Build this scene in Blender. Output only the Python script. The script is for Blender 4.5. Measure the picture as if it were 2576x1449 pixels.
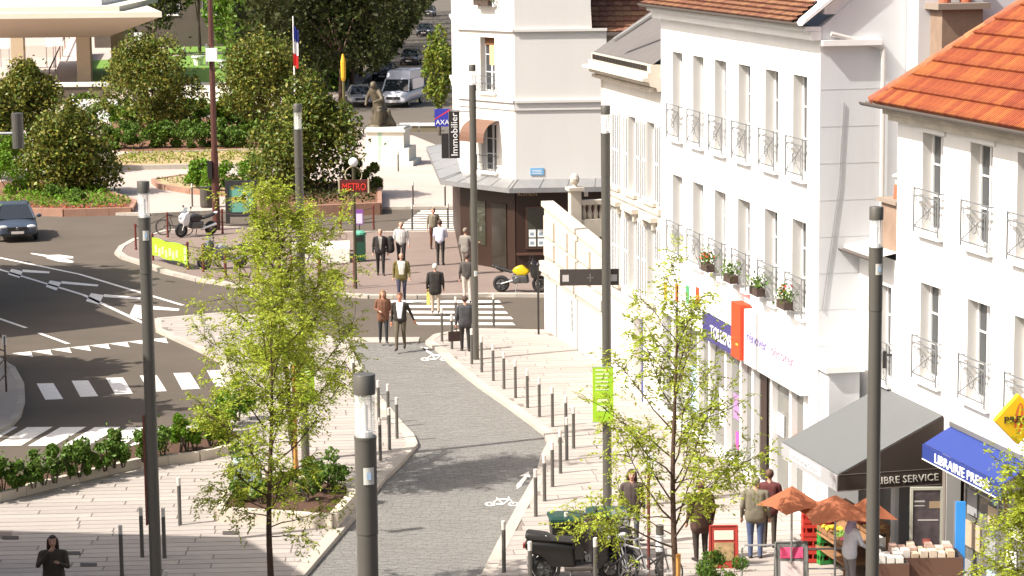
import bpy, bmesh, math, random
import numpy as np
from mathutils import Vector, Matrix
RAD = math.radians
random.seed(7); NR = np.random.RandomState(11)
for o in list(bpy.data.objects): bpy.data.objects.remove(o)
SC = bpy.context.scene
COL = SC.collection
# ---------------------------------------------------------------- camera
F = 6200.; W = 2576.; H = 1449.; CH = 13.2; YH = -205.
PITCH = math.atan((H/2-YH)/F); ROLL = -RAD(.6)
_fw = np.array([0, math.cos(PITCH), -math.sin(PITCH)]); _rt = np.array([1., 0, 0]); _up = np.cross(_rt, _fw)
_r = _rt*math.cos(ROLL)+_up*math.sin(ROLL); _u = -_rt*math.sin(ROLL)+_up*math.cos(ROLL)
cd = bpy.data.cameras.new('camera'); cam = bpy.data.objects.new('camera', cd); COL.objects.link(cam)
cd.sensor_width = 36; cd.lens = 36*F/W; cd.clip_start = .5; cd.clip_end = 6000
m = Matrix.Identity(4)
for i in range(3):
    m[i][0] = _r[i]; m[i][1] = _u[i]; m[i][2] = -_fw[i]
m[2][3] = CH
cam.matrix_world = m
SC.camera = cam
# ---------------------------------------------------------------- light
wd = bpy.data.worlds.new('World'); SC.world = wd; wd.use_nodes = True
nt = wd.node_tree; bg = nt.nodes['Background']
sky = nt.nodes.new('ShaderNodeTexSky'); sky.sky_type = 'NISHITA'; sky.sun_disc = False
SUN_AZ = RAD(25); SUN_EL = RAD(48)
sv = Vector((-math.cos(SUN_AZ)*math.cos(SUN_EL), -math.sin(SUN_AZ)*math.cos(SUN_EL), math.sin(SUN_EL)))
sky.air_density = 1.0; sky.dust_density = 6.0; sky.ozone_density = 0.0; sky.sun_elevation = SUN_EL; sky.sun_rotation = math.atan2(sv.x, sv.y)
nt.links.new(sky.outputs[0], bg.inputs[0]); bg.inputs[1].default_value = .105
sl = bpy.data.lights.new('sun', 'SUN'); sl.energy = 4.8; sl.angle = RAD(.5); sl.color = (1, .945, .865)
so = bpy.data.objects.new('sun', sl); COL.objects.link(so); so.rotation_euler = sv.to_track_quat('Z', 'Y').to_euler()
SC.view_settings.view_transform = 'Standard'; SC.view_settings.look = 'None'
SC.view_settings.exposure = .8; SC.view_settings.gamma = 1
# ---------------------------------------------------------------- photo pixel -> place (on a given height or wall plane)
def ray(u, v): return _fw*F+_r*(u-W/2)-_u*(v-H/2)
def G(u, v, z=0.):
    d = ray(u, v); t = (z-CH)/d[2]; return (float(d[0]*t), float(d[1]*t))
def G3(u, v, z=0.):
    x, y = G(u, v, z); return (x, y, z)
def proj(x, y, z):
    p = np.array([x, y, z-CH]); d = p@_fw; return (W/2+F*(p@_r)/d, H/2-F*(p@_u)/d)
def zat(u, v, y):   # height of a pixel seen at depth y
    d = ray(u, v); return CH+d[2]*y/d[1]
def xat(u, v, y):
    d = ray(u, v); return d[0]*y/d[1]
# ---------------------------------------------------------------- materials
MATS = {}
def mat(name, col, rough=.7, metal=0., var=.0, scale=3., bump=0., bscale=60., rnd=0., spec=.5, trans=0., emit=None, alpha=1., streak=False):
    if name in MATS: return MATS[name]
    M = bpy.data.materials.new(name); M.use_nodes = True; n = M.node_tree.nodes; L = M.node_tree.links
    b = n['Principled BSDF']; b.inputs['Roughness'].default_value = rough; b.inputs['Metallic'].default_value = metal
    b.inputs['Specular IOR Level'].default_value = spec
    c4 = (*col, 1); b.inputs['Base Color'].default_value = c4
    out = None
    if var or rnd:
        hs = n.new('ShaderNodeHueSaturation'); hs.inputs['Color'].default_value = c4; out = hs.outputs[0]
        val = None
        if var:
            tc = n.new('ShaderNodeTexCoord'); no = n.new('ShaderNodeTexNoise'); no.inputs['Scale'].default_value = scale
            no.inputs['Detail'].default_value = 8; no.inputs['Roughness'].default_value = .65
            if streak:
                mp = n.new('ShaderNodeMapping'); mp.inputs['Scale'].default_value = (1, 1, .12); L.new(tc.outputs['Object'], mp.inputs[0]); L.new(mp.outputs[0], no.inputs[0])
            else: L.new(tc.outputs['Object'], no.inputs[0])
            mr = n.new('ShaderNodeMapRange'); mr.inputs[1].default_value = .3; mr.inputs[2].default_value = .7
            mr.inputs[3].default_value = 1-var; mr.inputs[4].default_value = 1+var; L.new(no.outputs[0], mr.inputs[0]); val = mr.outputs[0]
        if rnd:
            oi = n.new('ShaderNodeObjectInfo'); ge = n.new('ShaderNodeNewGeometry'); ad = n.new('ShaderNodeMath'); ad.operation = 'ADD'
            L.new(oi.outputs['Random'], ad.inputs[0]); L.new(ge.outputs['Random Per Island'], ad.inputs[1])
            fr = n.new('ShaderNodeMath'); fr.operation = 'FRACT'; L.new(ad.outputs[0], fr.inputs[0])
            m2 = n.new('ShaderNodeMapRange'); m2.inputs[3].default_value = 1-rnd; m2.inputs[4].default_value = 1+rnd; L.new(fr.outputs[0], m2.inputs[0])
            m3 = n.new('ShaderNodeMapRange'); m3.inputs[3].default_value = .5-rnd*.06; m3.inputs[4].default_value = .5+rnd*.06; L.new(fr.outputs[0], m3.inputs[0]); L.new(m3.outputs[0], hs.inputs['Hue'])
            if val is not None:
                mu = n.new('ShaderNodeMath'); mu.operation = 'MULTIPLY'; L.new(val, mu.inputs[0]); L.new(m2.outputs[0], mu.inputs[1]); val = mu.outputs[0]
            else: val = m2.outputs[0]
        L.new(val, hs.inputs['Value']); L.new(out, b.inputs['Base Color'])
    if bump:
        tc2 = n.new('ShaderNodeTexCoord'); nb = n.new('ShaderNodeTexNoise'); nb.inputs['Scale'].default_value = bscale; nb.inputs['Detail'].default_value = 4
        L.new(tc2.outputs['Object'], nb.inputs[0]); bp = n.new('ShaderNodeBump'); bp.inputs['Strength'].default_value = bump; bp.inputs['Distance'].default_value = .02
        L.new(nb.outputs[0], bp.inputs['Height']); L.new(bp.outputs[0], b.inputs['Normal'])
    if trans:
        tr = n.new('ShaderNodeBsdfTranslucent'); tr.inputs[0].default_value = c4
        if out: L.new(out, tr.inputs[0])
        mx = n.new('ShaderNodeMixShader'); mx.inputs[0].default_value = trans
        L.new(b.outputs[0], mx.inputs[1]); L.new(tr.outputs[0], mx.inputs[2]); L.new(mx.outputs[0], n['Material Output'].inputs[0])
    if alpha < 1:
        b.inputs['Alpha'].default_value = alpha
    MATS[name] = M; return M
def glassmat(name, col, alpha):
    if name in MATS: return MATS[name]
    M = bpy.data.materials.new(name); M.use_nodes = True; n = M.node_tree.nodes; L = M.node_tree.links
    b = n['Principled BSDF']; b.inputs['Roughness'].default_value = .05; b.inputs['Base Color'].default_value = (*col, 1); b.inputs['Alpha'].default_value = alpha
    MATS[name] = M; return M
asphalt = mat('asphalt', (0.088, 0.07, 0.052), .9, var=.14, scale=.35, bump=.25, bscale=40)
asphalt2 = mat('asphalt_far', (0.1, 0.085, 0.068), .9, var=.12, scale=.2)
sett = mat('granite_sett', (0.172, 0.165, 0.153), .8, var=.08, scale=.9, rnd=.06)
settbase = mat('sett_joint', (0.14, 0.133, 0.122), .95)
slab = mat('paving_stone', (0.34, 0.303, 0.273), .8, var=.06, scale=1.5, rnd=.09)
slabbase = mat('paving_joint', (0.19, 0.158, 0.135), .95)
pinkpave = mat('pink_asphalt', (0.19, 0.143, 0.121), .9, var=.1, scale=.6, bump=.2)
parkpave = mat('park_paving', (.40, .335, .295), .85, var=.1, scale=.25)
kerbm = mat('kerb_granite', (.40, .36, .31), .8, var=.08, scale=4, rnd=.1)
paint = mat('road_paint', (.74, .71, .66), .7, var=.12, scale=5)
grassm = mat('lawn_grass', (.12, .23, .03), .9, var=.2, scale=2, bump=.5, bscale=30)
soil = mat('soil', (.16, .075, .04), .95, var=.3, scale=8, bump=.6)
sandbed = mat('sandy_soil', (.38, .27, .15), .95, var=.3, scale=3)
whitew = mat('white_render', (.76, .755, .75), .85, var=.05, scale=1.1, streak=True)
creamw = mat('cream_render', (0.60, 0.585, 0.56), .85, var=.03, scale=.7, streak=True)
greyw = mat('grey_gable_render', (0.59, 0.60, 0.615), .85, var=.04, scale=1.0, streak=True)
stonew = mat('pale_stone', (.50, .45, .38), .85, var=.1, scale=2.)
whitep = mat('white_paint', (.78, .78, .77), .5)
jambm = mat('window_reveal', (.62, .605, .58), .85)
glassd = mat('window_glass', (.05, .055, .06), .08, spec=.9)
curtain = mat('net_curtain', (.62, .62, .6), .9)
iron = mat('wrought_iron', (.13, .135, .14), .5, .3)
irong = mat('pale_ironwork', (.20, .205, .21), .5, .2)
zinc = mat('zinc_sheet', (.26, .26, .262), .5, .35, var=.1, scale=3)
gutterm = mat('gutter_zinc', (.12, .10, .09), .6, .1)
tilem = mat('terracotta_tile', (.31, .085, .031), .9, var=.35, scale=4, rnd=.2)
btilem = mat('brown_tile', (.19, .085, .045), .9, var=.15, scale=8, rnd=.3)
ridgem = mat('hip_tile', (0.3, 0.11, 0.055), .9, var=.3, scale=6, rnd=.2)
polem = mat('lamp_grey', (0.098, 0.092, 0.08), .45, .2, var=.05, scale=2)
polebr = mat('mast_brown', (.085, .03, .022), .5, .1)
bollm = mat('bollard_grey', (.105, .10, .09), .5, .2)
bollt = mat('bollard_band', (.62, .58, .52), .5)
steel = mat('brushed_steel', (.5, .5, .5), .35, .8)
lampglass = glassmat('lamp_glass', (.85, .87, .85), .28)
diffm = mat('lamp_diffuser', (.75, .74, .70), .5)
plaquem = mat('plaque', (.62, .61, .55), .6)
black = mat('black_plastic', (.018, .017, .016), .45)
rubber = mat('rubber', (.02, .02, .02), .85)
chrome = mat('chrome', (.6, .6, .6), .2, .9)
brownm = mat('shop_brown', (.032, .015, .01), .45, var=.1, scale=2)
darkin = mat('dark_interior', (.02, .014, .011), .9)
redpost = mat('post_red_brown', (.14, .03, .022), .55)
greenbin = mat('bin_green', (.012, .06, .035), .5)
bingrey = mat('bin_body', (.022, .02, .016), .6)
lime = mat('lime_green', (.32, .56, .02), .6)
whitev = mat('white_vinyl', (.8, .8, .8), .6)
orange = mat('orange_canvas', (.36, .12, .055), .85, trans=.25)
orangered = mat('orange_red_sign', (.80, .06, .012), .5)
blue = mat('blue_canvas', (0.016, 0.036, 0.2), .75)
navy = mat('navy_sign', (.05, .045, .17), .5)
yellow = mat('yellow_sign', (.80, .50, .01), .5)
greyawn = mat('grey_canvas', (0.112, 0.117, 0.118), .8, var=.03, scale=2)
brownawn = mat('brown_canvas', (.035, .024, .018), .85)
bark = mat('bark', (.075, .042, .026), .9, var=.25, scale=12)
barkg = mat('grey_bark', (.10, .075, .055), .9, var=.25, scale=8)
stakem = mat('wood_stake', (.50, .25, .06), .8, var=.15, scale=6)
leafl = mat('locust_leaf', (.35, .40, .045), .6, spec=.22, rnd=.38, trans=.42)
leafm = mat('magnolia_leaf', (.095, .125, .02), .42, spec=.22, rnd=.45, trans=.15)
leafmy = mat('magnolia_new_leaf', (.21, .195, .035), .45, spec=.22, rnd=.35, trans=.25)
leafh = mat('hedge_leaf', (.095, .155, .018), .5, spec=.22, rnd=.4, trans=.25)
leafs = mat('shrub_leaf', (.10, .17, .026), .5, spec=.22, rnd=.4, trans=.25)
leafb = mat('bright_shrub_leaf', (.13, .24, .018), .55, spec=.22, rnd=.35, trans=.3)
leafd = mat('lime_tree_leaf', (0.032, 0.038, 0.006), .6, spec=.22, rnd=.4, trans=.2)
leafy = mat('pale_tree_leaf', (.21, .24, .035), .5, spec=.22, rnd=.35, trans=.3)
flower = mat('red_flower', (.65, .02, .015), .6)
bronze = mat('weathered_bronze', (.085, .07, .045), .6, .3, var=.5, scale=3)
woodm = mat('wood_brown', (.25, .13, .06), .7, var=.2, scale=4)
skin = mat('skin', (.50, .27, .19), .55)
# ---------------------------------------------------------------- mesh helpers
class MB:
    def __init__(s): s.v = []; s.f = []; s.m = []; s.T = None
    def add(s, vs, fs, m=0):
        k = len(s.v)
        if s.T is not None: vs = [tuple(s.T @ Vector(p)) for p in vs]
        s.v += [tuple(p) for p in vs]; s.f += [tuple(i+k for i in f) for f in fs]; s.m += [m]*len(fs)
    def box(s, x0, x1, y0, y1, z0, z1, m=0):
        s.add([(x0, y0, z0), (x1, y0, z0), (x1, y1, z0), (x0, y1, z0), (x0, y0, z1), (x1, y0, z1), (x1, y1, z1), (x0, y1, z1)],
              [(3, 2, 1, 0), (4, 5, 6, 7), (0, 1, 5, 4), (1, 2, 6, 5), (2, 3, 7, 6), (3, 0, 4, 7)], m)
    def cbox(s, c, d, m=0): s.box(c[0]-d[0]/2, c[0]+d[0]/2, c[1]-d[1]/2, c[1]+d[1]/2, c[2]-d[2]/2, c[2]+d[2]/2, m)
    def cyl(s, a, b, r0, r1=None, n=10, m=0, cap=True):
        a = Vector(a); b = Vector(b); r1 = r0 if r1 is None else r1
        d = (b-a)
        if d.length < 1e-6: return
        q = d.to_track_quat('Z', 'Y'); vs = []
        for p, r in ((a, r0), (b, r1)):
            for i in range(n):
                t = 2*math.pi*i/n; vs.append(tuple(p+q@Vector((r*math.cos(t), r*math.sin(t), 0))))
        fs = [(i, (i+1) % n, n+(i+1) % n, n+i) for i in range(n)]
        if cap: fs += [tuple(range(n-1, -1, -1)), tuple(range(n, 2*n))]
        s.add(vs, fs, m)
    def tube(s, pts, r, n=6, m=0):
        for i in range(len(pts)-1):
            ra = r[i] if isinstance(r, (list, tuple)) else r; rb = r[i+1] if isinstance(r, (list, tuple)) else r
            s.cyl(pts[i], pts[i+1], ra, rb, n, m)
    def lathe(s, prof, n=14, c=(0, 0, 0), m=0):
        vs = []; fs = []
        for r, z in prof:
            for i in range(n):
                t = 2*math.pi*i/n; vs.append((c[0]+r*math.cos(t), c[1]+r*math.sin(t), c[2]+z))
        for k in range(len(prof)-1):
            for i in range(n):
                j = (i+1) % n; fs.append((k*n+i, k*n+j, (k+1)*n+j, (k+1)*n+i))
        fs += [tuple(range(n-1, -1, -1)), tuple(range((len(prof)-1)*n, len(prof)*n))]
        s.add(vs, fs, m)
    def ell(s, c, r, n=12, k=8, m=0):
        prof = [(max(1e-3, math.sin(math.pi*i/k)), -math.cos(math.pi*i/k)) for i in range(k+1)]
        vs = []; fs = []
        for pr, pz in prof:
            for i in range(n):
                t = 2*math.pi*i/n; vs.append((c[0]+r[0]*pr*math.cos(t), c[1]+r[1]*pr*math.sin(t), c[2]+r[2]*pz))
        for q in range(k):
            for i in range(n):
                j = (i+1) % n; fs.append((q*n+i, q*n+j, (q+1)*n+j, (q+1)*n+i))
        s.add(vs, fs, m)
    def torus(s, c, R, r, axis='x', n=24, k=8, m=0):
        vs = []; fs = []
        for i in range(n):
            t = 2*math.pi*i/n
            for j in range(k):
                p = 2*math.pi*j/k; a = R+r*math.cos(p); b = r*math.sin(p)
                if axis == 'x': q = (b, a*math.cos(t), a*math.sin(t))
                elif axis == 'y': q = (a*math.cos(t), b, a*math.sin(t))
                else: q = (a*math.cos(t), a*math.sin(t), b)
                vs.append((c[0]+q[0], c[1]+q[1], c[2]+q[2]))
        for i in range(n):
            for j in range(k):
                fs.append((i*k+j, i*k+(j+1) % k, ((i+1) % n)*k+(j+1) % k, ((i+1) % n)*k+j))
        s.add(vs, fs, m)
    def prism(s, poly, z0, z1, m=0):      # polygon in xy, extruded in z
        A = sum(poly[i][0]*poly[(i+1) % len(poly)][1]-poly[(i+1) % len(poly)][0]*poly[i][1] for i in range(len(poly)))
        if A < 0: poly = poly[::-1]
        n = len(poly); vs = [(p[0], p[1], z0) for p in poly]+[(p[0], p[1], z1) for p in poly]
        s.add(vs, [tuple(range(n-1, -1, -1)), tuple(range(n, 2*n))]+[(i, (i+1) % n, n+(i+1) % n, n+i) for i in range(n)], m)
    def side(s, poly, x0, x1, m=0):       # polygon in yz, extruded in x
        A = sum(poly[i][0]*poly[(i+1) % len(poly)][1]-poly[(i+1) % len(poly)][0]*poly[i][1] for i in range(len(poly)))
        if A < 0: poly = poly[::-1]
        n = len(poly); vs = [(x0, p[0], p[1]) for p in poly]+[(x1, p[0], p[1]) for p in poly]
        s.add(vs, [tuple(range(n-1, -1, -1)), tuple(range(n, 2*n))]+[(i, (i+1) % n, n+(i+1) % n, n+i) for i in range(n)], m)
    def loft(s, rings, m=0, cap=True):
        n = len(rings[0]); vs = [p for r in rings for p in r]; fs = []
        for k in range(len(rings)-1):
            for i in range(n): fs.append((k*n+i, k*n+(i+1) % n, (k+1)*n+(i+1) % n, (k+1)*n+i))
        if cap: fs += [tuple(range(n-1, -1, -1)), tuple(range((len(rings)-1)*n, len(rings)*n))]
        s.add(vs, fs, m)
    def mesh(s, name, smooth=False):
        me = bpy.data.meshes.new(name); me.from_pydata(s.v, [], s.f); me.update()
        if len(set(s.m)) > 1 or (s.m and s.m[0]): me.polygons.foreach_set('material_index', s.m)
        if smooth: me.polygons.foreach_set('use_smooth', [True]*len(me.polygons)); me.set_sharp_from_angle(angle=RAD(42))
        return me
    def build(s, name, mats, parent=None, loc=(0, 0, 0), rz=0, smooth=False, kind=None):
        me = s.mesh(name, smooth)
        return obj(name, me, mats, parent, loc, rz, kind)
def obj(name, me, mats, parent=None, loc=(0, 0, 0), rz=0, kind=None):
    for q in (mats if isinstance(mats, (list, tuple)) else [mats]): me.materials.append(q)
    o = bpy.data.objects.new(name, me); COL.objects.link(o); o.location = loc; o.rotation_euler = (0, 0, rz)
    if parent is not None: o.parent = parent
    if kind: o['kind'] = kind
    return o
def tag(o, label, cat, group=None):
    o['label'] = label; o['category'] = cat
    if group: o['group'] = group
    return o
def T(name, label, cat, loc=(0, 0, 0), rz=0, group=None):
    o = bpy.data.objects.new(name, None); COL.objects.link(o); o.empty_display_size = .2
    o.location = loc; o.rotation_euler = (0, 0, rz); return tag(o, label, cat, group)
def dup(root, loc, rz, label, group=None):
    def cp(o, par):
        c = o.copy(); COL.objects.link(c); c.parent = par
        for ch in o.children: cp(ch, c)
        return c
    r = cp(root, None); r.location = loc; r.rotation_euler = (0, 0, rz); r['label'] = label
    if group: r['group'] = group
    return r
def text(s, size, mats, parent, M4, name='lettering', depth=.01, align='LEFT', width=None):
    c = bpy.data.curves.new('t', 'FONT'); c.body = s; c.size = size; c.extrude = depth; c.align_x = align; c.resolution_u = 2
    o = bpy.data.objects.new('t', c); COL.objects.link(o)
    bpy.context.view_layer.update()
    me = bpy.data.meshes.new_from_object(o.evaluated_get(bpy.context.evaluated_depsgraph_get()))
    bpy.data.objects.remove(o); bpy.data.curves.remove(c)
    if width:
        xs = [v.co.x for v in me.vertices]; k = width/(max(xs)-min(xs))
        for v in me.vertices: v.co.x *= k
    me.transform(M4); me.materials.clear()
    return obj(name, me, mats, parent)
ORD = 'first second third fourth fifth sixth seventh eighth ninth tenth eleventh twelfth thirteenth fourteenth fifteenth sixteenth seventeenth eighteenth nineteenth twentieth'.split()
class Fr:     # a street frontage: local x along the wall towards the camera, local y into the building
    def __init__(s, a, b, u, v):
        s.a, s.b = a, b; s.n = math.hypot(1, b); s.d = np.array([b, -1])/s.n; p = s.hit(u, v); s.o = p[:2]; s.rz = math.atan2(-1, b)
    def hit(s, u, v, off=0.):
        d = ray(u, v); a = s.a+off*s.n; t = a/(d[0]+s.b*d[1]); return np.array([d[0]*t, d[1]*t, CH+d[2]*t])
    def pt(s, u, v, off=0.):
        p = s.hit(u, v, off); return float((p[:2]-s.o)@s.d), float(p[2])
    def loc(s): return (float(s.o[0]), float(s.o[1]), 0)
    def world(s, lx, ly, z=0):
        nn = np.array([1, s.b])/s.n; p = s.o+s.d*lx+nn*ly; return (float(p[0]), float(p[1]), z)
# ================================================================ GROUND
def sheet(name, poly, z, mt):
    b = MB(); A = sum(poly[i][0]*poly[(i+1) % len(poly)][1]-poly[(i+1) % len(poly)][0]*poly[i][1] for i in range(len(poly)))
    if A < 0: poly = poly[::-1]
    b.add([(p[0], p[1], z) for p in poly], [tuple(range(len(poly)))]); return b.build(name, mt, kind='structure')
def plateau(name, poly, h, mt, z0=-.05):
    b = MB(); b.prism(poly, z0, h); return b.build(name, mt, kind='structure')
def px(pts, z=0.): return [G(u, v, z) for u, v in pts]
def clip_rect(poly, c, ax, ay, hx, hy):     # Sutherland-Hodgman of a region against one slab rectangle
    for n, d in ((ax, hx), (-ax, hx), (ay, hy), (-ay, hy)):
        out = []
        for i in range(len(poly)):
            p, q = poly[i], poly[(i+1) % len(poly)]; a = (p-c)@n-d; b = (q-c)@n-d
            if a <= 0: out.append(p)
            if a*b < 0: out.append(p+(q-p)*(a/(a-b)))
        poly = out
        if len(poly) < 3: return None
    return poly
def area(p): return abs(sum(p[i][0]*p[(i+1) % len(p)][1]-p[(i+1) % len(p)][0]*p[i][1] for i in range(len(p))))/2
def pave(parent, poly, z, ang, L, Wd, gap, mt, name, limit=300, th=.012, jit=.5):
    P = [np.array(p) for p in poly]; ax = np.array([math.cos(ang), math.sin(ang)]); ay = np.array([-ax[1], ax[0]])
    us = [p@ax for p in P]; vs = [p@ay for p in P]; pieces = []
    j = math.floor(min(vs)/Wd)
    while j*Wd < max(vs):
        i0 = math.floor(min(us)/L)-1; off = (random.random() if jit else (j % 2)*.5)*L
        for i in range(i0, int(max(us)/L)+2):
            c = ax*(i*L+off+L/2)+ay*(j*Wd+Wd/2)
            u, v = proj(c[0], c[1], z)
            if not (-60 < u < 2640 and -20 < v < 1560): continue
            q = clip_rect(P, c, ax, ay, L/2-gap/2, Wd/2-gap/2)
            if q is None or area(q) < .15*L*Wd: continue
            full = len(q) == 4 and abs(area(q)-(L-gap)*(Wd-gap)) < 1e-4
            pieces.append((c[1], c, q, full, 0 <= u <= W and 0 <= v <= H))
        j += 1
    pieces.sort(key=lambda t: (not t[4], t[0]))
    sh = MB(); sh.box(-L/2+gap/2, L/2-gap/2, -Wd/2+gap/2, Wd/2-gap/2, 0, th); shm = sh.mesh(name); shm.materials.append(mt)
    rest = MB()
    for k, (_, c, q, full, _v) in enumerate(pieces):
        dz = random.uniform(-.002, .002)
        if k < limit:
            if full:
                o = bpy.data.objects.new(name, shm); COL.objects.link(o); o.location = (c[0], c[1], z+dz); o.rotation_euler = (0, 0, ang); o.parent = parent
            else:
                b = MB(); b.prism([tuple(p-c) for p in q], 0, th); b.build(name, mt, parent, (c[0], c[1], z+dz))
        else: rest.prism([tuple(p) for p in q], z+dz, z+th+dz)
    if rest.v: rest.build(name, mt, parent, kind='stuff')
def kerb(name, pts, w, h, mt=None, seg=1.0, z=0.):
    b = MB(); pts = [np.array(p) for p in pts]; root = None
    k = 0
    for i in range(len(pts)-1):
        d = pts[i+1]-pts[i]; Ln = np.hypot(*d); n = max(1, round(Ln/seg)); t = d/Ln
        for j in range(n):
            a = pts[i]+d*(j/n); c = a+d/n/2; bb = MB(); hl = Ln/n/2-.006
            bb.box(-hl, hl, -w/2, w/2, -.05, h+random.uniform(-.004, .004)); o = bb.build(name+'_stone', mt or kerbm, root, (c[0], c[1], z), math.atan2(t[1], t[0]))
            if root is None:
                r = MB(); r.box(-.01, .01, -.01, .01, -.06, -.05); root = r.build(name, mt or kerbm, kind='structure'); o.parent = root
    return root
g = MB(); g.box(-900, 900, -60, 2500, -1, -.02); g.build('ground', asphalt2, kind='structure')
sheet('road', px([(-500, 1640), (-500, 480), (1400, 480), (1600, 900), (1300, 1640)]), .0, asphalt)
# side street running away past the statue
sheet('side_street', [(-11.5, 118), (-1.5, 118), (-2.2, 140), (-8, 400), (-26, 700), (-34, 700), (-16, 330), (-13, 180)], -.004, asphalt2)
# lane of granite setts
lane = px([(560, 1640), (747, 1449), (897, 1276), (957, 1199), (997, 1163), (1037, 1116), (1027, 1093), (1004, 1069), (960, 1015), (905, 950), (868, 866), (1052, 864), (1078, 860), (1150, 905), (1300, 1010), (1400, 1085), (1410, 1115), (1380, 1160), (1345, 1245), (1240, 1449), (1130, 1640)])
lo = sheet('lane', lane, .004, settbase)
pave(lo, lane, .006, RAD(8), .22, .115, .011, sett, 'granite_sett', 300, .008)
# pale band closing the lane
b = MB(); b.prism(px([(852, 864), (1052, 863), (1056, 850), (846, 851)]), .0, .03); b.build('stone_band', kerbm, kind='structure')
# right pavement
MF = Fr(17.1, .205, 1663, 300); RF = Fr(19.84, .24, 2258, 400); TF = Fr(19.84, .24, 1370, 836)
edgeR = [(1150, 1640), (1225, 1449), (1268, 1362), (1308, 1286), (1338, 1233), (1362, 1190), (1376, 1140), (1391, 1113), (1378, 1086), (1338, 1056), (1288, 1019), (1211, 966), (1144, 913), (1107, 876), (1080, 859)]
edgeR2 = [(1080, 859), (1101, 842), (1180, 828), (1372, 832)]
rp = px(edgeR, .1)+px(edgeR2[1:], .1)+[TF.world(2, .3)[:2], MF.world(-5, .4)[:2], MF.world(13, .4)[:2], RF.world(2, .6)[:2], RF.world(14, .6)[:2], (12, 34)]
po = plateau('pavement', rp, .1, slabbase)
pave(po, rp, .101, RAD(6), 1.9, .40, .026, slab, 'paving_slab', 300)
kerb('kerb', px(edgeR, .1)[1:]+px(edgeR2[1:], .1), .26, .118)
# left plaza
edgeL = [(397, 802), (470, 796), (560, 788), (700, 800), (820, 848), (868, 866), (905, 950), (960, 1015), (1004, 1069), (1027, 1093), (1037, 1116), (997, 1163), (957, 1199), (897, 1276), (747, 1449), (560, 1640)]
lp = px(edgeL, .1)+px([(-400, 1640), (-400, 1340), (0, 1215), (340, 1128), (500, 1065), (585, 990), (560, 905), (520, 883), (400, 828)], .1)
plo = plateau('plaza', lp, .1, slabbase)
pave(plo, lp, .101, RAD(3), 2.2, .36, .032, slab, 'paving_slab', 300)
kerb('plaza_kerb', px(edgeL, .1)[:-1], .28, .118)
kerb('plaza_road_kerb', px([(-100, 1245), (0, 1215), (340, 1128), (500, 1065), (585, 990), (560, 905), (520, 883), (400, 828), (397, 802)], .1), .22, .118)
# small kerbed island at the left edge
il = [(-160, 870), (-20, 893), (30, 925), (52, 965), (54, 1005), (44, 1040), (20, 1068), (-30, 1092), (-160, 1110)]
plateau('traffic_island', px(il, .1), .1, slab); kerb('traffic_island_kerb', px(il, .1)[1:-1], .2, .115, seg=.7)
# island with the underground entrance
im = [(297, 634), (307, 619), (340, 601), (420, 579), (560, 571), (700, 576), (850, 583), (1147, 583)]
im2 = [(297, 634), (312, 645), (350, 657), (417, 681), (500, 701), (617, 719), (800, 734), (930, 743), (1050, 743), (1230, 739), (1372, 740)]
ip = px(im, .1)+[(3, 105), (6, 92), (3.2, 82)]+px(im2[::-1][:-1], .1)
plateau('station_island', ip, .1, pinkpave); kerb('station_island_kerb', px(im2, .1), .3, .12); kerb('station_island_back_kerb', px(im, .1), .25, .12)
# park terrace beyond the road
ep = [(-260, 500), (0, 519), (100, 527), (200, 534), (380, 537), (560, 528), (780, 523), (960, 521), (1147, 520)]
pk = px(ep, .1)+[G(1125, 400), G(1105, 372), G(1040, 345), G(862, 322), G(852, 262), G(960, 165), (-26, 330), (-44, 700), (-400, 700), (-160, 110)]
plateau('park_paving', pk, .1, parkpave); kerb('park_kerb', px(ep, .1), .3, .13)
sheet('far_pavement', [(-1.4, 121), (12, 121), (12, 400), (-5.2, 400), (-2, 160)], .05, parkpave)
def raised(name, pts, mt, h, wallm, hw=.32):
    plateau(name, px(pts, h), h, mt, 0.)
    kerb(name+'_edging', px(pts+pts[:1], h), .2, h+.04, wallm, 1.2)
brickw = mat('planter_brick', (.30, .17, .12), .9, var=.1, scale=3)
def sh4(name, pts, mt, z): return sheet(name, px(pts, z), z, mt)
sh4('lawn', [(232, 152), (590, 132), (655, 200), (600, 206), (232, 208)], grassm, .13)
sh4('far_lawn', [(430, 118), (600, 112), (620, 126), (400, 140)], grassm, .13)
sh4('gravel_path', [(470, 206), (700, 204), (700, 262), (460, 270)], mat('white_gravel', (.62, .58, .52), .9, var=.08, scale=3), .125)
raised('flower_bed', [(252, 404), (330, 384), (640, 376), (700, 380), (700, 408), (640, 412), (270, 419)], sandbed, .3, kerbm)
raised('hedge_bed', [(255, 380), (250, 330), (300, 300), (560, 296), (720, 300), (720, 372), (640, 376), (330, 384)], soil, .34, kerbm)
raised('left_bed', [(-300, 470), (-300, 515), (0, 523), (160, 528), (330, 524), (340, 505), (240, 470), (150, 455)], soil, .3, brickw)
raised('centre_bed', [(385, 452), (460, 440), (620, 446), (640, 470), (600, 486), (480, 478), (400, 464)], sandbed, .3, brickw)
raised('tree_bed', [(640, 500), (690, 470), (900, 455), (955, 468), (955, 512), (780, 519), (650, 521)], soil, .5, brickw)
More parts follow.
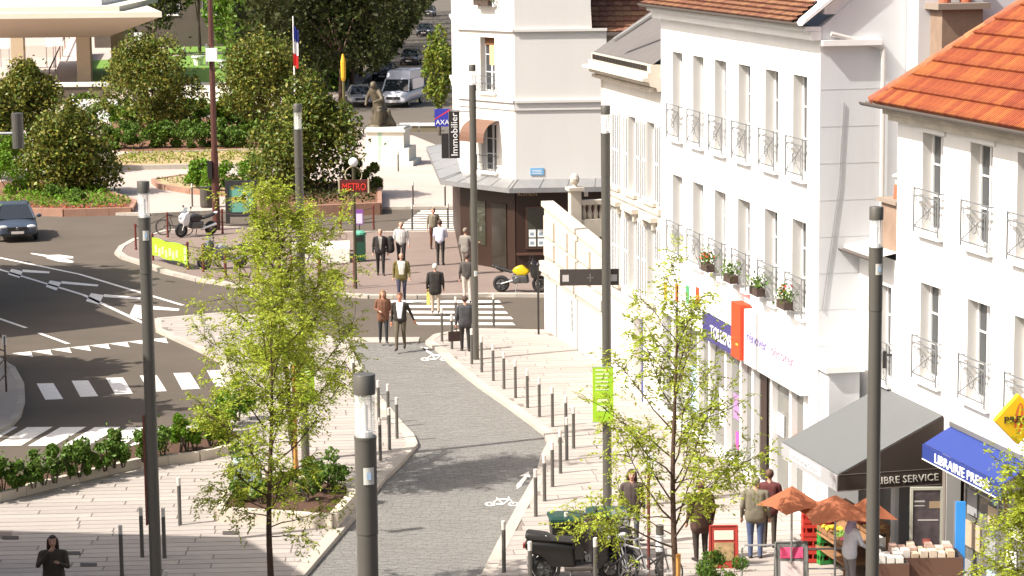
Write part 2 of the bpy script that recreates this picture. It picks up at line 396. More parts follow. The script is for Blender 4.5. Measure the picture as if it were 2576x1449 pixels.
# painted road markings
def mark(name, pts, z=.004): return sheet(name, px(pts), z, paint)
pr = MB(); pr.box(-.01, .01, -.01, .01, -.03, -.02)
def marks(name, polys, z=.005):
    root = None
    for q in polys:
        p = px(q); A = sum(p[i][0]*p[(i+1) % len(p)][1]-p[(i+1) % len(p)][0]*p[i][1] for i in range(len(p)))
        if A < 0: p = p[::-1]
        bb = MB(); c = p[0]; bb.add([(a[0]-c[0], a[1]-c[1], 0) for a in p], [tuple(range(len(p)))])
        if root is None: root = bb.build(name, paint, loc=(c[0], c[1], z), kind='structure')
        else: bb.build('stripe', paint, root, (c[0]-root.location.x, c[1]-root.location.y, 0))
# crossing in the left road: two rows
cw = []
for k, (x, y) in enumerate([(-50, 977), (37, 971), (92, 965), (180, 958), (267, 951), (352, 945), (436, 939), (520, 932), (606, 926)]):
    if k < 2: continue
    cw.append([(x, y), (x+42, y-1), (x+67, y+39), (x+22, y+41)])
marks('zebra_crossing', cw)
marks('near_zebra_crossing', [[(x0+60, 1075), (x0+125, 1074), (x0+45, 1121), (x0-22, 1122)] for x0 in (-80, 8, 92, 178, 262, 345)])
# side street crossing towards the shop (stripes run across the picture)
st = []
ys = [741, 755, 768, 782, 796, 811, 826, 841]
x0s = [952, 975, 1000, 1022, 1035, 1045, 1075, 1108]; x1s = [1240, 1255, 1262, 1272, 1285, 1290, 1180, 1150]
for y, a, c in zip(ys, x0s, x1s): st.append([(a, y), (c, y+1), (c+6, y+7), (a+8, y+6.5)])
marks('corner_crossing', st[:6])
st = []
for k in range(9):
    y = 529+k*5.9; a = 1060-k*8; st.append([(a, y), (1146, y), (1146, y+3.1), (a-4, y+3.1)])
marks('far_crossing', st)
# lane lines, give-way triangles, arrow
def lineq(a, b_, w):  # a painted line of width w (m) between two picture points
    p = np.array(G(*a)); q = np.array(G(*b_)); t = (q-p)/np.hypot(*(q-p)); n = np.array([-t[1], t[0]])*w/2
    return [tuple(p+n), tuple(q+n), tuple(q-n), tuple(p-n)]
def lines(name, segs, z=.005):
    root = None
    for a, b_, w in segs:
        p = lineq(a, b_, w); A = sum(p[i][0]*p[(i+1) % 4][1]-p[(i+1) % 4][0]*p[i][1] for i in range(4))
        if A < 0: p = p[::-1]
        bb = MB(); bb.add([(*q, z) for q in p], [(0, 1, 2, 3)])
        if root is None: root = bb.build(name, paint, kind='structure')
        else: bb.build('stripe', paint, root)
lines('island_outline_marking', [((-80, 632), (200, 690), .16), ((200, 690), (460, 768), .16), ((-80, 654), (210, 742), .16), ((210, 742), (372, 818), .16)])
ch = lambda *q: [(x*.645, 553.8+y*.645) for x, y in q]
marks('hatched_marking', [ch((45, 190), (90, 200), (76, 226), (30, 212)), ch((88, 193), (195, 201), (192, 208), (88, 203)), ch((195, 235), (240, 243), (220, 275), (178, 260)), ch((240, 238), (385, 252), (380, 259), (240, 248)), ch((355, 285), (405, 293), (385, 330), (335, 316)), ch((405, 289), (550, 302), (546, 309), (405, 300)), ch((525, 330), (585, 336), (560, 388), (505, 372)), ch((585, 334), (700, 346), (696, 354), (585, 348))])
lines('lane_line_marking', [((-80, 775), (66, 825), .14), ((98, 838), (172, 865), .14)])
gv = []
for k in range(9):
    x = 30+k*48.5; y = 889-k*4.9; gv.append([(x, y), (x+48, y-4.8), (x+50, y+3), (x+54, y+9)])
marks('give_way_marking', gv[:8])
marks('arrow_marking', [[(77, 636.5), (120, 642), (150, 641), (184, 645.5), (184, 650), (158, 650), (185, 657), (183, 661), (150, 659), (118, 650), (115, 646), (78, 639)]])
# bicycle symbols and arrow on the lane
def ringq(c, rx, ry, n=14):
    out = []
    for i in range(n):
        t = 2*math.pi*i/n; t2 = 2*math.pi*(i+1)/n
        out.append([(c[0]+rx*math.cos(t), c[1]+ry*math.sin(t)), (c[0]+rx*math.cos(t2), c[1]+ry*math.sin(t2)), (c[0]+rx*.62*math.cos(t2), c[1]+ry*.62*math.sin(t2)), (c[0]+rx*.62*math.cos(t), c[1]+ry*.62*math.sin(t))])
    return out
def bikemark(name, cx, cy, k):
    S = lambda a, c: (cx+a*k, cy+c*k)
    P = ringq(S(-34, 0), 17*k, 6*k)+ringq(S(34, 0), 17*k, 6*k)
    for a, c, w in (((-34, 0), (-12, -14), 3), ((-12, -14), (22, -15), 3), ((22, -15), (34, 0), 3), ((-12, -14), (4, 0), 3), ((4, 0), (22, -15), 3), ((4, 0), (-34, 0), 3), ((22, -15), (18, -22), 3), ((-12, -14), (-16, -19), 3)):
        d = np.array([c[0]-a[0], c[1]-a[1]]); n = np.array([-d[1], d[0]*.4]); n = n/np.hypot(*n)*1.6
        P.append([S(a[0]+n[0], a[1]+n[1]), S(c[0]+n[0], c[1]+n[1]), S(c[0]-n[0], c[1]-n[1]), S(a[0]-n[0], a[1]-n[1])])
    return P
marks('near_bicycle_marking', bikemark('b', 1263, 1270, .86), .0205)
marks('lane_arrow_marking', [[(1300, 1220), (1318, 1200), (1306, 1200), (1330, 1188), (1335, 1204), (1327, 1202), (1310, 1226), (1300, 1232)]], .0205)
marks('far_bicycle_marking', bikemark('c', 1094, 905, .7)+[[(1058, 875), (1066, 876), (1092, 893), (1084, 894)], [(1056, 874), (1078, 876), (1070, 884)]], .0205)
# dark drain gaps in the plaza
for k, (x, y) in enumerate([(25, 1352), (180, 1391), (222, 1420), (580, 1340)]):
    tag_ = sheet('drain_cover', px([(x-20, y-4), (x+22, y-4), (x+22, y+5), (x-20, y+5)], .12), .122, mat('drain_iron', (.06, .05, .045), .8))
# ================================================================ BUILDINGS
def wall(bld, x0, x1, z0, z1, holes, mt, y=0., depth=.3, name='wall', rev=None):
    """front wall in local xz with openings; reveals run back by depth"""
    b = MB(); xs = sorted({x0, x1, *[h[0] for h in holes], *[h[1] for h in holes]}); zs = sorted({z0, z1, *[h[2] for h in holes], *[h[3] for h in holes]})
    for i in range(len(xs)-1):
        for j in range(len(zs)-1):
            cx = (xs[i]+xs[i+1])/2; cz = (zs[j]+zs[j+1])/2
            if any(h[0] < cx < h[1] and h[2] < cz < h[3] for h in holes): continue
            b.add([(xs[i], y, zs[j]), (xs[i+1], y, zs[j]), (xs[i+1], y, zs[j+1]), (xs[i], y, zs[j+1])], [(0, 1, 2, 3)])
    for h in holes:
        a, c, d, e = h[:4]; yd = y+depth
        b.add([(a, y, d), (a, yd, d), (a, yd, e), (a, y, e)], [(0, 3, 2, 1)], 1); b.add([(c, y, d), (c, yd, d), (c, yd, e), (c, y, e)], [(0, 1, 2, 3)], 1)
        b.add([(a, y, e), (c, y, e), (c, yd, e), (a, yd, e)], [(0, 3, 2, 1)], 1); b.add([(a, y, d), (c, y, d), (c, yd, d), (a, yd, d)], [(0, 1, 2, 3)], 1)
    return b.build(name, [mt, rev or jambm], bld)
def window(bld, x0, x1, z0, z1, y=.2, frame=whitep, open_=0., curtains=True, sill=True, rail=None, head=False, sy=0.):
    fw_ = .06; b = MB()
    b.box(x0+.004, x0+fw_, y, y+.06, z0+.004, z1-.004); b.box(x1-fw_, x1-.004, y, y+.06, z0+.004, z1-.004); b.box(x0+fw_+.001, x1-fw_-.001, y, y+.06, z1-fw_, z1-.004); b.box(x0+fw_+.001, x1-fw_-.001, y, y+.06, z0+.004, z0+fw_)
    mx = (x0+x1)/2; b.box(mx-.035, mx+.035, y-.012, y+.055, z0+fw_+.001, z1-fw_-.001)
    for zz in (z0+(z1-z0)*.36, z0+(z1-z0)*.68): b.box(x0+fw_+.001, mx-.036, y+.008, y+.05, zz-.015, zz+.015); b.box(mx+.036, x1-fw_-.001, y+.008, y+.05, zz-.015, zz+.015)
    w = b.build('window', frame, bld)
    for a, c in ((x0+fw_, mx-.035), (mx+.035, x1-fw_)):
        p = MB(); p.add([(a, y+.035, z0+fw_), (c, y+.035, z0+fw_), (c, y+.035, z1-fw_), (a, y+.035, z1-fw_)], [(0, 1, 2, 3)]); p.build('pane', glassd, w)
    if curtains:
        p = MB(); n = 14
        vs = [(x0+fw_+(x1-x0-2*fw_)*i/n, y+.1+.015*(i % 2), zz) for zz in (z0, z1) for i in range(n+1)]
        p.add(vs, [(i, i+1, n+2+i, n+1+i) for i in range(n)]); p.build('curtain', curtain, w)
    if sill:
        p = MB(); p.box(x0-.09, x1+.09, sy-.11, sy+.15, z0-.1, z0-.004); p.build('sill', stonew if sill == 2 else whitew, w)
    if rail: rail(w, x0-.1, x1+.1, z0, sy)
    return w
def rail_cross(w, x0, x1, z0, sy):
    y = sy-.13; t = .012; b = MB(); h = .85
    for z in (z0+h, z0+h-.14, z0+.08): b.box(x0, x1, y-t, y+t, z-t, z+t)
    for x in (x0, x1): b.box(x-t, x+t, y-t, y+t, z0-.02, z0+h+.02); b.box(x-t*.8, x+t*.8, y+t, sy-.002, z0+h-.03, z0+h-.008)
    m1 = (x0+x1)/2
    for a, c in ((x0, x1), (x1, x0)): b.cyl((a, y, z0+.08), (c, y, z0+h-.14), t*.9, n=5)
    b.torus((m1, y, z0+h/2-.03), .12, t*.8, 'y', 14, 5)
    for x in (x0+.12, x1-.12): b.cyl((x, y, z0+.08), (x, y, z0+h-.14), t*.7, n=5)
    b.build('railing', irong, w)
def rail_bars(w, x0, x1, z0, sy):
    y = sy-.14; t = .012; b = MB(); h = .6
    for z in (z0+h, z0+h*.55, z0+.06): b.box(x0, x1, y-t, y+t, z-t, z+t)
    for x in (x0, x1): b.box(x-t, x+t, y, sy-.002, z0+h-.02, z0+h); b.box(x-t, x+t, y-t, y+t, z0+.02, z0+h)
    for k in range(7):
        x = x0+(x1-x0)*(k+.5)/7; b.box(x-.007, x+.007, y-.007, y+.007, z0+.06, z0+h*.55)
    b.build('railing', iron, w)
def gutter(bld, x0, x1, y, z, r=.07, name='gutter'):
    b = MB(); n = 7
    ring = lambda x: [(x, y+r*math.cos(t), z+r*math.sin(t)) for t in [math.pi+math.pi*i/n for i in range(n+1)]]+[(x, y+r*.8*math.cos(t), z+.8*r*math.sin(t)) for t in [2*math.pi-math.pi*i/n for i in range(n+1)]]
    b.loft([ring(x0), ring(x1)]); return b.build(name, gutterm, bld)
def tiles(roof, o, ax, up, nrm, rows, w, gz, mt, inside, limit=300, ribs=3):
    """individual roof tiles: o origin at eave, ax along eave, up the slope"""
    def prof(L):      # flat rolls parted by deep narrow grooves
        pf = []
        for k in range(ribs):
            for fx, fz in ((0., 0.), (.12, .75), (.28, 1.), (.62, 1.), (.68, .0)): pf.append(((k+fx)/ribs, fz))
        pf.append((1., 0.)); n = len(pf)-1; dp = .026 if ribs > 1 else .012; vs = [((w-.008)*a, yy, lift+dp*c) for yy, lift in ((0, .07), (L, .0)) for a, c in pf]
        fs = [(i, i+1, n+2+i, n+1+i) for i in range(n)]; k = len(vs); vs += [(0, 0, -.01), (w-.008, 0, -.01)]; fs += [tuple([k]+list(range(n+1))+[k+1])[::-1]]
        return vs, fs
    b = MB(); vs, fs = prof(gz*1.12); b.add(vs, fs); me = b.mesh('tile'); me.materials.append(mt)
    rot = Matrix((ax, up, nrm)).transposed().to_4x4(); rest = MB(); lst = []
    for r, (a0, a1) in enumerate(rows):
        i = math.floor(a0/w)
        while i*w < a1:
            x = i*w+(r % 2)*w*.0
            if inside(x+w/2, (r+.5)*gz): lst.append((Vector(o)+Vector(ax)*x+Vector(up)*(r*gz)))
            i += 1
    R = roof.matrix_world
    vis = []
    for p in lst:
        vis.append(p)
    for k, p in enumerate(vis):
        if k < limit:
            q = bpy.data.objects.new('tile', me); COL.objects.link(q); q.parent = roof; q.matrix_local = Matrix.Translation(p)@rot
        else:
            rest.T = Matrix.Translation(p)@rot; rest.add(vs, fs)
    if rest.v: rest.build('tile', mt, roof, kind='stuff')
def geranium(parent, x, y, z, red=True, seed=0, s=1.):
    rs = np.random.RandomState(seed); b = MB(); b.box(x-.28*s, x+.28*s, y-.1, y+.1, z, z+.18, 0)
    o = b.build('flower_box', mat('box_brown', (.07, .045, .035), .8), parent)
    leaves_obj('foliage', rs.normal(0, 1, (160, 3))*np.array([.2*s, .1, .1])+np.array([x, y, z+.3]), .09, leafs, o, rs)
    if red: leaves_obj('blossom', rs.normal(0, 1, (26, 3))*np.array([.16*s, .08, .08])+np.array([x+.05, y-.05, z+.42]), .07, flower, o, rs)
def leaf_arrays(P, size, rs, asp=.55, droop=0.):
    n = len(P); size = np.broadcast_to(size, (n,))*rs.uniform(.65, 1.3, n)
    d = rs.normal(0, 1, (n, 3)); d[:, 2] -= droop; d /= np.linalg.norm(d, axis=1)[:, None]
    e = np.cross(d, rs.normal(0, 1, (n, 3))); e /= np.linalg.norm(e, axis=1)[:, None]+1e-9
    a = d*size[:, None]*.5; c = e*(size*asp)[:, None]*.5
    V = np.stack([P-a, P-a*.1+c, P+a, P-a*.1-c], 1).reshape(-1, 3)
    return V
def quads_obj(name, V, mt, parent=None, loc=(0, 0, 0), kind=None, mi=None):
    n = len(V)//4; me = bpy.data.meshes.new(name)
    me.vertices.add(len(V)); me.vertices.foreach_set('co', np.ascontiguousarray(V, dtype=np.float32).ravel())
    me.loops.add(n*4); me.loops.foreach_set('vertex_index', np.arange(n*4, dtype=np.int32)); me.polygons.add(n)
    me.polygons.foreach_set('loop_start', np.arange(0, n*4, 4, dtype=np.int32))
    if mi is not None: me.polygons.foreach_set('material_index', np.asarray(mi, dtype=np.int32))
    me.update(calc_edges=True)
    return obj(name, me, mt, parent, loc, 0, kind)
def leaves_obj(name, P, size, mt, parent, rs, loc=(0, 0, 0), asp=.55, droop=0., kind=None):
    return quads_obj(name, leaf_arrays(np.asarray(P, float), size, rs, asp, droop), mt, parent, loc, kind)
# ---------------------------------------------------------------- white six-bay building with the paint shop
bm_ = T('white_building', 'tall white building with six window bays above the paint shop', 'building', MF.loc(), MF.rz)
XM = [1.11, 3.04, 4.95, 6.9, 8.98, 10.98]; ww = .95
hol = [(x, x+ww, 7.62, 9.8) for x in XM]+[(x, x+ww, 4.62, 6.66) for x in XM]
LM = 12.78
wall(bm_, 0, LM, 4.35, 10.86, hol, whitew, depth=.32)
for k, x in enumerate(XM):
    window(bm_, x, x+ww, 7.62, 9.8, .22, rail=rail_cross, curtains=k % 2 == 0)
    w = window(bm_, x, x+ww, 4.62, 6.66, .22, rail=rail_cross, curtains=k != 5)
    if k in (2, 3, 4, 5): geranium(w, x+.3, -.26, 4.72, k in (2, 5), k)
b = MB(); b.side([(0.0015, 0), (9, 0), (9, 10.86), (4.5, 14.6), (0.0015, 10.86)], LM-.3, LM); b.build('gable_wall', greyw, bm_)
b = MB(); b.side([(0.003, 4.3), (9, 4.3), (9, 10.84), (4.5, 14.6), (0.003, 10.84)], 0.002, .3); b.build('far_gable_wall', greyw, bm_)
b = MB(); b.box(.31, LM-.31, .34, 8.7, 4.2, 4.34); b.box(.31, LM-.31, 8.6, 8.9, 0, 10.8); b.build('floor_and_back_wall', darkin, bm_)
# cornice, eave, gutter, roof with tiles
b = MB(); b.box(-.1, LM+.05, -.22, -.002, 10.62, 10.8); b.box(-.1, LM+.05, -.36, -.002, 10.805, 10.9); b.build('cornice', whitew, bm_)
gutter(bm_, -.3, LM+.1, -.47, 10.99, .085)
sl_ = 38.; ru = Vector((0, math.cos(RAD(sl_)), math.sin(RAD(sl_)))); rn = Vector((0, -math.sin(RAD(sl_)), math.cos(RAD(sl_))))
b = MB(); b.add([(-.3, -.42, 10.95), (LM-.29, -.42, 10.95), (LM-.29, 4.5, 10.95+4.92*math.tan(RAD(sl_))), (-.3, 4.5, 10.95+4.92*math.tan(RAD(sl_)))], [(0, 1, 2, 3)])
rf = b.build('roof', mat('roof_felt', (.08, .04, .03), .9), bm_)
tiles(rf, (-.3, -.44, 10.965), Vector((1, 0, 0)), ru, rn, [(0, LM-.2)]*10, .17, .15, btilem, lambda x, y: True, 300, 1)
b = MB(); b.box(LM-2.0, LM-.05, .1, 1.7, 11.15, 12.6); b.add([(LM-2.15, -.2, 11.1), (LM+.05, -.2, 11.1), (LM+.05, .3, 11.45), (LM-2.15, .3, 11.45)], [(0, 1, 2, 3)]); dm = b.build('dormer', whitew, bm_)
rk = MB(); rk.side([(-.45, 10.93), (-.38, 11.06), (4.5, 14.9), (4.5, 14.74)], LM-.28, LM+.14); rk.build('verge_board', whitew, bm_)
# downpipe, coping and cable on the gable
b = MB(); b.cyl((LM+.09, 1.36, 0), (LM+.09, 1.36, 10.45), .055, n=8); b.cyl((LM+.09, 1.36, 10.45), (LM+.09, .2, 10.75), .05, n=8); b.build('downpipe', mat('pipe_grey', (.5, .48, .46), .6), bm_)
b = MB(); b.box(LM+.002, LM+.16, .0, 1.3, 10.5, 10.62); b.build('string_ledge', whitew, bm_)
pts = [(LM+.02, .52, 9.3), (LM+.02, .46, 8.2), (LM+.02, .44, 7.6), (LM+.02, .33, 6.8), (LM+.02, .22, 6.0), (LM+.02, .08, 4.9)]
b = MB(); b.tube(pts, .012, 5); b.build('cable', mat('cable_grey', (.25, .24, .24), .7), bm_)
b = MB()
for k in range(12): z = 1.0+k*.78; b.box(LM+.0005, LM+.004, .01, 1.3, z, z+.014)
b.build('wall_joint', mat('wall_joint', (.53, .525, .525), .9), bm_)
b = MB(); b.box(LM+.004, LM+.62, .04, .72, 0, 3.66); pr_ = b.build('corner_pier', greyw, bm_)
b = MB(); b.box(LM+.002, LM+.72, -.05, .8, 3.665, 3.8); b.build('pier_cap', whitew, pr_)
# shop front of the paint shop
sf = MB()
mull = [.0, 1.1, 2.2, 3.5, 4.5, 5.9, 7.15, 8.1, 9.5, 10.9, 11.9]
for x in mull: sf.box(x, x+.16, -.02, .2, .3, 3.15)
sf.box(LM-.85, LM-.3, -.01, .3, .1, 4.34); sf.box(0, LM-.86, .0, .22, .1, .3); sf.box(0, LM-.86, .02, .25, 3.0, 4.34)
shopf = sf.build('shop_front', whitew, bm_)
for i in range(len(mull)):
    a = mull[i]+.16; c = mull[i+1] if i+1 < len(mull) else LM-.86
    p = MB(); p.add([(a, .12, .3), (c, .12, .3), (c, .12, 3.0), (a, .12, 3.0)], [(0, 1, 2, 3)]); p.build('shop_pane', mat('shop_glass', (.16, .16, .15), .04, spec=1.), shopf)
for x, z, w_, h_, mm in ((5.1, .9, .5, .9, whitev), (6.3, 1.3, .5, .6, mat('violet_poster', (.35, .2, .4), .6)), (6.5, .6, .4, .4, mat('magenta_poster', (.6, .08, .35), .6)), (9.7, 1.6, .5, .5, whitev), (2.5, .8, .7, 1.1, mat('pale_blue_poster', (.4, .55, .7), .6)), (8.45, .2, .5, 2.8, brownm)):
    p = MB(); p.box(x, x+w_, .085, .105, z, z+h_); p.build('window_poster', mm, shopf)
p = MB(); p.box(11.0, 11.6, .06, .1, 1.75, 1.87); p.build('orange_strip', mat('orange_strip', (.7, .16, .03), .6), shopf)
fasc = MB(); fasc.box(0, 4.55, -.16, -.022, 3.02, 4.28); fasc.build('shop_fascia', whitev, bm_)
fasc = MB(); fasc.box(4.6, 7.25, -.2, -.022, 2.98, 3.62); fs_ = fasc.build('navy_sign_board', navy, bm_)
MX = Matrix.Translation((5.35, -.202, 3.1))@Matrix.Rotation(math.pi/2, 4, 'X')
text('TOLLENS', .42, whitev, fs_, Matrix.Translation((5.32, -.209, 3.12))@Matrix.Rotation(math.pi/2, 4, 'X'), width=1.8)
p = MB(); p.box(4.6, 7.25, -.18, -.024, 3.65, 4.28); p.build('upper_fascia', whitev, bm_)
p = MB(); p.box(7.3, 8.02, -.28, -.022, 3.0, 4.3); p.build('orange_sign_block', orangered, bm_)
p = MB(); p.box(8.08, LM-.55, -.2, -.022, 2.95, 4.22); fb = p.build('white_sign_board', whitev, bm_)
text('rénover', .36, mat('violet_letters', (.22, .18, .45), .6), fb, Matrix.Translation((8.3, -.204, 3.52))@Matrix.Rotation(math.pi/2, 4, 'X'), width=1.5)
text('décorer', .36, mat('pink_letters', (.6, .25, .35), .6), fb, Matrix.Translation((10.1, -.204, 3.5))@Matrix.Rotation(math.pi/2, 4, 'X'), width=1.65)
for x, mm in ((.9, mat('letter_amber', (.7, .35, .03), .6)), (2.0, orangered), (3.0, mat('letter_green', (.06, .3, .12), .6)), (3.9, orangered)):
    p = MB(); p.box(x, x+.28, -.172, -.161, 3.3+.1*x, 3.75+.1*x); p.build('fascia_colour_mark', mm, bm_)
# ---------------------------------------------------------------- narrow building with shutters and cornice
bc = T('shuttered_building', 'narrow cream-white building with louvred shutters and moulded cornice', 'building', MF.loc(), MF.rz)
CX = [(-5.3, -4.4), (-3.42, -2.55), (-1.42, -.55)]
hc = [(a, c, 5.72, 7.81) for a, c in CX]+[(a, c, 3.0, 5.1) for a, c in CX]+[(-2.9, -1.9, .12, 2.35)]
wall(bc, -6.3, -.03, 0, 8.74, hc, mat('cream_wall', (.66, .625, .57), .85, var=.05, scale=1.5, streak=True), depth=.28)
for a, c in CX:
    for z0, z1 in ((5.72, 7.81), (3.0, 5.1)):
        w = window(bc, a, c, z0, z1, .18, curtains=False, sill=2, rail=None)
        p = MB(); p.add([(a+.05, .24, z0), (c-.05, .24, z0), (c-.05, .24, z0+.75), (a+.05, .24, z0+.75)], [(0, 1, 2, 3)]); p.build('inner_blind', curtain, w)
        for s_, hx in ((-1, a), (1, c)):
            for leaf in (0, 1):
                sg_ = -s_ if a < -5 else s_; xa = hx+sg_*(.02+.22*leaf); xb = hx+sg_*(.02+.22*leaf+.21); lo_, hi_ = min(xa, xb), max(xa, xb); q = MB(); y0 = -.035-.012*leaf
                q.box(lo_, lo_+.03, y0, y0+.025, z0, z1); q.box(hi_-.03, hi_, y0, y0+.025, z0, z1)
                for zz in (z0, (z0+z1)/2-.03, z1-.06): q.box(lo_+.031, hi_-.031, y0, y0+.025, zz, zz+.06)
                nsl = 30
                for k in range(nsl):
                    zz = z0+.08+(z1-z0-.16)*k/nsl; q.add([(lo_+.031, y0+.001, zz), (hi_-.031, y0+.001, zz), (hi_-.031, y0+.022, zz+.045), (lo_+.031, y0+.022, zz+.045)], [(0, 1, 2, 3)], 1)
                q.build('shutter', [whitep, mat('louvre_painted_shade', (.13, .13, .135), .7)], w)  # slats coloured dark, painting in the shade lines between them
b = MB(); b.side([(-.52, 8.98), (-.5, 9.06), (.3, 9.06), (.3, 8.7), (-.1, 8.7), (-.14, 8.8), (-.3, 8.84), (-.34, 8.95)], -6.75, .05); b.build('cornice', stonew, bc)
b = MB()
for k in range(42): x = -6.6+k*.156; b.box(x, x+.08, -.27, -.145, 8.69, 8.79)
b.build('dentil', stonew, bc)
b = MB(); b.box(-6.65, .0, -.36, .4, 9.065, 9.2); b.box(-6.6, .0, -.28, .4, 9.2, 9.4); b.build('parapet', stonew, bc)
b = MB()
for k in range(36): x = -6.4+k*.17; b.box(x, x+.09, -.30, -.281, 9.22, 9.36)
b.build('parapet_slot', darkin, bc)
b = MB(); b.box(-6.31, -.05, -.07, -.002, 5.44, 5.6); b.box(-6.31, -.05, -.05, -.002, 2.55, 2.7); b.build('string_course', stonew, bc)
for a, c in CX:
    p = MB(); p.box(a-.2, c+.2, -.2, -.002, 5.22, 5.34); p.box(a-.1, a+.02, -.12, -.003, 5.0, 5.215); p.box(c-.02, c+.1, -.12, -.003, 5.0, 5.215); p.build('window_hood', stonew, bc)
b = MB(); b.add([(-6.6, -.2, 9.41), (-.05, -.2, 9.41), (-.05, 4.0, 12.2), (-6.6, 4.0, 12.2)], [(0, 1, 2, 3)]); b.side([(-.2, 9.4), (4, 12.2), (8, 9.4)], -6.6, -6.55); b.build('roof', mat('slate_grey', (.115, .105, .1), .8, var=.1, scale=3), bc)
b = MB(); b.side([(0, 0), (8, 0), (8, 9.4), (0, 9.4)], -6.6, -6.301); b.box(-6.3, -.1, 7.9, 8, 0, 9.3); b.box(-6.25, -.1, .3, 7.9, 2.72, 2.8); b.build('side_wall', stonew, bc)
b = MB(); b.cyl((-3.5, -.35, 9.9), (-.1, .8, 11.3), .07, n=8); b.build('roof_pipe', zinc, bc)
b = MB(); b.box(-2.86, -1.94, .2, .26, .12, 2.3); dr = b.build('door', mat('door_cream', (.6, .56, .5), .7), bc)
b = MB(); b.box(-1.98, -1.9, -.03, .03, .1, 2.4); b.build('door_edging', mat('door_blue', (.08, .09, .3), .6), bc)
# ---------------------------------------------------------------- single-storey terrace wing with parapet
bt = T('terrace_wing', 'low pale stone terrace wing with panelled parapet and rooftop balusters', 'building', TF.loc(), TF.rz)
LT = 7.2
zt = lambda x: 4.25-.098*x; zc = lambda x: 2.0-.03*x
def sl(x0, x1, y0, y1, za0, zb0, za1, zb1, mb): mb.add([(x0, y0, za0), (x1, y0, za1), (x1, y1, za1), (x0, y1, za0), (x0, y0, zb0), (x1, y0, zb1), (x1, y1, zb1), (x0, y1, zb0)], [(3, 2, 1, 0), (4, 5, 6, 7), (0, 1, 5, 4), (1, 2, 6, 5), (2, 3, 7, 6), (3, 0, 4, 7)])
b = MB(); sl(0, LT, 0, .3, 0, zc(0), 0, zc(LT), b); b.box(0, .3, .301, 5.5, 0, 1.95); b.build('wall', mat('cream_wall', (.66, .625, .57), .85, var=.05, scale=1.5, streak=True), bt)
b = MB(); sl(-.2, LT, -.12, .35, zc(0)+.001, zc(0)+.32, zc(LT)+.001, zc(LT)+.32, b); sl(-.12, LT, -.06, .3, zc(0)-.14, zc(0)-.002, zc(LT)-.14, zc(LT)-.002, b); b.build('moulding', stonew, bt)
b = MB(); sl(.0, LT, .02, .26, zc(0)+.322, zt(0)-.16, zc(LT)+.322, zt(LT)-.16, b); b.build('parapet', stonew, bt)
b = MB(); sl(-.08, LT, -.06, .34, zt(0)-.159, zt(0), zt(LT)-.159, zt(LT), b); b.build('coping', stonew, bt)
b = MB()
for x0, x1 in ((.15, 1.35), (1.6, 3.0), (3.2, 5.6), (5.9, 7.1)):
    for f0, f1 in ((.12, .42), (.5, .85)):
        lo = lambda x: zc(x)+.322; hi = lambda x: zt(x)-.16
        q0 = lambda x, f: lo(x)+(hi(x)-lo(x))*f
        sl(x0, x1, -.05, .019, q0(x0, f0), q0(x0, f1), q0(x1, f0), q0(x1, f1), b)
b.build('parapet_panel', stonew, bt)
b = MB(); b.box(0.02, LT, .35, 5.4, 2.2, 2.32); b.build('terrace_floor', stonew, bt)
b = MB(); b.box(1.72, 2.06, .36, .7, 2.33, 4.78); b.box(1.64, 2.14, .28, .78, 4.78, 4.88); b.lathe([(.1, 4.88), (.07, 4.95), (.14, 5.04), (.16, 5.14), (.11, 5.25), (.03, 5.32)], 12, (1.89, .53, 0)); b.build('finial_pier', stonew, bt)
b = MB(); b.box(1.75, 2.05, .71, 4.6, 4.32, 4.46); b.box(1.76, 2.04, .71, 4.6, 3.3, 3.86); bl = b.build('balustrade', stonew, bt)
prof = [(.05, .0), (.08, .05), (.09, .16), (.05, .3), (.045, .38), (.07, .43), (.05, .458)]
bmm = MB(); bmm.lathe(prof, 8); bme = bmm.mesh('baluster', True); bme.materials.append(stonew)
for k in range(20):
    o = bpy.data.objects.new('baluster', bme); COL.objects.link(o); o.parent = bl; o.location = (1.9, .82+k*.19, 3.861)
b = MB(); b.box(3.35, 3.75, -.03, .02, .55, 1.65); w = b.build('slit_window', whitep, bt); b = MB(); b.box(3.5, 3.65, -.036, -.031, .6, 1.6); b.build('pane', glassd, w)
b = MB(); b.cyl((1.65, -.03, 0.02), (1.65, -.03, 1.85), .018, n=6); b.build('drain_pipe', mat('cable_grey', (.2, .2, .2)), bt)
# ---------------------------------------------------------------- right building with orange tiled roof
br = T('orange_roofed_house', 'white house with orange tiled hip roof and yellow newsagent sign', 'building', RF.loc(), RF.rz)
XR = [1.28, 3.56, 5.62, 7.9]; LR = 10.
hr = [(x, x+1.0, 6.98, 8.93) for x in XR]+[(x, x+1.0, 4.02, 5.94) for x in XR]+[(.1, 2.35, .1, 2.75), (2.7, 9.5, .1, 2.75)]
wall(br, 0, LR, .0, 9.3, hr, whitew, depth=.3)
for k, x in enumerate(XR):
    for z0, z1 in ((6.98, 8.93), (4.02, 5.94)):
        window(br, x, x+1.0, z0, z1, .2, rail=rail_cross, curtains=(k+int(z0)) % 2 == 0)
    b = MB(); b.box(x-.14, x+1.14, -.045, -.002, 8.95, 9.06); b.build('lintel', whitew, br)
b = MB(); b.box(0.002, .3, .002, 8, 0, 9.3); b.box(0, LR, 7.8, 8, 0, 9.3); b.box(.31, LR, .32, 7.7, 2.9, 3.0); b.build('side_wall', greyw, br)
b = MB(); b.box(-.15, LR, -.16, -.002, 9.07, 9.2); b.box(-.2, LR, -.26, -.003, 9.205, 9.31); b.build('cornice', mat('stained_cornice', (.5, .46, .4), .9, var=.2, scale=2), br)
pt_ = 42.; tp = math.tan(RAD(pt_)); ex, ey, ez = -.12, -.42, 9.4
gutter(br, -.7, LR, -.5, 9.42, .08)
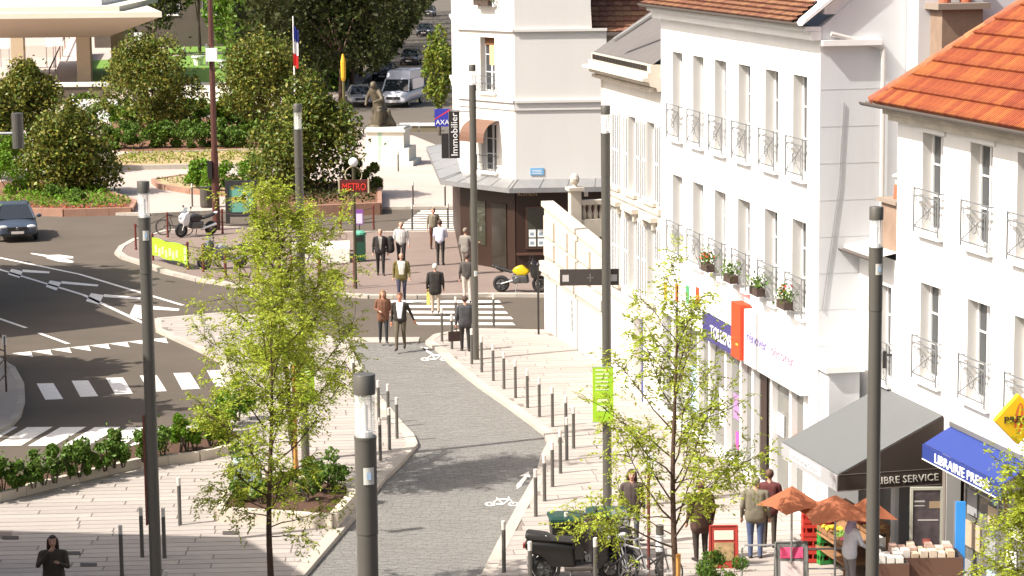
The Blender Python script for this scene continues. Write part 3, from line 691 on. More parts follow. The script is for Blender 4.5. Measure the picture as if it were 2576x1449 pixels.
ru = Vector((0, math.cos(RAD(pt_)), math.sin(RAD(pt_)))); rn = Vector((0, -math.sin(RAD(pt_)), math.cos(RAD(pt_)))); SLN = 6.2
b = MB(); hh = 4.6
b.add([(ex-.3, ey, ez), (LR, ey, ez), (LR, ey+hh, ez+hh*tp), (ex-.3+hh, ey+hh, ez+hh*tp)], [(0, 1, 2, 3)]); b.add([(ex-.3, ey, ez), (ex-.3+hh, ey+hh, ez+hh*tp), (ex-.3, ey+2*hh, ez)], [(0, 1, 2)])
rf = b.build('roof', mat('roof_underlay', (.16, .07, .04), .9), br)
gz = .42; rows = []
for r in range(10): s0 = r*gz*math.cos(RAD(pt_)); rows.append((s0-.05, 10.))
tiles(rf, (ex-.3, ey-.03, ez+.02), Vector((1, 0, 0)), ru, rn, rows, .27, gz, tilem, lambda x, y: x > y*math.cos(RAD(pt_))-.02, 300, 3)
for k in range(16):
    a = Vector((ex-.3+k*.29, ey+k*.29, ez+.05+k*.29*tp)); c = a+Vector((.31, .31, .31*tp)); p = MB(); p.cyl(a, c, .11, .095, 10); p.build('hip_tile', ridgem, rf)
# newsagent: shop front, blue awning, yellow sign
b = MB(); b.box(2.36, 2.69, -.02, .25, .1, 2.76); b.box(9.51, LR, -.02, .25, .1, 2.76); b.box(2.7, 9.5, .02, .2, .1, .3); b.build('shop_front', mat('shop_grey', (.2, .17, .15), .7), br)
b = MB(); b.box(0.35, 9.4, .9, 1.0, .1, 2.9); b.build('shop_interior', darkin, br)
for k in range(4):
    x = 3.4+k*1.5; p = MB(); p.box(x, x+.06, .06, .14, .3, 2.75); p.add([(x+.06, .1, .3), (x+1.44, .1, .3), (x+1.44, .1, 2.72), (x+.06, .1, 2.72)], [(0, 1, 2, 3)], 1); p.build('shop_pane', [steel, mat('shop_glass', (.16, .16, .15), .04)], br)
for k in range(18):
    x = 3.5+(k % 6)*.95+random.uniform(-.1, .1); z = .45+(k//6)*.65; p = MB(); p.box(x, x+random.uniform(.4, .7), .06, .08, z, z+random.uniform(.3, .55)); p.build('window_poster', random.choice([whitev, mat('pale_blue_poster', (.4, .55, .7)), mat('kraft_poster', (.45, .36, .26)), mat('grey_poster', (.3, .3, .31))]), br)
b = MB(); ax0, ax1 = 3.0, 6.6
b.add([(ax0, -.05, 3.36), (ax1, -.05, 3.36), (ax1, -.62, 3.04), (ax0, -.62, 3.04)], [(0, 3, 2, 1)]); b.box(ax0, ax1, -.1, -.004, 3.361, 3.46, 1); aw = b.build('blue_awning', [blue, steel], br)
b = MB(); b.box(ax0, ax1, -.65, -.63, 2.74, 3.035); vl = b.build('valance', blue, aw)
b = MB()
for k in range(24): x = ax0+(ax1-ax0)*k/24; b.prism([(x, 0), (x+.17, 0), (x+.085, -.05)], 0, .01)
b = MB(); b.box(ax0, ax1, -.658, -.651, 2.735, 2.755); b.build('valance_trim', whitev, aw)
text('LIBRAIRIE PRESSE', .26, whitev, aw, Matrix.Translation((3.6, -.656, 2.8))@Matrix.Rotation(math.pi/2, 4, 'X'), width=2.5)
SO = Matrix.Translation((7.1, -.6, 4.33)); YZ = Matrix(((0, 0, 1, 0), (1, 0, 0, 0), (0, 1, 0, 0), (0, 0, 0, 1)))
p = MB(); p.T = SO@Matrix.Rotation(math.pi/4, 4, 'X'); p.box(-.06, .06, -.32, .32, -.32, .32); ys = p.build('newsagent_sign', yellow, br)
p = MB(); p.T = SO
for k in range(20):
    t0 = RAD(-70+k*14); t1 = RAD(-70+(k+1)*14); R0 = lambda t: (.061, .08*math.cos(t)+.03*math.sin(t), .3*math.sin(t))
    r1 = lambda t: (.061, .03*math.cos(t)+.03*math.sin(t), .27*math.sin(t)); p.add([R0(t0), R0(t1), r1(t1), r1(t0)], [(0, 1, 2, 3)]); 
p.build('sign_emblem', mat('emblem_red', (.7, .12, .03), .6), ys)
text('PRESSE', .17, black, ys, SO@Matrix.Translation((.064, -.29, -.05))@YZ, width=.6)
b = MB(); b.cyl((7.1, -.3, 4.33), (7.1, -.003, 4.33), .03); b.build('sign_bracket', steel, br)
# ---------------------------------------------------------------- low building squeezed between the two white ones
bl_ = T('low_infill_building', 'small low white building between the tall white building and the orange roofed house', 'building', RF.loc(), RF.rz)
wall(bl_, -2.2, -.01, 0, 6.2, [(-.85, -.25, 3.6, 5.6), (-1.9, -.12, .1, 2.55)], whitew, depth=.25)
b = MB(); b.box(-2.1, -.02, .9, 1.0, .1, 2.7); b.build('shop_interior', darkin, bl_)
window(bl_, -.85, -.25, 3.6, 5.6, .15, rail=rail_cross, curtains=True)
b = MB(); b.add([(-2.9, -.35, 6.28), (-.02, -.35, 6.28), (-.02, 3.5, 7.0), (-2.9, 3.5, 7.0)], [(0, 1, 2, 3)]); b.add([(-2.9, -.35, 6.2), (-2.9, -.35, 6.28), (-.02, -.35, 6.28), (-.02, -.35, 6.2)], [(0, 1, 2, 3)]); b.build('roof', mat('pale_zinc', (.5, .5, .5), .5, .2, var=.2, scale=4), bl_)
gutter(bl_, -2.95, -.02, -.42, 6.22, .06)
chb = mat('chimney_brown', (.26, .18, .13), .9, var=.2, scale=2); cap_ = mat('cap_stone', (.26, .21, .17), .9); clay = mat('clay_pot', (.40, .12, .06), .8)
b = MB(); b.box(-.98, -.02, .06, .62, 6.3, 7.32); b.build('chimney', chb, bl_)
b = MB(); b.box(-1.1, -.02, -.02, .7, 7.325, 7.4); b.build('chimney_cap', cap_, bl_)
b = MB(); b.cyl((-.62, .3, 7.405), (-.62, .3, 7.7), .12, .1, 10); b.cyl((-.62, .3, 7.7), (-.62, .3, 7.85), .085, .085, 8, 1); b.ell((-.62, .3, 7.87), (.15, .15, .06), 10, 6, 1); b.build('chimney_pot', [clay, whitep], bl_)
b = MB(); b.box(-1.5, -.75, 1.25, 2.15, 6.4, 11.25); b.build('tall_chimney', chb, bl_)
b = MB(); b.box(-1.6, -.65, 1.12, 2.28, 11.255, 11.38); b.build('tall_chimney_cap', cap_, bl_)
for yy in (1.45, 1.92): b = MB(); b.cyl((-1.1, yy, 11.385), (-1.1, yy, 12.2), .13, .11, 12); b.build('tall_chimney_pot', clay, bl_)
b = MB(); b.cyl((-.16, -.16, 3.95), (-.16, -.16, 4.3), .05, n=8); b.box(-.18, -.14, -.13, -.002, 4.2, 4.24); b.build('wall_lantern', black, bl_)
# ---------------------------------------------------------------- tall blank block rising behind
bk = T('tall_blank_building', 'tall blank white rendered block rising behind the orange tiled roof', 'building', MF.loc(), MF.rz)
b = MB(); b.box(LM+.02, LM+.6, 1.9, 14, 0, 17); b.build('wall', whitew, bk)
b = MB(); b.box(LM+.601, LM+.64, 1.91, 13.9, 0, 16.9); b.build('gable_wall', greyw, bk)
# ---------------------------------------------------------------- corner building across the side street
C0 = (.18, 91.6); B0 = (-1.9, 94.3); A0 = (-2.5, 107.); D0 = (7.5, 91.9)
cb = T('corner_building', 'cream corner building with dark brown shop under a zinc canopy', 'building', (C0[0], C0[1], 0))
lc = lambda p: (p[0]-C0[0], p[1]-C0[1])
fp = [lc(A0), lc(B0), lc(C0), lc(D0), lc((8, 108))]
ZT = 15.
# front face (plain), side face and canted face with windows
def face(p, q, holes, z0, z1, name, mt, depth=.3):
    d = np.array(q)-np.array(p); Ln = float(np.hypot(*d)); e = bpy.data.objects.new
    o = wall(cb, 0, Ln, z0, z1, holes, mt, depth=depth, name=name); o.location = (p[0], p[1], 0); o.rotation_euler = (0, 0, math.atan2(d[1], d[0])); return o, Ln
D1 = (3.02, 91.73); wf, Lf = face(lc(C0), lc((3.6, 91.76)), [], 3.3, 9.05, 'front_wall', creamw)
wu, Lu = face(lc(C0), lc(D1), [], 9.15, ZT, 'upper_front_wall', creamw)
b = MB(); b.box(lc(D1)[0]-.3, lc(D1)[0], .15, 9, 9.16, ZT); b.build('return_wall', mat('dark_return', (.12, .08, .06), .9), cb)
hc_ = [(1.25, 2.25, 10.05, 12.4), (1.3, 2.2, 6.75, 8.8), (1.3, 2.25, 3.75, 5.55)]
wc, Lc_ = face(lc(B0), lc(C0), hc_, 3.3, ZT, 'canted_wall', mat('cream_render_light', (.74, .71, .655), .85, var=.03, scale=.7, streak=True), .35)
ws, Ls = face(lc(A0), lc(B0), [(8.9, 9.8, 6.75, 8.8), (8.9, 9.8, 10.05, 12.2), (11.2, 12.1, 6.75, 8.8)], 3.3, ZT, 'street_wall', creamw)
for h_ in hc_:
    w = window(wc, h_[0], h_[1], h_[2], h_[3], .22, frame=whitep, curtains=False, rail=rail_bars)
w_ = MB(); w_.box(1.62, 2.16, .2, .215, 7.75, 8.5); w_.build('roller_blind', mat('tan_blind', (.62, .42, .22), .8), wc)
w_ = MB(); w_.box(1.34, 2.16, .205, .218, 8.5, 8.79); w_.build('blind_box', mat('blind_brown', (.16, .07, .03), .8), wc)
for x in (8.9, 11.2): window(ws, x, x+.9, 6.75, 8.8, .2, curtains=False)
gb = MB(); gb.box(1.3, 2.2, -.3, -.1, 10.0, 10.2); fbx = gb.build('flower_box', mat('box_brown', (.07, .045, .035)), wc)
rs = np.random.RandomState(5); leaves_obj('foliage', rs.normal(0, 1, (120, 3))*np.array([.3, .08, .1])+np.array([1.75, -.22, 10.3]), .12, leafs, fbx, rs); leaves_obj('blossom', rs.normal(0, 1, (70, 3))*np.array([.3, .1, .1])+np.array([1.6, -.28, 10.42]), .12, flower, fbx, rs)
for o, Ln in ((wf, Lf), (wc, Lc_), (ws, Ls)):
    for z, t_, pz in ((9.051, .098, .1), (6.42, .1, .12), (6.14, .27, .05)):
        p = MB(); p.box(-.02 if o is not wf else .0, Ln+.02, -pz, -.002, z, z+t_); p.build('string_course', creamw, o)
    if o is wf:
        p = MB(); p.box(.04, Ln, -.02, -.0025, 6.16, 6.4); p.build('taupe_strip', mat('taupe_band', (.38, .34, .30), .9), o)  # taupe strip below the string course, front wall only
# brown awning and drip hood on the first-floor window of the canted wall
p = MB(); n = 6
for k in range(n):
    t0 = math.pi/2*k/n; t1 = math.pi/2*(k+1)/n; p.add([(.95, -.75*math.sin(t0)-.01, 5.1+.6*math.cos(t0)), (2.45, -.75*math.sin(t0)-.01, 5.1+.6*math.cos(t0)), (2.45, -.75*math.sin(t1)-.01, 5.1+.6*math.cos(t1)), (.95, -.75*math.sin(t1)-.01, 5.1+.6*math.cos(t1))], [(0, 1, 2, 3)])
p.box(.95, 2.45, -.775, -.762, 4.9, 5.1); p.build('window_awning', mat('brown_awning', (.16, .085, .055), .8), wc)
b = MB(); b.prism([lc((A0[0]+.3, A0[1])), lc((B0[0]+.35, B0[1]+.1)), lc((C0[0]+.05, C0[1]+.32)), lc((D0[0], D0[1]+.35)), lc((7.5, 106))], 3.2, 3.3); b.build('floor_slab', darkin, cb)
# roof with brown tiles, right of the front wall
b = MB(); b.box(3.3, 9.0, .8, 12, 0, 8.9); b.build('wing_wall', mat('wing_beige', (.5, .45, .38), .9), cb)
b = MB(); b.box(2.9, 9.2, .35, .5, 8.86, 8.98); b.build('wing_eave', gutterm, cb)
ang = 32.; b = MB(); b.add([(2.9, .5, 8.95), (9.2, .5, 8.95), (9.2, 6.6, 8.95+6.1*math.tan(RAD(ang))), (2.9, 6.6, 8.95+6.1*math.tan(RAD(ang)))], [(0, 1, 2, 3)]); rfc = b.build('wing_roof', mat('roof_felt', (.08, .04, .03)), cb)
tiles(rfc, (2.9, .48, 8.97), Vector((1, 0, 0)), Vector((0, math.cos(RAD(ang)), math.sin(RAD(ang)))), Vector((0, -math.sin(RAD(ang)), math.cos(RAD(ang)))), [(0, 5.2)]*11, .3, .34, mat('brown_tile_light', (.22, .105, .06), .9, var=.15, scale=6, rnd=.25), lambda x, y: True, 300, 1)
# ground floor shop
def facade_box(p, q, z0, z1, out, name, mt, parent=cb, th=.25):
    d = np.array(q)-np.array(p); Ln = float(np.hypot(*d)); b = MB(); b.box(0, Ln, -out, th, z0, z1); o = b.build(name, mt, parent, (p[0], p[1], 0), math.atan2(d[1], d[0])); return o, Ln
s1, l1 = facade_box(lc(C0), lc((3.6, 91.7)), 0, 3.3, .05, 'shop_front', brownm)
s2, l2 = facade_box(lc(B0), lc(C0), 0, 3.3, .05, 'canted_shop_front', brownm)
s3, l3 = facade_box(lc(A0), lc(B0), 0, 3.3, .05, 'side_shop_front', brownm)
for x, z0, z1, wd_ in ((.35, .95, 2.55, .82),):
    p = MB(); p.box(x, x+wd_, -.09, -.051, z0, z1); w = p.build('display_window', mat('frame_brown', (.09, .045, .03), .5), s1)
    p = MB(); p.box(x+.06, x+wd_-.06, -.096, -.091, z0+.06, z1-.06); p.build('pane', mat('shop_glass_dark', (.05, .05, .035), .05, spec=1), w)
    for i in range(2):
        for j in range(2):
            p = MB(); p.box(x+.12+i*.33, x+.12+i*.33+.26, -.102, -.097, z0+.1+j*.34, z0+.1+j*.34+.29); q = p.build('advert_card', whitev, w)
            p = MB(); p.box(x+.17+i*.33, x+.17+i*.33+.14, -.105, -.1025, z0+.17+j*.34, z0+.17+j*.34+.11); p.build('advert_photo', mat('photo_blue', (.25, .33, .4)), q)
for x in (1.25, 1.85, 2.55):
    p = MB(); p.box(x, x+.52, -.075, -.051, .85, 2.6); p.box(x, x+.52, -.075, -.051, .15, .7); p.build('wood_panel', mat('panel_brown', (.055, .025, .016), .45), s1)
p = MB(); p.box(0, l1, -.16, -.051, .72, .8); p.box(0, l1, -.12, -.0515, .1, .16); p.build('ledge', mat('frame_brown', (.09, .045, .03)), s1)
p = MB(); p.box(.6, 1.6, -.08, -.051, .9, 2.6); p.build('pane', mat('shop_glass_dark', (.05, .05, .035)), s2)
p = MB(); p.box(2.0, 2.9, -.085, -.051, .1, 2.6); p.build('shop_door', mat('door_glass', (.03, .025, .02), .1), s2)
text('ROMEN', .17, mat('gilt', (.45, .36, .24), .5), s1, Matrix.Translation((.05, -.056, 2.95))@Matrix.Rotation(math.pi/2, 4, 'X'), width=.72)
p = MB(); p.box(2.55, 2.7, -.07, -.051, 2.9, 3.08); p.build('spotlight', whitev, s1)
# zinc canopy wrapping the corner
def canopy():
    b = MB(); A = np.array(lc((-2.9, 110.)))
    outp = [np.array(lc((A0[0]-1.2, 108))), np.array(lc((B0[0]-.8, B0[1]-.3))), np.array(lc((C0[0]-.25, C0[1]-.8))), np.array(lc((4.2, 91.8-.78)))]
    inp = [np.array(lc((A0[0], 108))), np.array(lc(B0)), np.array(lc(C0)), np.array(lc((4.2, 91.8)))]
    for i in range(3):
        a, c, d, e = outp[i], outp[i+1], inp[i+1], inp[i]
        b.add([(*a, 3.32), (*c, 3.32), (*d, 3.56), (*e, 3.56)], [(0, 1, 2, 3)]); b.add([(*a, 3.14), (*c, 3.14), (*c, 3.318), (*a, 3.318)], [(0, 1, 2, 3)]); b.add([(*a, 3.14), (*c, 3.14), (*d, 3.2), (*e, 3.2)], [(3, 2, 1, 0)])
    b.add([(*outp[3], 3.14), (*inp[3], 3.2), (*inp[3], 3.56), (*outp[3], 3.32)], [(0, 1, 2, 3)])
    o = b.build('zinc_canopy', zinc, cb)
    for i in range(3):
        for t in (np.linspace(.02, .98, 5)):
            p = outp[i]*(1-t)+outp[i+1]*t; q = inp[i]*(1-t)+inp[i+1]*t; s = MB(); s.cyl((*p, 3.335), (*q, 3.57), .016, n=5); s.build('standing_seam', zinc, o)
canopy()
# hanging signs on the corner building
def bladesign(name, x, y, z0, z1, wd_, mt, txt=None, parent=cb):
    b = MB(); b.box(x-wd_/2, x+wd_/2, y-.06, y+.06, z0, z1); o = b.build(name, mt, parent); return o
rs_ = T('estate_agent_sign', 'black vertical sign with white letters hanging on the corner building', 'sign', (xat(1143, 340, 93.3), 93.3, 0))
b = MB(); b.box(-.2, .2, -.05, .05, zat(1143, 398, 93.3), zat(1143, 280, 93.3)); bd = b.build('board', mat('sign_black', (.02, .017, .018), .5), rs_)
z0 = zat(1143, 396, 93.3); text('Immobilier', .36, whitev, rs_, Matrix.Translation((.12, -.054, z0+.05))@Matrix.Rotation(math.pi/2, 4, 'X')@Matrix.Rotation(math.pi/2, 4, 'Z'), width=1.62)
b = MB(); b.box(-.215, -.2, -.055, .055, z0-.05, z0+1.75); b.box(.2, .7, -.02, .02, z0+1.72, z0+1.76); b.build('bracket', steel, rs_)
o = T('insurance_sign', 'square blue sign with white letters and stripe beside the black vertical sign', 'sign', (xat(1113, 300, 95.), 95., 0))
z1 = zat(1113, 274, 95.); z0 = zat(1113, 318, 95.); b = MB(); b.box(-.3, .3, -.05, .05, z0, z1); b.build('board', mat('insurance_blue', (.03, .035, .32), .5), o)
text('AXA', .26, whitev, o, Matrix.Translation((-.26, -.054, z0+.08))@Matrix.Rotation(math.pi/2, 4, 'X'), width=.52)
b = MB(); b.add([(-.3, -.0535, z0+.3), (.3, -.0535, z1), (.3, -.0535, z1-.06), (-.3, -.0535, z0+.26)], [(0, 3, 2, 1)]); b.build('red_slash', mat('slash_red', (.6, .03, .03)), o)
b = MB(); b.box(.3, .95, -.02, .02, z1-.08, z1-.04); b.build('bracket', steel, o)
b = MB(); b.box(-.17, .17, -.05, .05, 0, .95); tag(b.build('small_black_sign', mat('sign_black', (.02, .017, .018)), loc=(xat(1122, 370, 94.2), 94.2, zat(1122, 398, 94.2))), 'small plain black box sign left of the vertical letter sign', 'sign')
# street name plate
b = MB(); b.box(.55, 1.05, -.03, -.003, 3.72, 3.98); npl = b.build('street_name_plate', mat('plate_blue', (.16, .38, .62), .5), wf)
b = MB()
for k in range(3): b.box(.62, .98, -.034, -.031, 3.77+k*.06, 3.79+k*.06)
b.build('plate_lettering', whitev, npl)
# ---------------------------------------------------------------- grocery awning on the low building / house
ga = T('grocery_awning', 'large grey canvas shop awning with dark brown side curtain and white lettering', 'awning', RF.loc(), RF.rz)
x0, x1, pj, zb, zf = -.66, 2.52, 2.2, 3.47, 2.42
b = MB(); b.add([(x0, -.02, zb), (x1, -.02, zb), (x1, -pj, zf), (x0, -pj, zf)], [(0, 3, 2, 1)]); b.add([(x0, -.02, zb-.02), (x1, -.02, zb-.02), (x1, -pj, zf-.02), (x0, -pj, zf-.02)], [(0, 1, 2, 3)]); b.build('canopy', greyawn, ga)
b = MB(); b.box(x0, x1, -pj-.02, -pj, zf-.34, zf-.022); fv = b.build('front_valance', mat('light_grey_canvas', (.32, .32, .33), .8), ga)
for a, c in ((.5, 1.45), (1.52, 2.3)): b = MB(); b.box(x0+a, x0+c, -pj-.026, -pj-.0205, zf-.24, zf-.06); b.build('valance_panel', whitev, fv)
text('ALIMENTATION GÉNÉRALE', .14, mat('letter_grey', (.45, .45, .48)), fv, Matrix.Translation((x0+.53, -pj-.03, zf-.2))@Matrix.Rotation(math.pi/2, 4, 'X'), width=1.75)
for xx, nm in ((x1, 'side_curtain'), (x0-.02, 'far_side_curtain')):
    b = MB(); b.side([(-.02, zb-.025), (-pj, zf-.025), (-pj, zf-.34), (-.02, zf-.34)], xx, xx+.02); sc_ = b.build(nm, brownawn, ga)
    if xx == x1:
        YZ = Matrix(((0, 0, 1, 0), (1, 0, 0, 0), (0, 1, 0, 0), (0, 0, 0, 1)))
        text('LIBRE SERVICE', .2, mat('letter_cream', (.55, .52, .47)), sc_, Matrix.Translation((xx+.024, -1.42, zf-.24))@YZ, width=1.3)
        b = MB(); b.box(xx+.021, xx+.026, -pj, -.05, zf-.335, zf-.32); b.box(xx+.021, xx+.026, -pj, -.05, zf-.01, zf); b.build('curtain_piping', mat('piping', (.2, .17, .15)), sc_)
b = MB()
for xx in (x0+.1, x1-.1): b.cyl((xx, -.05, 3.3), (xx, -pj+.03, zf-.03), .02, n=6)
b.build('awning_arm', steel, ga)
# ---------------------------------------------------------------- pavilion with flat concrete roof in the park
yp = 205.
pv = T('park_pavilion', 'cream concrete pavilion with flat cantilevered roof on square columns', 'pavilion', (0, 0, 0))
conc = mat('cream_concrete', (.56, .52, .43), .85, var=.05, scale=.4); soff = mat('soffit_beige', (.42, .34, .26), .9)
b = MB(); xr = xat(405, 45, yp); xl = xat(-250, 45, yp)
zr = zat(300, 40, yp-5)
def slabbox(name, u0, u1, v, y0, y1, th, mt=conc):
    z = zat(u1, v, y0); b = MB(); xe = xat(u1, v, y0); b.prism([(xat(u0, v, y0), y0), (xe, y0), (xe-5.5, y1), (xat(u0, v, y0), y1)], z-th, z); return b.build(name, mt, pv), z
rl, zr = slabbox('roof_slab', -200, 407, 30, 197, 222, .42)
b = MB(); xa = xat(-200, 42, 197); xb = xat(407, 30, 197); zs = zr-.422
P0 = [(xa, 197.1, zs), (xb-.2, 197.1, zs), (xb-5.3, 221.8, zs), (xa, 221.8, zs)]; P1 = [(xa, 202.2, zs-1.75), (xb-5.2, 202.2, zs-1.75), (xb-8.0, 217, zs-1.75), (xa, 217, zs-1.75)]
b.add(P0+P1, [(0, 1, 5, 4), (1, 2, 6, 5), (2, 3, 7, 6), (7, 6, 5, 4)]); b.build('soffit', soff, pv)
b = MB(); b.box(xat(-200, 20, 199), xat(300, 20, 199), 199, 221, zr+.002, zr+.42); b.build('roof_upstand', conc, pv); b = MB(); b.box(xat(-200, 8, 202), xat(255, 8, 202), 202, 219, zr+.422, zr+.95); b.build('roof_lantern', whitew, pv)
for u, v in ((48, 175), (215, 215), (300, 190)):
    x, y = G(u, v); b = MB(); b.box(x-.56, x+.56, y-.5, y+.5, 0.05, zr-2.1); b.build('column', mat('beige_column', (.46, .36, .25), .85, var=.05, scale=.5), pv)
# stair ramp and low walls under the pavilion
rw = mat('pink_concrete', (.55, .45, .40), .85, var=.04, scale=.4)
o = T('pavilion_ramp', 'pale pink ramp with dark handrail descending under the pavilion', 'ramp', (0, 0, 0))
b = MB(); p = [G(125, 210), G(215, 215), G(215, 140), G(180, 140)]; b.add([(*G(130, 205), .12), (*G(222, 212), .12), (*G(222, 138), 2.0), (*G(180, 140), 2.0)], [(0, 1, 2, 3)]); b.add([(*G(130, 205), 0), (*G(130, 205), .12), (*G(180, 140), 2.0), (*G(180, 140), 0)], [(3, 2, 1, 0)]); b.build('ramp', rw, o)
b = MB(); b.cyl((*G(125, 205), 1.0), (*G(176, 141), 2.9), .07, n=6)
for t in (0, .25, .5, .75, 1): a = np.array(G(125, 205))*(1-t)+np.array(G(176, 141))*t; b.cyl((*a, .1), (*a, 1.0+1.9*t), .04, n=5)
b.build('handrail', mat('rail_dark', (.06, .035, .025)), o)
def lowwall(name, label, u0, u1, v, h, th, mt):
    a = G(u0, v); c = G(u1, v); b = MB(); b.box(a[0], c[0], a[1], a[1]+th, 0, h); return tag(b.build(name, mt), label, 'wall')
lowwall('low_wall', 'long low pale wall under the pavilion roof at far left', -150, 215, 150, 1.3, .4, rw)
lowwall('retaining_wall', 'dark retaining wall in front of the pavilion columns', -120, 268, 268, 1.35, .4, mat('dark_wall', (.09, .07, .055), .9, var=.2, scale=1)); a = G(-120, 268); c = G(272, 268); b = MB(); b.box(a[0], c[0], a[1]-.1, a[1]+1.4, 1.352, 1.6); tag(b.build('wall_coping', mat('white_coping', (.62, .61, .58), .8)), 'broad white coping slab on the dark retaining wall before the pavilion', 'coping')
lowwall('low_wall', 'far pale garden wall behind the lawn right of the pavilion columns', 240, 600, 118, 1.2, .4, rw)
# notice boards
for k, (u, v0, v1, wd_, lb) in enumerate([(12, 90, 122, 24, 'leftmost white notice board under the pavilion'), (125, 88, 118, 20, 'left white notice panel of the pair under the pavilion'), (148, 86, 116, 20, 'right white notice panel of the pair under the pavilion'), (348, 82, 110, 20, 'white notice panel right of the pavilion columns')]):
    y = 228.; b = MB(); w2 = wd_/2/(F/y); z1 = zat(u, v0, y); z0 = zat(u, v1, y); t_ = T('notice_board', lb, 'notice board', (xat(u, v1, y), y, 0)); b.box(-w2, w2, -.05, .05, z0, z1); b.build('panel', whitev, t_); b = MB(); b.box(-w2, -w2+.1, -.04, .04, 0, z0); b.box(w2-.1, w2, -.04, .04, 0, z0); b.build('leg', steel, t_)
b = MB(); x, y = G(240, 310); b.box(-1.5, 1.5, 0, .3, 0, zat(240, 250, y)); t_ = tag(b.build('poster_board', mat('poster_white', (.6, .62, .64)), loc=(x, y, 0)), 'white poster board on posts below the pavilion wall', 'notice board')
# house behind the park
hb = T('park_house', 'grey house with white window frames behind the park trees', 'building', (xat(450, 60, 262), 262, 0))
hm = mat('grey_house', (.085, .068, .056), .9, var=.15, scale=.5)
hls = [(-5.5, -3.9, 3.5, 6.5), (-1.5, .1, 3.5, 6.5), (2.5, 4.1, 3.5, 6.5), (-5.5, -3.9, 8, 11), (-1.5, .1, 8, 11), (2.5, 4.1, 8, 11)]
wall(hb, -9, 9, 0, 14, hls, hm, depth=.3)
for h_ in hls: window(hb, *h_, .2, curtains=False)
b = MB(); b.side([(0.31, 0), (9, 0), (9, 14), (.31, 14)], -9, -8.8); b.box(-9, 9, 8.8, 9, 0, 14); b.add([(-9.5, -.6, 13.9), (9.5, -.6, 13.9), (9.5, 4.5, 17), (-9.5, 4.5, 17)], [(0, 1, 2, 3)]); b.build('roof', mat('slate_grey', (.115, .105, .1)), hb)
# ---------------------------------------------------------------- houses outside the frame whose shadows fall on the plaza
def shade_house(name, label, tip, h, e1, e2):
    """a house outside the frame; tip is where its roof corner's shadow falls on the road"""
    B_ = np.array(G(*tip, .0)); P_ = B_-h/math.tan(SUN_EL)*np.array([math.cos(SUN_AZ), math.sin(SUN_AZ)]); t = T(name, label, 'building', (float(P_[0]), float(P_[1]), 0)); e1 = np.array(e1); e2 = np.array(e2)
    poly = [(0, 0), tuple(e1), tuple(e1+e2), tuple(e2)]; b = MB(); b.prism(poly, 0, h-.4); b.build('wall', creamw, t); b = MB(); c = (e1+e2)/2; b.prism([tuple(c+(np.array(p)-c)*1.01) for p in poly], h-.395, h); b.build('roof', zinc, t)
shade_house('apartment_house', 'pale apartment house standing left of the plaza outside the view', (612, 1364), 12., (5.5, -10.6), (-20, 3.0))
shade_house('tall_apartment_house', 'apartment house beyond the left edge shading the road', (330, 814), 11., (-12, -8.2), (-6.5, 11.))
# ================================================================ STREET FURNITURE
def lamp(label, u, v, h, plaque=7.87, yaw=0., base=None):
    x, y = base or G(u, v, .1); t = T('street_lamp', label, 'street lamp', (x, y, .1), yaw, 'tall grey cylindrical street lamps'); r = .105
    b = MB(); b.cyl((0, 0, 0), (0, 0, h-1.55), r*.96, n=20); b.cyl((0, 0, h-1.545), (0, 0, h-.62), r, n=20); b.cyl((0, 0, h-.63), (0, 0, h-.6), r*1.03, n=20); b.build('pole', polem, t, smooth=True)
    b = MB(); n = 20; vs = [(r*.93*math.cos(2*math.pi*i/n), r*.93*math.sin(2*math.pi*i/n), z) for z in (h-.6, h-.19) for i in range(n)]; b.add(vs, [(i, (i+1) % n, n+(i+1) % n, n+i) for i in range(n)]); b.build('lamp_glass', lampglass, t, smooth=True)
    b = MB(); b.cyl((0, 0, h-.6), (0, 0, h-.55), .07, n=12); b.cyl((0, 0, h-.55), (0, 0, h-.3), .028, n=10); b.cyl((.06, 0, h-.6), (.06, 0, h-.19), .008, n=5); b.cyl((-.06, .02, h-.6), (-.06, .02, h-.19), .008, n=5); b.cyl((0, -.05, h-.6), (0, -.05, h-.19), .006, n=5); b.build('lamp_core', diffm, t)
    b = MB(); b.lathe([(r, h-.19), (r, h-.005), (r*.97, h), (.01, h+.004)], 20); b.build('lamp_cap', polem, t, smooth=True)
    if plaque:
        b = MB(); n = 5; ang = [RAD(-72-28+i*56/n) for i in range(n+1)]; rr = r+.006
        vs = [(rr*math.cos(a), rr*math.sin(a), z) for z in (plaque, plaque+.165) for a in ang]; b.add(vs, [(i, i+1, n+2+i, n+1+i) for i in range(n)]); pl = b.build('plaque', plaquem, t)
        b = MB(); b.box(.015, .055, -rr-.008, -rr-.0035, plaque+.05, plaque+.12); b.build('plaque_mark', mat('plaque_blue', (.25, .36, .5)), pl)
    return t
l1 = lamp('slim grey street lamp in front of the corner building, white plaque low on it', 1197, 905, 8.85, 2.55)
l2 = lamp('grey street lamp carrying a dark direction board and a green banner', 1528, 1285, 9.05, None)
l3 = lamp('grey street lamp rising behind the left young tree', 769, 1159, 8.75, None)
def topbase(u, v, h):
    d = ray(u, v); t = (h+.1-CH)/d[2]; return (float(d[0]*t), float(d[1]*t))
l4 = lamp('grey street lamp at left over the road, foot in shade', 0, 0, 8.85, 7.87, base=topbase(360, 456, 8.85))
l5 = lamp('nearest street lamp at bottom centre with clear glass head', 0, 0, 8.85, 7.8, base=topbase(916, 941, 8.85))
l6 = lamp('street lamp at right in front of the grocery awning', 0, 0, 8.85, 7.85, base=topbase(2205, 520, 8.85))
p = MB(); p.box(-.137, -.108, -.05, .05, 3.0, 4.9); p.build('edge_on_sign', redpost, l4)
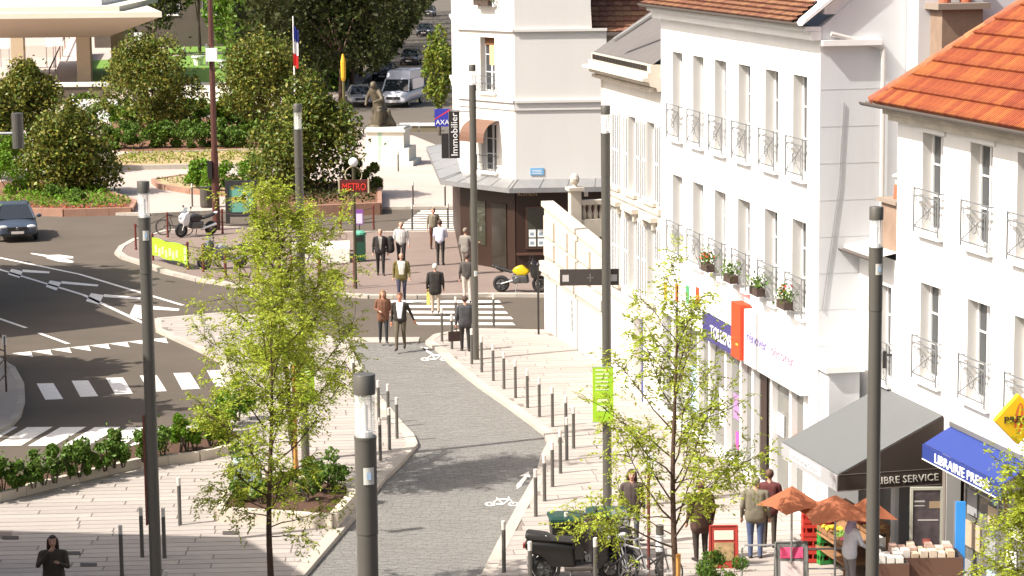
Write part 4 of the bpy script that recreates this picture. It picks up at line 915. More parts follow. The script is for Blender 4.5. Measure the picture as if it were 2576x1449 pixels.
# head only of a lamp on an arm at the left edge; its post stands outside the frame
yl = 49.; lx = xat(45, 340, yl); t = T('bracket_lamp', 'grey cylindrical lamp on a horizontal arm cut by the left edge', 'street lamp', (lx, yl, .1)); z1 = zat(45, 297, yl); z0 = zat(45, 386, yl)
b = MB(); b.cyl((0, 0, z0), (0, 0, z1), .115, n=18); b.build('lamp_head', polem, t); b = MB(); b.cyl((-1.5, 0, (z0+z1)/2-.05), (.0, 0, (z0+z1)/2-.05), .03, n=8); b.build('arm', steel, t); b = MB(); b.cyl((-1.5, 0, 0), (-1.5, 0, z1+.3), .09, n=14); b.build('post', polem, t)
# direction board and banner on the second lamp (they hang on it)
x, y = l2.location.x, l2.location.y
zz = zat(1477, 700, y); o = T('direction_board', 'dark horizontal direction board with pale squares on the lamp', 'sign', (x, y+.16, zz)); s_ = F/y
b = MB(); b.box((1402-1520)/s_, (1553-1520)/s_, -.03, .03, -.18, .18); b.build('board', mat('board_brown', (.06, .05, .045), .5), o)
for u in (1417, 1540): b = MB(); b.box((u-1520)/s_-.07, (u-1520)/s_+.07, -.036, -.031, -.09, .06); b.build('pictogram', mat('picto', (.5, .47, .45)), o)
b = MB(); b.box(-.36, -.34, -.036, -.031, -.1, .08); b.box(-.42, -.28, -.036, -.0315, -.02, .0); b.build('arrow_mark', mat('picto_grey', (.2, .18, .16)), o)
def banner(label, x, y, z0, z1, w, group='green banners'):
    o = T('banner', label, 'banner', (x, y, z0), 0, group); h = z1-z0
    b = MB(); b.box(-w/2, w/2, -.012, .012, 0, h); b.build('cloth', lime, o)
    b = MB()
    for k in range(6): zz = h*(.93-.07*k); b.box(-w*.36, w*.36*random.uniform(.4, 1), -.016, -.013, zz, zz+h*.028)
    b.box(-w*.28, w*.28, -.017, -.013, h*.36, h*.42); b.box(-w*.3, w*.25, -.0165, -.013, h*.2, h*.3)
    b.build('print', mat('print_pale', (.62, .75, .45), .7), o); b = MB(); b.cyl((-w/2-.02, 0, h), (w/2+.02, 0, h), .014, n=6); b.cyl((-w/2-.02, 0, 0), (w/2+.02, 0, 0), .014, n=6); b.build('rod', steel, o); return o
banner('lime green banner with white print on the lamp by the right pavement', x-.09, y-.15, zat(1515, 1058, y), zat(1515, 920, y), .46)
x, y = l3.location.x, l3.location.y; banner('lime green banner half hidden behind the left young tree', x+.02, y-.15, zat(760, 1010, y), zat(760, 893, y), .5)
# ---------------------------------------------------------------- bollards
bo = None
def bollard(u, v, label, h=1.08, r=.042, z=.1, group='grey bollards with pale bands', loc=None):
    global bo
    x, y = loc or G(u, v, z)
    if bo is None:
        bo = T('bollard', label, 'bollard', (x, y, z), 0, group)
        b = MB(); b.lathe([(r*1.15, 0), (r*1.15, .03), (r, .035), (r, h-.18)], 12); b.build('post', bollm, bo)
        b = MB(); b.lathe([(r*1.01, h-.18), (r*1.01, h-.01), (r*.9, h), (.004, h+.002)], 12); b.build('band', bollt, bo); return bo
    return dup(bo, (x, y, z), random.uniform(0, 6), label, group)
rowR = [(1112, 859), (1137, 879), (1187, 917), (1212, 937), (1241, 959), (1268, 980), (1297, 1002), (1327, 1027), (1357, 1050), (1390, 1075), (1424, 1100), (1443, 1129), (1426, 1159), (1410, 1192), (1390, 1226), (1370, 1262), (1348, 1300)]
for k, (u, v) in enumerate(rowR): bollard(u, v, '%s bollard of the long row edging the right pavement, counted from the crossing' % ORD[k], group='bollards along the right pavement')
for (u, v), lb in (((1242, 821), 'lone bollard on the far kerb left of the terrace wing'), ((1147, 830), 'bollard beside the corner crossing behind the walking man with the case'), ((1268, 1441), 'bollard standing alone at the bottom of the lane'), ((1334, 1497), 'bollard in front of the parked scooter\'s rear wheel'), ((1498, 1487), 'bollard in front of the parked scooter\'s footboard'), ((1425, 1418), 'bollard behind the scooter in front of the left bin')): bollard(u, v, lb, group='single bollards on the right')
rowL = [(891, 992), (911, 1008), (953, 1058), (977, 1068), (999, 1104), (980, 1133), (957, 1160)]
for k, (u, v) in enumerate(rowL): bollard(u, v, '%s bollard on the left edge of the lane, counted from the far end' % ORD[k], group='bollards along the left of the lane')
for (u, v), lb in (((453, 1322), 'bollard on the plaza right of the left lamp'), ((358, 1403), 'bollard on the plaza just left of the left lamp'), ((307, 1452), 'bollard at the bottom left beside the shaded woman'), ((423, 1575), 'bollard of which only the band shows at the bottom edge'), ((414, 1405), 'dark bollard tight against the right of the left lamp')): bollard(u, v, lb, group='bollards on the plaza')
for (u, v), lb in (((1037, 578), 'left bollard before the far crossing'), ((1127, 575), 'right bollard before the far crossing'), ((1039, 515), 'left bollard on the park side of the far crossing'), ((1120, 518), 'right bollard on the park side of the far crossing'), ((1002, 431), 'short dark bollard in front of the statue pedestal'), ((484, 520), 'thin post on the park kerb above the parked motorcycle')): bollard(u, v, lb, group='bollards round the far crossing')
x, y = G(1660, 1462, .1); t = T('thick_bollard', 'thick grey bollard with a broad white band beside the bicycles', 'bollard', (x, y, .1))
b = MB(); b.cyl((0, 0, 0), (0, 0, 1.15), .078, n=16); b.build('post', polem, t); b = MB(); b.cyl((0, 0, .62), (0, 0, .95), .0805, n=16); b.build('band', whitev, t)
x, y = G(1355, 842, .1); t = T('signal_post', 'thin dark post on the kerb at the corner of the terrace wing', 'post', (x, y, .1)); b = MB(); b.cyl((0, 0, 0), (0, 0, 2.2), .035, n=8); b.build('post', black, t); b = MB(); b.lathe([(.05, 2.2), (.06, 2.25), (.02, 2.32)], 10); b.build('cap', black, t)
x, y = G(1632, 1470, .1); t = T('sign_post', 'slim dark red post standing among the parked bicycles', 'post', (x, y, .1)); b = MB(); b.cyl((0, 0, 0), (0, 0, 2.6), .03, n=8); b.build('post', redpost, t); b = MB(); b.cbox((0, -.04, 2.5), (.3, .02, .3)); b.build('sign_plate', whitev, t)
# ---------------------------------------------------------------- brown mast with boxes
x, y = G(545, 578, .1); t = T('lighting_mast', 'tall dark red-brown mast with white box beside the parked motorcycle', 'mast', (x, y, .1))
b = MB(); b.cyl((0, 0, 0), (0, 0, 3.4), .17, .15, 12); b.cyl((0, 0, 3.4), (0, 0, 12.5), .13, .1, 12); b.build('pole', polebr, t)
zb_ = zat(536, 137, y); b = MB(); b.cbox((.02, -.2, zb_-.1), (.46, .3, .55)); b.build('box', whitev, t); b = MB(); b.cbox((-.2, -.1, zb_-.1), (.06, .3, .9)); b.build('box_bracket', steel, t)
b = MB(); b.cbox((-.2, -.12, zat(530, 432, y)), (.2, .2, .75)); b.build('control_box', black, t)
# flag, yellow-tipped pole
y = 140.; x = xat(742, 250, y); t = T('flagpole', 'white flagpole with a limp blue white and red flag', 'flagpole', (x, y, .1)); zt_ = zat(742, 45, y); b = MB(); b.cyl((0, 0, 0), (0, 0, zt_), .05, .035, 8); b.build('pole', whitep, t)
for k, mm in enumerate((mat('flag_blue', (.05, .07, .35), .8), mat('flag_white', (.75, .75, .75), .8), mat('flag_red', (.65, .03, .03), .8))):
    za = zat(742, 70+k*32, y); zb2 = zat(742, 70+(k+1)*32, y); b = MB(); n = 8
    ring = lambda z: [(.02+.11*math.sin(i*1.3+k)+.03*i, -.12-.1*math.cos(i*1.9+k), z-.04*i) for i in range(n)]
    r0, r1 = ring(za), ring(zb2); b.add(r0+r1, [(i, i+1, n+i+1, n+i) for i in range(n-1)]); b.build('flag_stripe', mm, t)
y = 152.; x = xat(866, 300, y); t = T('yellow_topped_pole', 'olive pole with a yellow paddle top at the side street', 'pole', (x, y, .1)); b = MB(); b.cyl((0, 0, 0), (0, 0, zat(866, 200, y)), .09, n=8); b.build('pole', mat('olive_pole', (.12, .11, .04), .6), t); b = MB(); b.lathe([(.1, zat(866, 207, y)), (.15, zat(866, 200, y)), (.16, zat(866, 160, y)), (.06, zat(866, 140, y))], 10); b.build('paddle', mat('paddle_yellow', (.75, .4, .02), .6), t)
# ---------------------------------------------------------------- underground entrance
x, y = G(895, 726, .1); t = T('station_sign', 'underground station mast with red lettered board and white globe', 'sign', (x, y, .1)); zf = lambda v: zat(893, v, y)-.1
b = MB(); b.cyl((0, 0, 0), (0, 0, zf(410)), .055, n=10); b.build('mast', mat('mast_olive', (.06, .05, .025), .5), t)
b = MB(); b.box(-.5, .5, -.06, .06, zf(482), zf(452)); b.build('board', mat('sign_dark_red', (.10, .012, .01), .5), t); text('METRO', .36, mat('metro_red', (.75, .04, .02), .5), t, Matrix.Translation((-.42, -.064, zf(478)))@Matrix.Rotation(math.pi/2, 4, 'X'), width=.84)
b = MB(); b.ell((0, 0, zf(408)), (.17, .17, .17), 14, 10); b.build('globe', mat('globe_white', (.8, .8, .8), .3), t)
b = MB(); b.box(-.55, -.5, -.07, .07, zf(486), zf(448)); b.box(.5, .55, -.07, .07, zf(486), zf(448)); b.torus((0, 0, zf(440)), .3, .02, 'y', 16, 5); b.build('frame', mat('sign_frame', (.45, .38, .25)), t)
def posts(name, label, pts, h=1.05, chains=2, r=.045, mt=redpost, group=None, sag=.1):
    P = [G(u, v, .1) for u, v in pts]; o = T(name, label, 'railing', (*P[0], .1), 0, group)
    for p in P:
        b = MB(); b.lathe([(r*1.2, 0), (r*1.2, .08), (r, .1), (r, h-.1), (r*1.4, h-.08), (r*1.2, h), (.01, h+.02)], 8, (p[0]-P[0][0], p[1]-P[0][1], 0)); b.build('post', mt, o)
    for i in range(len(P)-1):
        for c in range(chains):
            z = h-.12-c*.42; a = np.array([P[i][0]-P[0][0], P[i][1]-P[0][1], z]); e = np.array([P[i+1][0]-P[0][0], P[i+1][1]-P[0][1], z])
            pts_ = [tuple(a*(1-q)+e*q-np.array([0, 0, sag*4*q*(1-q)])) for q in np.linspace(0, 1, 9)]; b = MB(); b.tube(pts_, .017, 5); b.build('chain', mat('chain_dark', (.05, .03, .025), .6), o)
    return o
posts('chain_railing', 'red-brown chain railing behind the green litter bin', [(857, 581), (940, 577)])
posts('chain_railing', 'chain railing in front of the station entrance by the lamp mast', [(803, 719), (806, 722), (892, 722)])
posts('chain_railing', 'chain railing at the back left of the station island near the motorcycle', [(342, 628), (422, 597), (560, 588), (640, 590)])
posts('chain_railing', 'low railing posts along the station kerb carrying the green cloth', [(385, 655), (473, 678), (512, 684), (568, 700), (650, 712), (735, 718)], chains=1, sag=.05)
# lime cloth tied along the railing
a = np.array(G(385, 655, .1)); c = np.array(G(473, 678, .1)); t = T('lime_cloth_banner', 'lime green printed cloth tied along the low railing left of the motorcycles', 'banner', (a[0], a[1]-.07, .1)); n = 12; b = MB(); d = c-a
vs = [(d[0]*i/n, d[1]*i/n-.05-.02*math.sin(i*1.7), z+.03*math.sin(i*.9)) for z in (.22, .92) for i in range(n+1)]; b.add(vs, [(i, i+1, n+2+i, n+1+i) for i in range(n)]); b.build('cloth', lime, t)
for k in range(7): q = .12+.1*k; b = MB(); b.cbox((d[0]*q, d[1]*q-.085, .52-.1*(k % 2)), (.11, .012, .3)); b.build('print', mat('print_white', (.75, .8, .6)), t)
b = MB(); b.cbox((d[0]*.95, d[1]*.95-.09, .55), (.1, .012, .6)); b.build('print', mat('print_white', (.75, .8, .6)), t)
# ornate iron entrance balustrade
for k, (p0, p1, lb) in enumerate([((815, 640), (893, 640), 'ornate iron balustrade of the station entrance right of the tree'), ((660, 655), (815, 640), 'ornate iron balustrade of the station entrance behind the tree')]):
    a = np.array(G(*p0, .1)); c = np.array(G(*p1, .1)); d = c-a; Ln = float(np.hypot(*d)); t = T('iron_balustrade', lb, 'railing', (a[0], a[1], .1), math.atan2(d[1], d[0])); gm = mat('iron_brown', (.12, .085, .065), .6)
    b = MB(); b.box(0, Ln, -.03, .03, .95, 1.02); b.box(0, Ln, -.02, .02, .12, .17); b.build('rail', gm, t)
    for i in range(int(Ln/.32)):
        xx = .16+i*.32; b = MB(); b.torus((xx, 0, .72), .13, .016, 'y', 14, 5); b.torus((xx, 0, .4), .11, .014, 'y', 14, 5); b.cyl((xx-.15, 0, .17), (xx-.15, 0, .95), .014, n=5); b.cyl((xx, 0, .17), (xx+.12, 0, .6), .012, n=5); b.build('scroll_panel', gm, t)
b = MB(); p = [G(735, 668), G(880, 668), G(880, 646), G(735, 650)]; c0 = p[0]; b.prism([(q[0]-c0[0], q[1]-c0[1]) for q in p], 0, .55); tag(b.build('entrance_parapet', mat('white_stone', (.66, .63, .57), .8, var=.05), loc=(*c0, .1)), 'low white stone parapet of the station stairs behind the left young tree', 'wall')
# green litter bin and purple notice
x, y = G(907, 657, .1); t = T('litter_bin', 'dark green square litter bin beside the station mast', 'litter bin', (x, y, .1)); b = MB(); b.box(-.2, .2, -.2, .2, .04, 1.05); b.build('body', greenbin, t); b = MB(); b.lathe([(.25, 1.05), (.24, 1.12), (.16, 1.19), (.02, 1.21)], 12); b.build('lid', mat('lid_green', (.08, .3, .2), .4), t); b = MB(); b.box(-.14, .14, -.206, -.201, .8, .96); b.build('slot', black, t)
x, y = G(905, 585, .1); t = T('purple_notice', 'purple and white notice on the railing above the litter bin', 'notice board', (x, y-.1, .1)); b = MB(); b.box(-.17, .17, -.02, .02, .35, 1.0); b.build('panel', mat('notice_purple', (.2, .07, .3)), t); b = MB(); b.box(-.13, .13, -.026, -.021, .4, .82); b.build('sheet', mat('notice_lilac', (.6, .55, .7)), t); b = MB(); b.cyl((0, .03, 0), (0, .03, 1.0), .02, n=6); b.build('post', black, t)
# advertising map panel
x, y = G(608, 562, .1); s_ = F/y; t = T('map_panel', 'tall black framed street map panel behind the left young tree', 'advertising panel', (x, y, .1)); z1 = zat(608, 460, y); z0 = .5
b = MB(); b.box(-.68, -.52, -.1, .1, 0, z1); b.box(.52, .68, -.1, .1, 0, z1); b.box(-.519, .519, -.1, .1, z1-.2, z1); b.box(-.519, .519, -.1, .1, .3, .5); b.build('frame', mat('frame_black', (.02, .018, .02)), t)
b = MB(); b.box(-.515, .515, -.04, .04, .5, z1-.2); pn = b.build('map_sheet', mat('map_green', (.13, .34, .27), .5), t)
for q in range(9): b = MB(); xx = random.uniform(-.45, .3); zz = random.uniform(.6, 1.6); b.box(xx, xx+random.uniform(.1, .3), -.045, -.041-.0002*q, zz, zz+random.uniform(.1, .3)); b.build('map_patch', random.choice([mat('map_ochre', (.5, .36, .05)), mat('map_tan', (.35, .28, .22)), mat('map_pale', (.45, .55, .5))]), pn)
x, y = G(520, 522, .1); t = T('park_bin', 'dark round litter bin left of the brown mast', 'litter bin', (x, y, .1)); b = MB(); b.lathe([(.26, 0), (.3, .1), (.3, .85), (.27, .9)], 14); b.build('body', mat('bin_brown', (.06, .05, .04)), t); b = MB(); b.lathe([(.31, .9), (.31, .95), (.1, 1.0)], 14); b.build('rim', black, t)
# white planters/benches in the park
for k, (u, v, lb) in enumerate([(499, 165, 'left white flower tub on the lawn'), (564, 176, 'right white flower tub on the lawn behind the mast')]):
    x, y = G(u, v, .1); t = T('flower_tub', lb, 'planter', (x, y, .1), 0, 'white tubs on the lawn'); b = MB(); b.lathe([(.35, 0), (.5, .7), (.62, .75), (.62, .9), (.5, .9)], 12); b.build('tub', whitep, t); rs = np.random.RandomState(k); leaves_obj('plant', rs.normal(0, .22, (60, 3))+[0, 0, 1.1], .2, leafs, t, rs)
# small white road bollards / blocks behind the statue
for k, (u, v) in enumerate([(1030, 330), (1078, 330)]):
    x, y = G(u, v); t = T('concrete_block', ['left', 'right'][k]+' white topped block on the side street behind the statue', 'block', (x, y, 0), 0, 'white topped blocks'); b = MB(); b.box(-.55, .55, -.25, .25, .0, .35); b.build('base', mat('block_olive', (.2, .17, .1)), t); b = MB(); b.box(-.6, .6, -.3, .3, .352, .5); b.build('top', whitep, t)
# ---------------------------------------------------------------- statue on its pedestal
x, y = G(970, 418, .1); s_ = F/y; t = T('statue_pedestal', 'stepped white stone pedestal with green streaks under the bronze statue', 'pedestal', (x, y, .1), RAD(-8))
zP = zat(960, 322, y)-.1; wm = mat('pedestal_stone', (.66, .64, .54), .85, var=.08, scale=1.5, streak=True)
b = MB(); b.box(-1.55, 1.5, 0, 2.6, 0, .25); b.box(-1.3, 1.25, .15, 2.4, .25, .95); b.build('base', wm, t); b = MB(); b.box(-1.1, .95, .3, 2.2, .95, zP-.25); b.build('block', wm, t); b = MB(); b.box(-1.2, 1.05, .2, 2.3, zP-.249, zP-.12); b.box(-1.1, .95, .3, 2.2, zP-.12, zP); b.build('cap', wm, t)
b = MB(); b.box(-.45, -.25, .296, .3, .96, zP-.26); b.box(-.42, -.3, .145, .15, .3, .94); b.build('green_streak', mat('copper_stain', (.35, .5, .38), .9), t)
# ================================================================ PEOPLE
def capsule(b, p0, p1, r0, r1, n=10):
    p0 = Vector(p0); p1 = Vector(p1); d = p1-p0; L = max(d.length, 1e-4); q = d.to_track_quat('Z', 'Y'); prof = []
    for i in range(4): t = math.pi/2*i/3; prof.append((max(r0*math.sin(t), .001), -r0*math.cos(t)))
    for i in range(4): t = math.pi/2*i/3; prof.append((max(r1*math.cos(t), .001), L+r1*math.sin(t)))
    vs = []; fs = []
    for r, z in prof:
        for i in range(n): t = 2*math.pi*i/n; vs.append(tuple(p0+q@Vector((r*math.cos(t), r*math.sin(t), z))))
    for k in range(7):
        for i in range(n): fs.append((k*n+i, k*n+(i+1) % n, (k+1)*n+(i+1) % n, (k+1)*n+i))
    fs += [tuple(range(n-1, -1, -1)), tuple(range(7*n, 8*n))]; b.add(vs, fs)
def fuse(b, voxel, smooth=4):
    me = b.mesh('tmp'); o = bpy.data.objects.new('tmp', me); COL.objects.link(o)
    m = o.modifiers.new('r', 'REMESH'); m.mode = 'VOXEL'; m.voxel_size = voxel
    s = o.modifiers.new('s', 'SMOOTH'); s.iterations = smooth; s.factor = .5
    bpy.context.view_layer.update(); r = bpy.data.meshes.new_from_object(o.evaluated_get(bpy.context.evaluated_depsgraph_get()))
    bpy.data.objects.remove(o); bpy.data.meshes.remove(me); r.polygons.foreach_set('use_smooth', [True]*len(r.polygons)); return r
PID = [0]
def person(label, u, v, face, h=1.72, top=(.02, .02, .02), leg=(.03, .03, .035), hair=(.05, .03, .02), shirt=None, shoe=(.03, .02, .02), arms=None, stride=.0, coat=0., bald=False, build=1., z=.1, loc=None, skirt=0., hood=None, skinc=None, voxel=.014, group=None, lean=0., jacket_open=.055, longhair=False):
    """face: heading in degrees, 0 looks at the camera; arms: [(elbow, wrist), ...] relative to the shoulder, left then right (+x is viewer's right when facing camera)"""
    PID[0] += 1; k = h/1.75; x, y = loc or G(u, v, z)
    t = T('person', label, 'person', (x, y, z), RAD(face), group)
    S = []     # segments p0,p1,r0,r1,tag
    def seg(a, c, r0, r1, tg): S.append((np.array(a, float), np.array(c, float), r0, r1, tg))
    bw = build; ly = -lean
    for sx in (-1, 1):
        seg((sx*.075*bw, .0, .98), (sx*.085*bw, .0+ly*.5, 1.2), .115*bw, .115*bw, 'top'); seg((sx*.085*bw, ly*.5, 1.2), (sx*.1*bw, .01+ly, 1.36), .115*bw, .1, 'top')
        seg((sx*.03*bw, -.005, .98), (sx*.035*bw, ly*.5-.005, 1.2), .125*bw, .123*bw, 'top'); seg((sx*.035*bw, ly*.5-.005, 1.2), (sx*.04*bw, ly, 1.36), .123*bw, .11, 'top'); seg((sx*.04, ly, 1.42), (sx*.185*bw, ly, 1.405), .07, .058, 'top')
        fo = sx*stride
        hip = np.array([sx*.095*bw, 0, .93]); ank = np.array([sx*.1, -fo*.5, .085+max(0, -fo)*.12]); kn = (hip+ank)/2+np.array([0, -.03-.05*abs(fo), .02])
        seg(hip, kn, .1*bw, .066*bw, 'leg'); seg(kn, ank, .064*bw, .05, 'leg')
        seg(ank+np.array([0, .03, -.045]), ank+np.array([sx*.02, -.15, -.05-(.0 if fo >= 0 else .01)]), .042, .036, 'shoe')
        if coat: seg((sx*.08*bw, 0, 1.0), (sx*(.085*bw), .0, 1.0-coat), .122*bw, .122*bw, 'top'); seg((sx*.03, 0, 1.0), (sx*.03, .0, 1.0-coat), .128*bw, .13*bw, 'top')
        if skirt: seg((sx*.07, 0, .95), (sx*.1, 0, .95-skirt), .13, .13, 'leg')
        sh = np.array([sx*.205*bw, ly, 1.39]); el, wr = (arms[0 if sx < 0 else 1] if arms else ((sx*.05, .03+fo*.15, -.28), (sx*.06, -.05+fo*.3, -.52)))
        E_ = sh+np.array(el); Wr = sh+np.array(wr)
        seg(sh, E_, .058*bw, .046*bw, 'top'); seg(E_, Wr, .046*bw, .034, 'sleeve')
        dr = (Wr-E_)/(np.linalg.norm(Wr-E_)+1e-6); pc = Wr+dr*.05; seg(Wr, pc+dr*.025, .027, .033, 'skin')
        sid = np.cross(dr, [0, 1., .2]); sid /= np.linalg.norm(sid)+1e-6; nrm = np.cross(sid, dr)
        for f, ln in zip((-.027, -.009, .009, .027), (.06, .072, .068, .05)):
            a0 = pc+sid*f+dr*.035; a1 = a0+dr*ln*.55; a2 = a1+dr*ln*.4-nrm*ln*.3; seg(a0, a1, .0105, .0095, 'skin'); seg(a1, a2, .0095, .008, 'skin')
        seg(pc-sid*.028, pc-sid*.05+dr*.04-nrm*.02, .012, .0095, 'skin')
    seg((0, .0, .95), (0, 0, 1.05), .13*bw, .13*bw, 'top'); seg((0, ly, 1.42), (0, ly*1.1-.01, 1.53), .056, .05, 'skin')
    hy = ly*1.2-.02; seg((0, hy+.015, 1.66), (0, hy-.005, 1.60), .088, .072, 'skin'); seg((0, hy, 1.58), (0, hy-.03, 1.555), .058, .042, 'skin'); seg((0, hy-.08, 1.64), (0, hy-.1, 1.605), .014, .018, 'skin')
    for sx in (-1, 1): seg((sx*.085, hy+.015, 1.63), (sx*.086, hy+.02, 1.6), .014, .012, 'skin')
    b = MB()
    for a, c, r0, r1, tg in S: capsule(b, a*k, c*k, r0*k, r1*k)
    me = fuse(b, voxel, 7)
    n = len(me.polygons); C = np.empty(n*3); me.polygons.foreach_get('center', C); C = C.reshape(-1, 3)/k
    best = np.full(n, 1e9); tg_ = np.zeros(n, int); names = ['top', 'sleeve', 'leg', 'shoe', 'skin', 'shirt', 'dark', 'lip']
    for a, c, r0, r1, tg in S:
        d = c-a; L2 = d@d+1e-9; tt = np.clip(((C-a)@d)/L2, 0, 1); D = np.linalg.norm(C-(a+tt[:, None]*d), axis=1)-(r0+(r1-r0)*tt); mk = D < best; best[mk] = D[mk]; tg_[mk] = names.index(tg)
    torso = (tg_ == 0)&(C[:, 2] > .9)
    if shirt: tg_[torso&(C[:, 1] < hy*.3)&(np.abs(C[:, 0]) < jacket_open+.05*np.clip((C[:, 2]-1.0)/.4, 0, 1))&(C[:, 2] < 1.47)&(C[:, 2] > .98)] = 5
    for sx in (-1, 1): tg_[np.linalg.norm(C-np.array([sx*.033, hy-.078, 1.645]), axis=1) < .017] = 6
    tg_[np.linalg.norm((C-np.array([0, hy-.075, 1.565]))*np.array([.5, 1, 1.6]), axis=1) < .016] = 7
    me.polygons.foreach_set('material_index', tg_.astype(np.int32))
    pid = PID[0]; sk = mat('skin_%d' % pid, skinc, .55) if skinc else skin
    mm = [mat('top_%d' % pid, top, .85, var=.12, scale=9)]*2+[mat('leg_%d' % pid, leg, .85, var=.1, scale=9), mat('shoe_%d' % pid, shoe, .6), sk, mat('shirt_%d' % pid, shirt or top, .85), mat('eye_dark', (.04, .02, .015), .4), mat('lip', (.42, .14, .11), .5)]
    obj('body', me, mm, t)
    # hair
    hm = mat('hair_%d' % pid, hair, .7, var=.2, scale=30); hb_ = MB()
    vs = []; fs = []; nn, kk = 14, 9; cx = (0, hy+.02, 1.66)
    for q in range(kk+1):
        for i in range(nn):
            th = math.pi*q/kk; ph = 2*math.pi*i/nn; vs.append(((cx[0]+.096*math.sin(th)*math.cos(ph))*k, (cx[1]+.108*math.sin(th)*math.sin(ph))*k, (cx[2]+.108*math.cos(th))*k))
    lowb = -.2 if longhair else -.05
    for q in range(kk):
        for i in range(nn):
            th = math.pi*(q+.5)/kk; ph = 2*math.pi*(i+.5)/nn; yy = math.sin(th)*math.sin(ph); zz = math.cos(th)
            if bald:
                if not (-.5 < zz < .15 and yy > -.25): continue
            elif not (zz > .55 or (yy > -.15 and zz > -.75)): continue
            fs.append((q*nn+i, (q+1)*nn+i, (q+1)*nn+(i+1) % nn, q*nn+(i+1) % nn))
    hb_.add(vs, fs)
    if longhair: capsule(hb_, (0, (hy+.06)*k, 1.64*k), (0, (hy+.08)*k, 1.44*k), .1*k, .085*k); capsule(hb_, (-.07*k, (hy+.02)*k, 1.66*k), (-.085*k, (hy+.04)*k, 1.5*k), .045*k, .04*k); capsule(hb_, (.07*k, (hy+.02)*k, 1.66*k), (.085*k, (hy+.04)*k, 1.5*k), .045*k, .04*k)
    if hood is None: hb_.build('hair', hm, t, smooth=True)
    else:
        q = MB(); capsule(q, (0, (hy+.02)*k, 1.66*k), (0, (hy+.03)*k, 1.58*k), .112*k, .1*k); capsule(q, (0, (hy+.05)*k, 1.56*k), (0, (ly+.03)*k, 1.4*k), .09*k, .13*k); q.build('headscarf', mat('scarf_%d' % pid, hood, .85), t, smooth=True)
    return t
blk = (.022, .018, .016)
person('bald man in black suit walking towards the camera on the station island', 958, 692, 4, 1.74, blk, (.02, .018, .017), bald=True, hair=(.3, .28, .26), shirt=(.3, .28, .25), stride=.16, coat=.12, build=1.06, jacket_open=.02)
person('bald man in pale shirt carrying a dark jacket on the station island', 1010, 671, 0, 1.72, (.52, .50, .47), (.03, .025, .025), bald=True, hair=(.4, .38, .36), stride=.1, arms=[((-.06, -.02, -.27), (-.1, -.2, -.36)), ((.06, .02, -.27), (.08, -.04, -.52))], build=1.05)
person('man in open olive jacket white shirt and jeans on the corner crossing', 1011, 757, 3, 1.68, (.13, .105, .03), (.05, .05, .085), bald=True, hair=(.25, .2, .16), shirt=(.6, .57, .5), stride=-.15, coat=.14, build=1.12, jacket_open=.085)
person('white haired woman in black coat walking away on the corner crossing', 1096, 788, 182, 1.68, blk, (.4, .32, .25), hair=(.6, .57, .5), stride=.12, coat=.22, build=1.12)
pw = person('woman in brown patterned jacket walking beside the man in white shirt', 965, 862, 8, 1.66, (.16, .07, .04), (.022, .024, .03), hair=(.24, .13, .06), stride=.14, coat=.2, longhair=True, arms=[((-.06, .02, -.26), (.06, -.2, -.3)), ((.05, .02, -.27), (.04, -.16, -.4))])
person('man in open dark jacket and white shirt striding along the lane entrance', 1008, 880, -6, 1.78, (.025, .02, .016), (.11, .09, .06), hair=(.12, .06, .03), shirt=(.7, .7, .74), stride=-.3, coat=.06, skinc=(.5, .2, .13), arms=[((-.05, .04, -.27), (-.06, .02, -.52)), ((.1, .06, -.25), (.2, .1, -.48))])
p7 = person('man in dark blue coat with briefcase walking away behind the slim lamp', 1171, 884, 185, 1.72, (.05, .05, .055), (.02, .017, .016), hair=(.07, .04, .03), stride=.14, coat=.12, build=1.08)
person('person in grey jacket leaning at the shop corner behind the slim lamp', 1172, 690, 150, 1.74, (.2, .18, .16), (.25, .22, .19), hair=(.2, .16, .12), arms=[((-.08, -.04, -.2), (-.2, -.22, -.2)), ((.05, .0, -.27), (.05, -.1, -.5))], coat=.1)
person('person in dark top and pale trousers half hidden by the slim lamp', 1176, 762, 180, 1.72, (.07, .06, .055), (.5, .44, .38), hair=(.08, .05, .04), stride=.1)
person('person in white shirt and dark trousers standing near the far crossing', 1108, 667, 170, 1.74, (.55, .55, .66), (.03, .028, .025), hair=(.06, .03, .02), arms=[((-.05, -.05, -.27), (.03, -.2, -.3)), ((.05, -.05, -.27), (-.03, -.2, -.3))])
person('person in brown clothes seen behind the white-shirted person', 1091, 626, 10, 1.66, (.22, .19, .14), (.12, .05, .025), hair=(.2, .15, .1), stride=.1)
person('woman with dark hair standing in the shade at the bottom left', 140, 1562, 6, 1.66, (.05, .038, .026), (.03, .025, .02), hair=(.03, .018, .013), longhair=True, build=1.12, arms=[((-.06, -.15, -.2), (.17, -.2, .08)), ((.06, -.1, -.25), (-.1, -.26, -.14))], voxel=.011, coat=.1)
person('dark haired woman walking behind the right young tree', 1590, 1375, 0, 1.66, (.07, .05, .045), (.08, .08, .1), hair=(.05, .02, .015), longhair=True, stride=.12, coat=.1)
person('person in dark brown coat standing behind the right tree trunk', 1763, 1412, 200, 1.7, (.07, .035, .025), (.04, .03, .025), hair=(.1, .04, .03), coat=.25, build=1.15)
person('man in olive grey jacket and blue jeans with his back turned', 1900, 1405, 175, 1.74, (.16, .14, .10), (.07, .10, .19), hair=(.3, .27, .22), coat=.12, build=1.1)
person('person in dark red and black jacket beside the man in jeans', 1935, 1378, 165, 1.68, (.09, .02, .02), (.05, .04, .03), hair=(.1, .05, .03), coat=.15, arms=[((-.06, -.04, -.25), (-.08, -.2, -.35)), ((.1, -.05, -.22), (.12, -.25, -.28))])
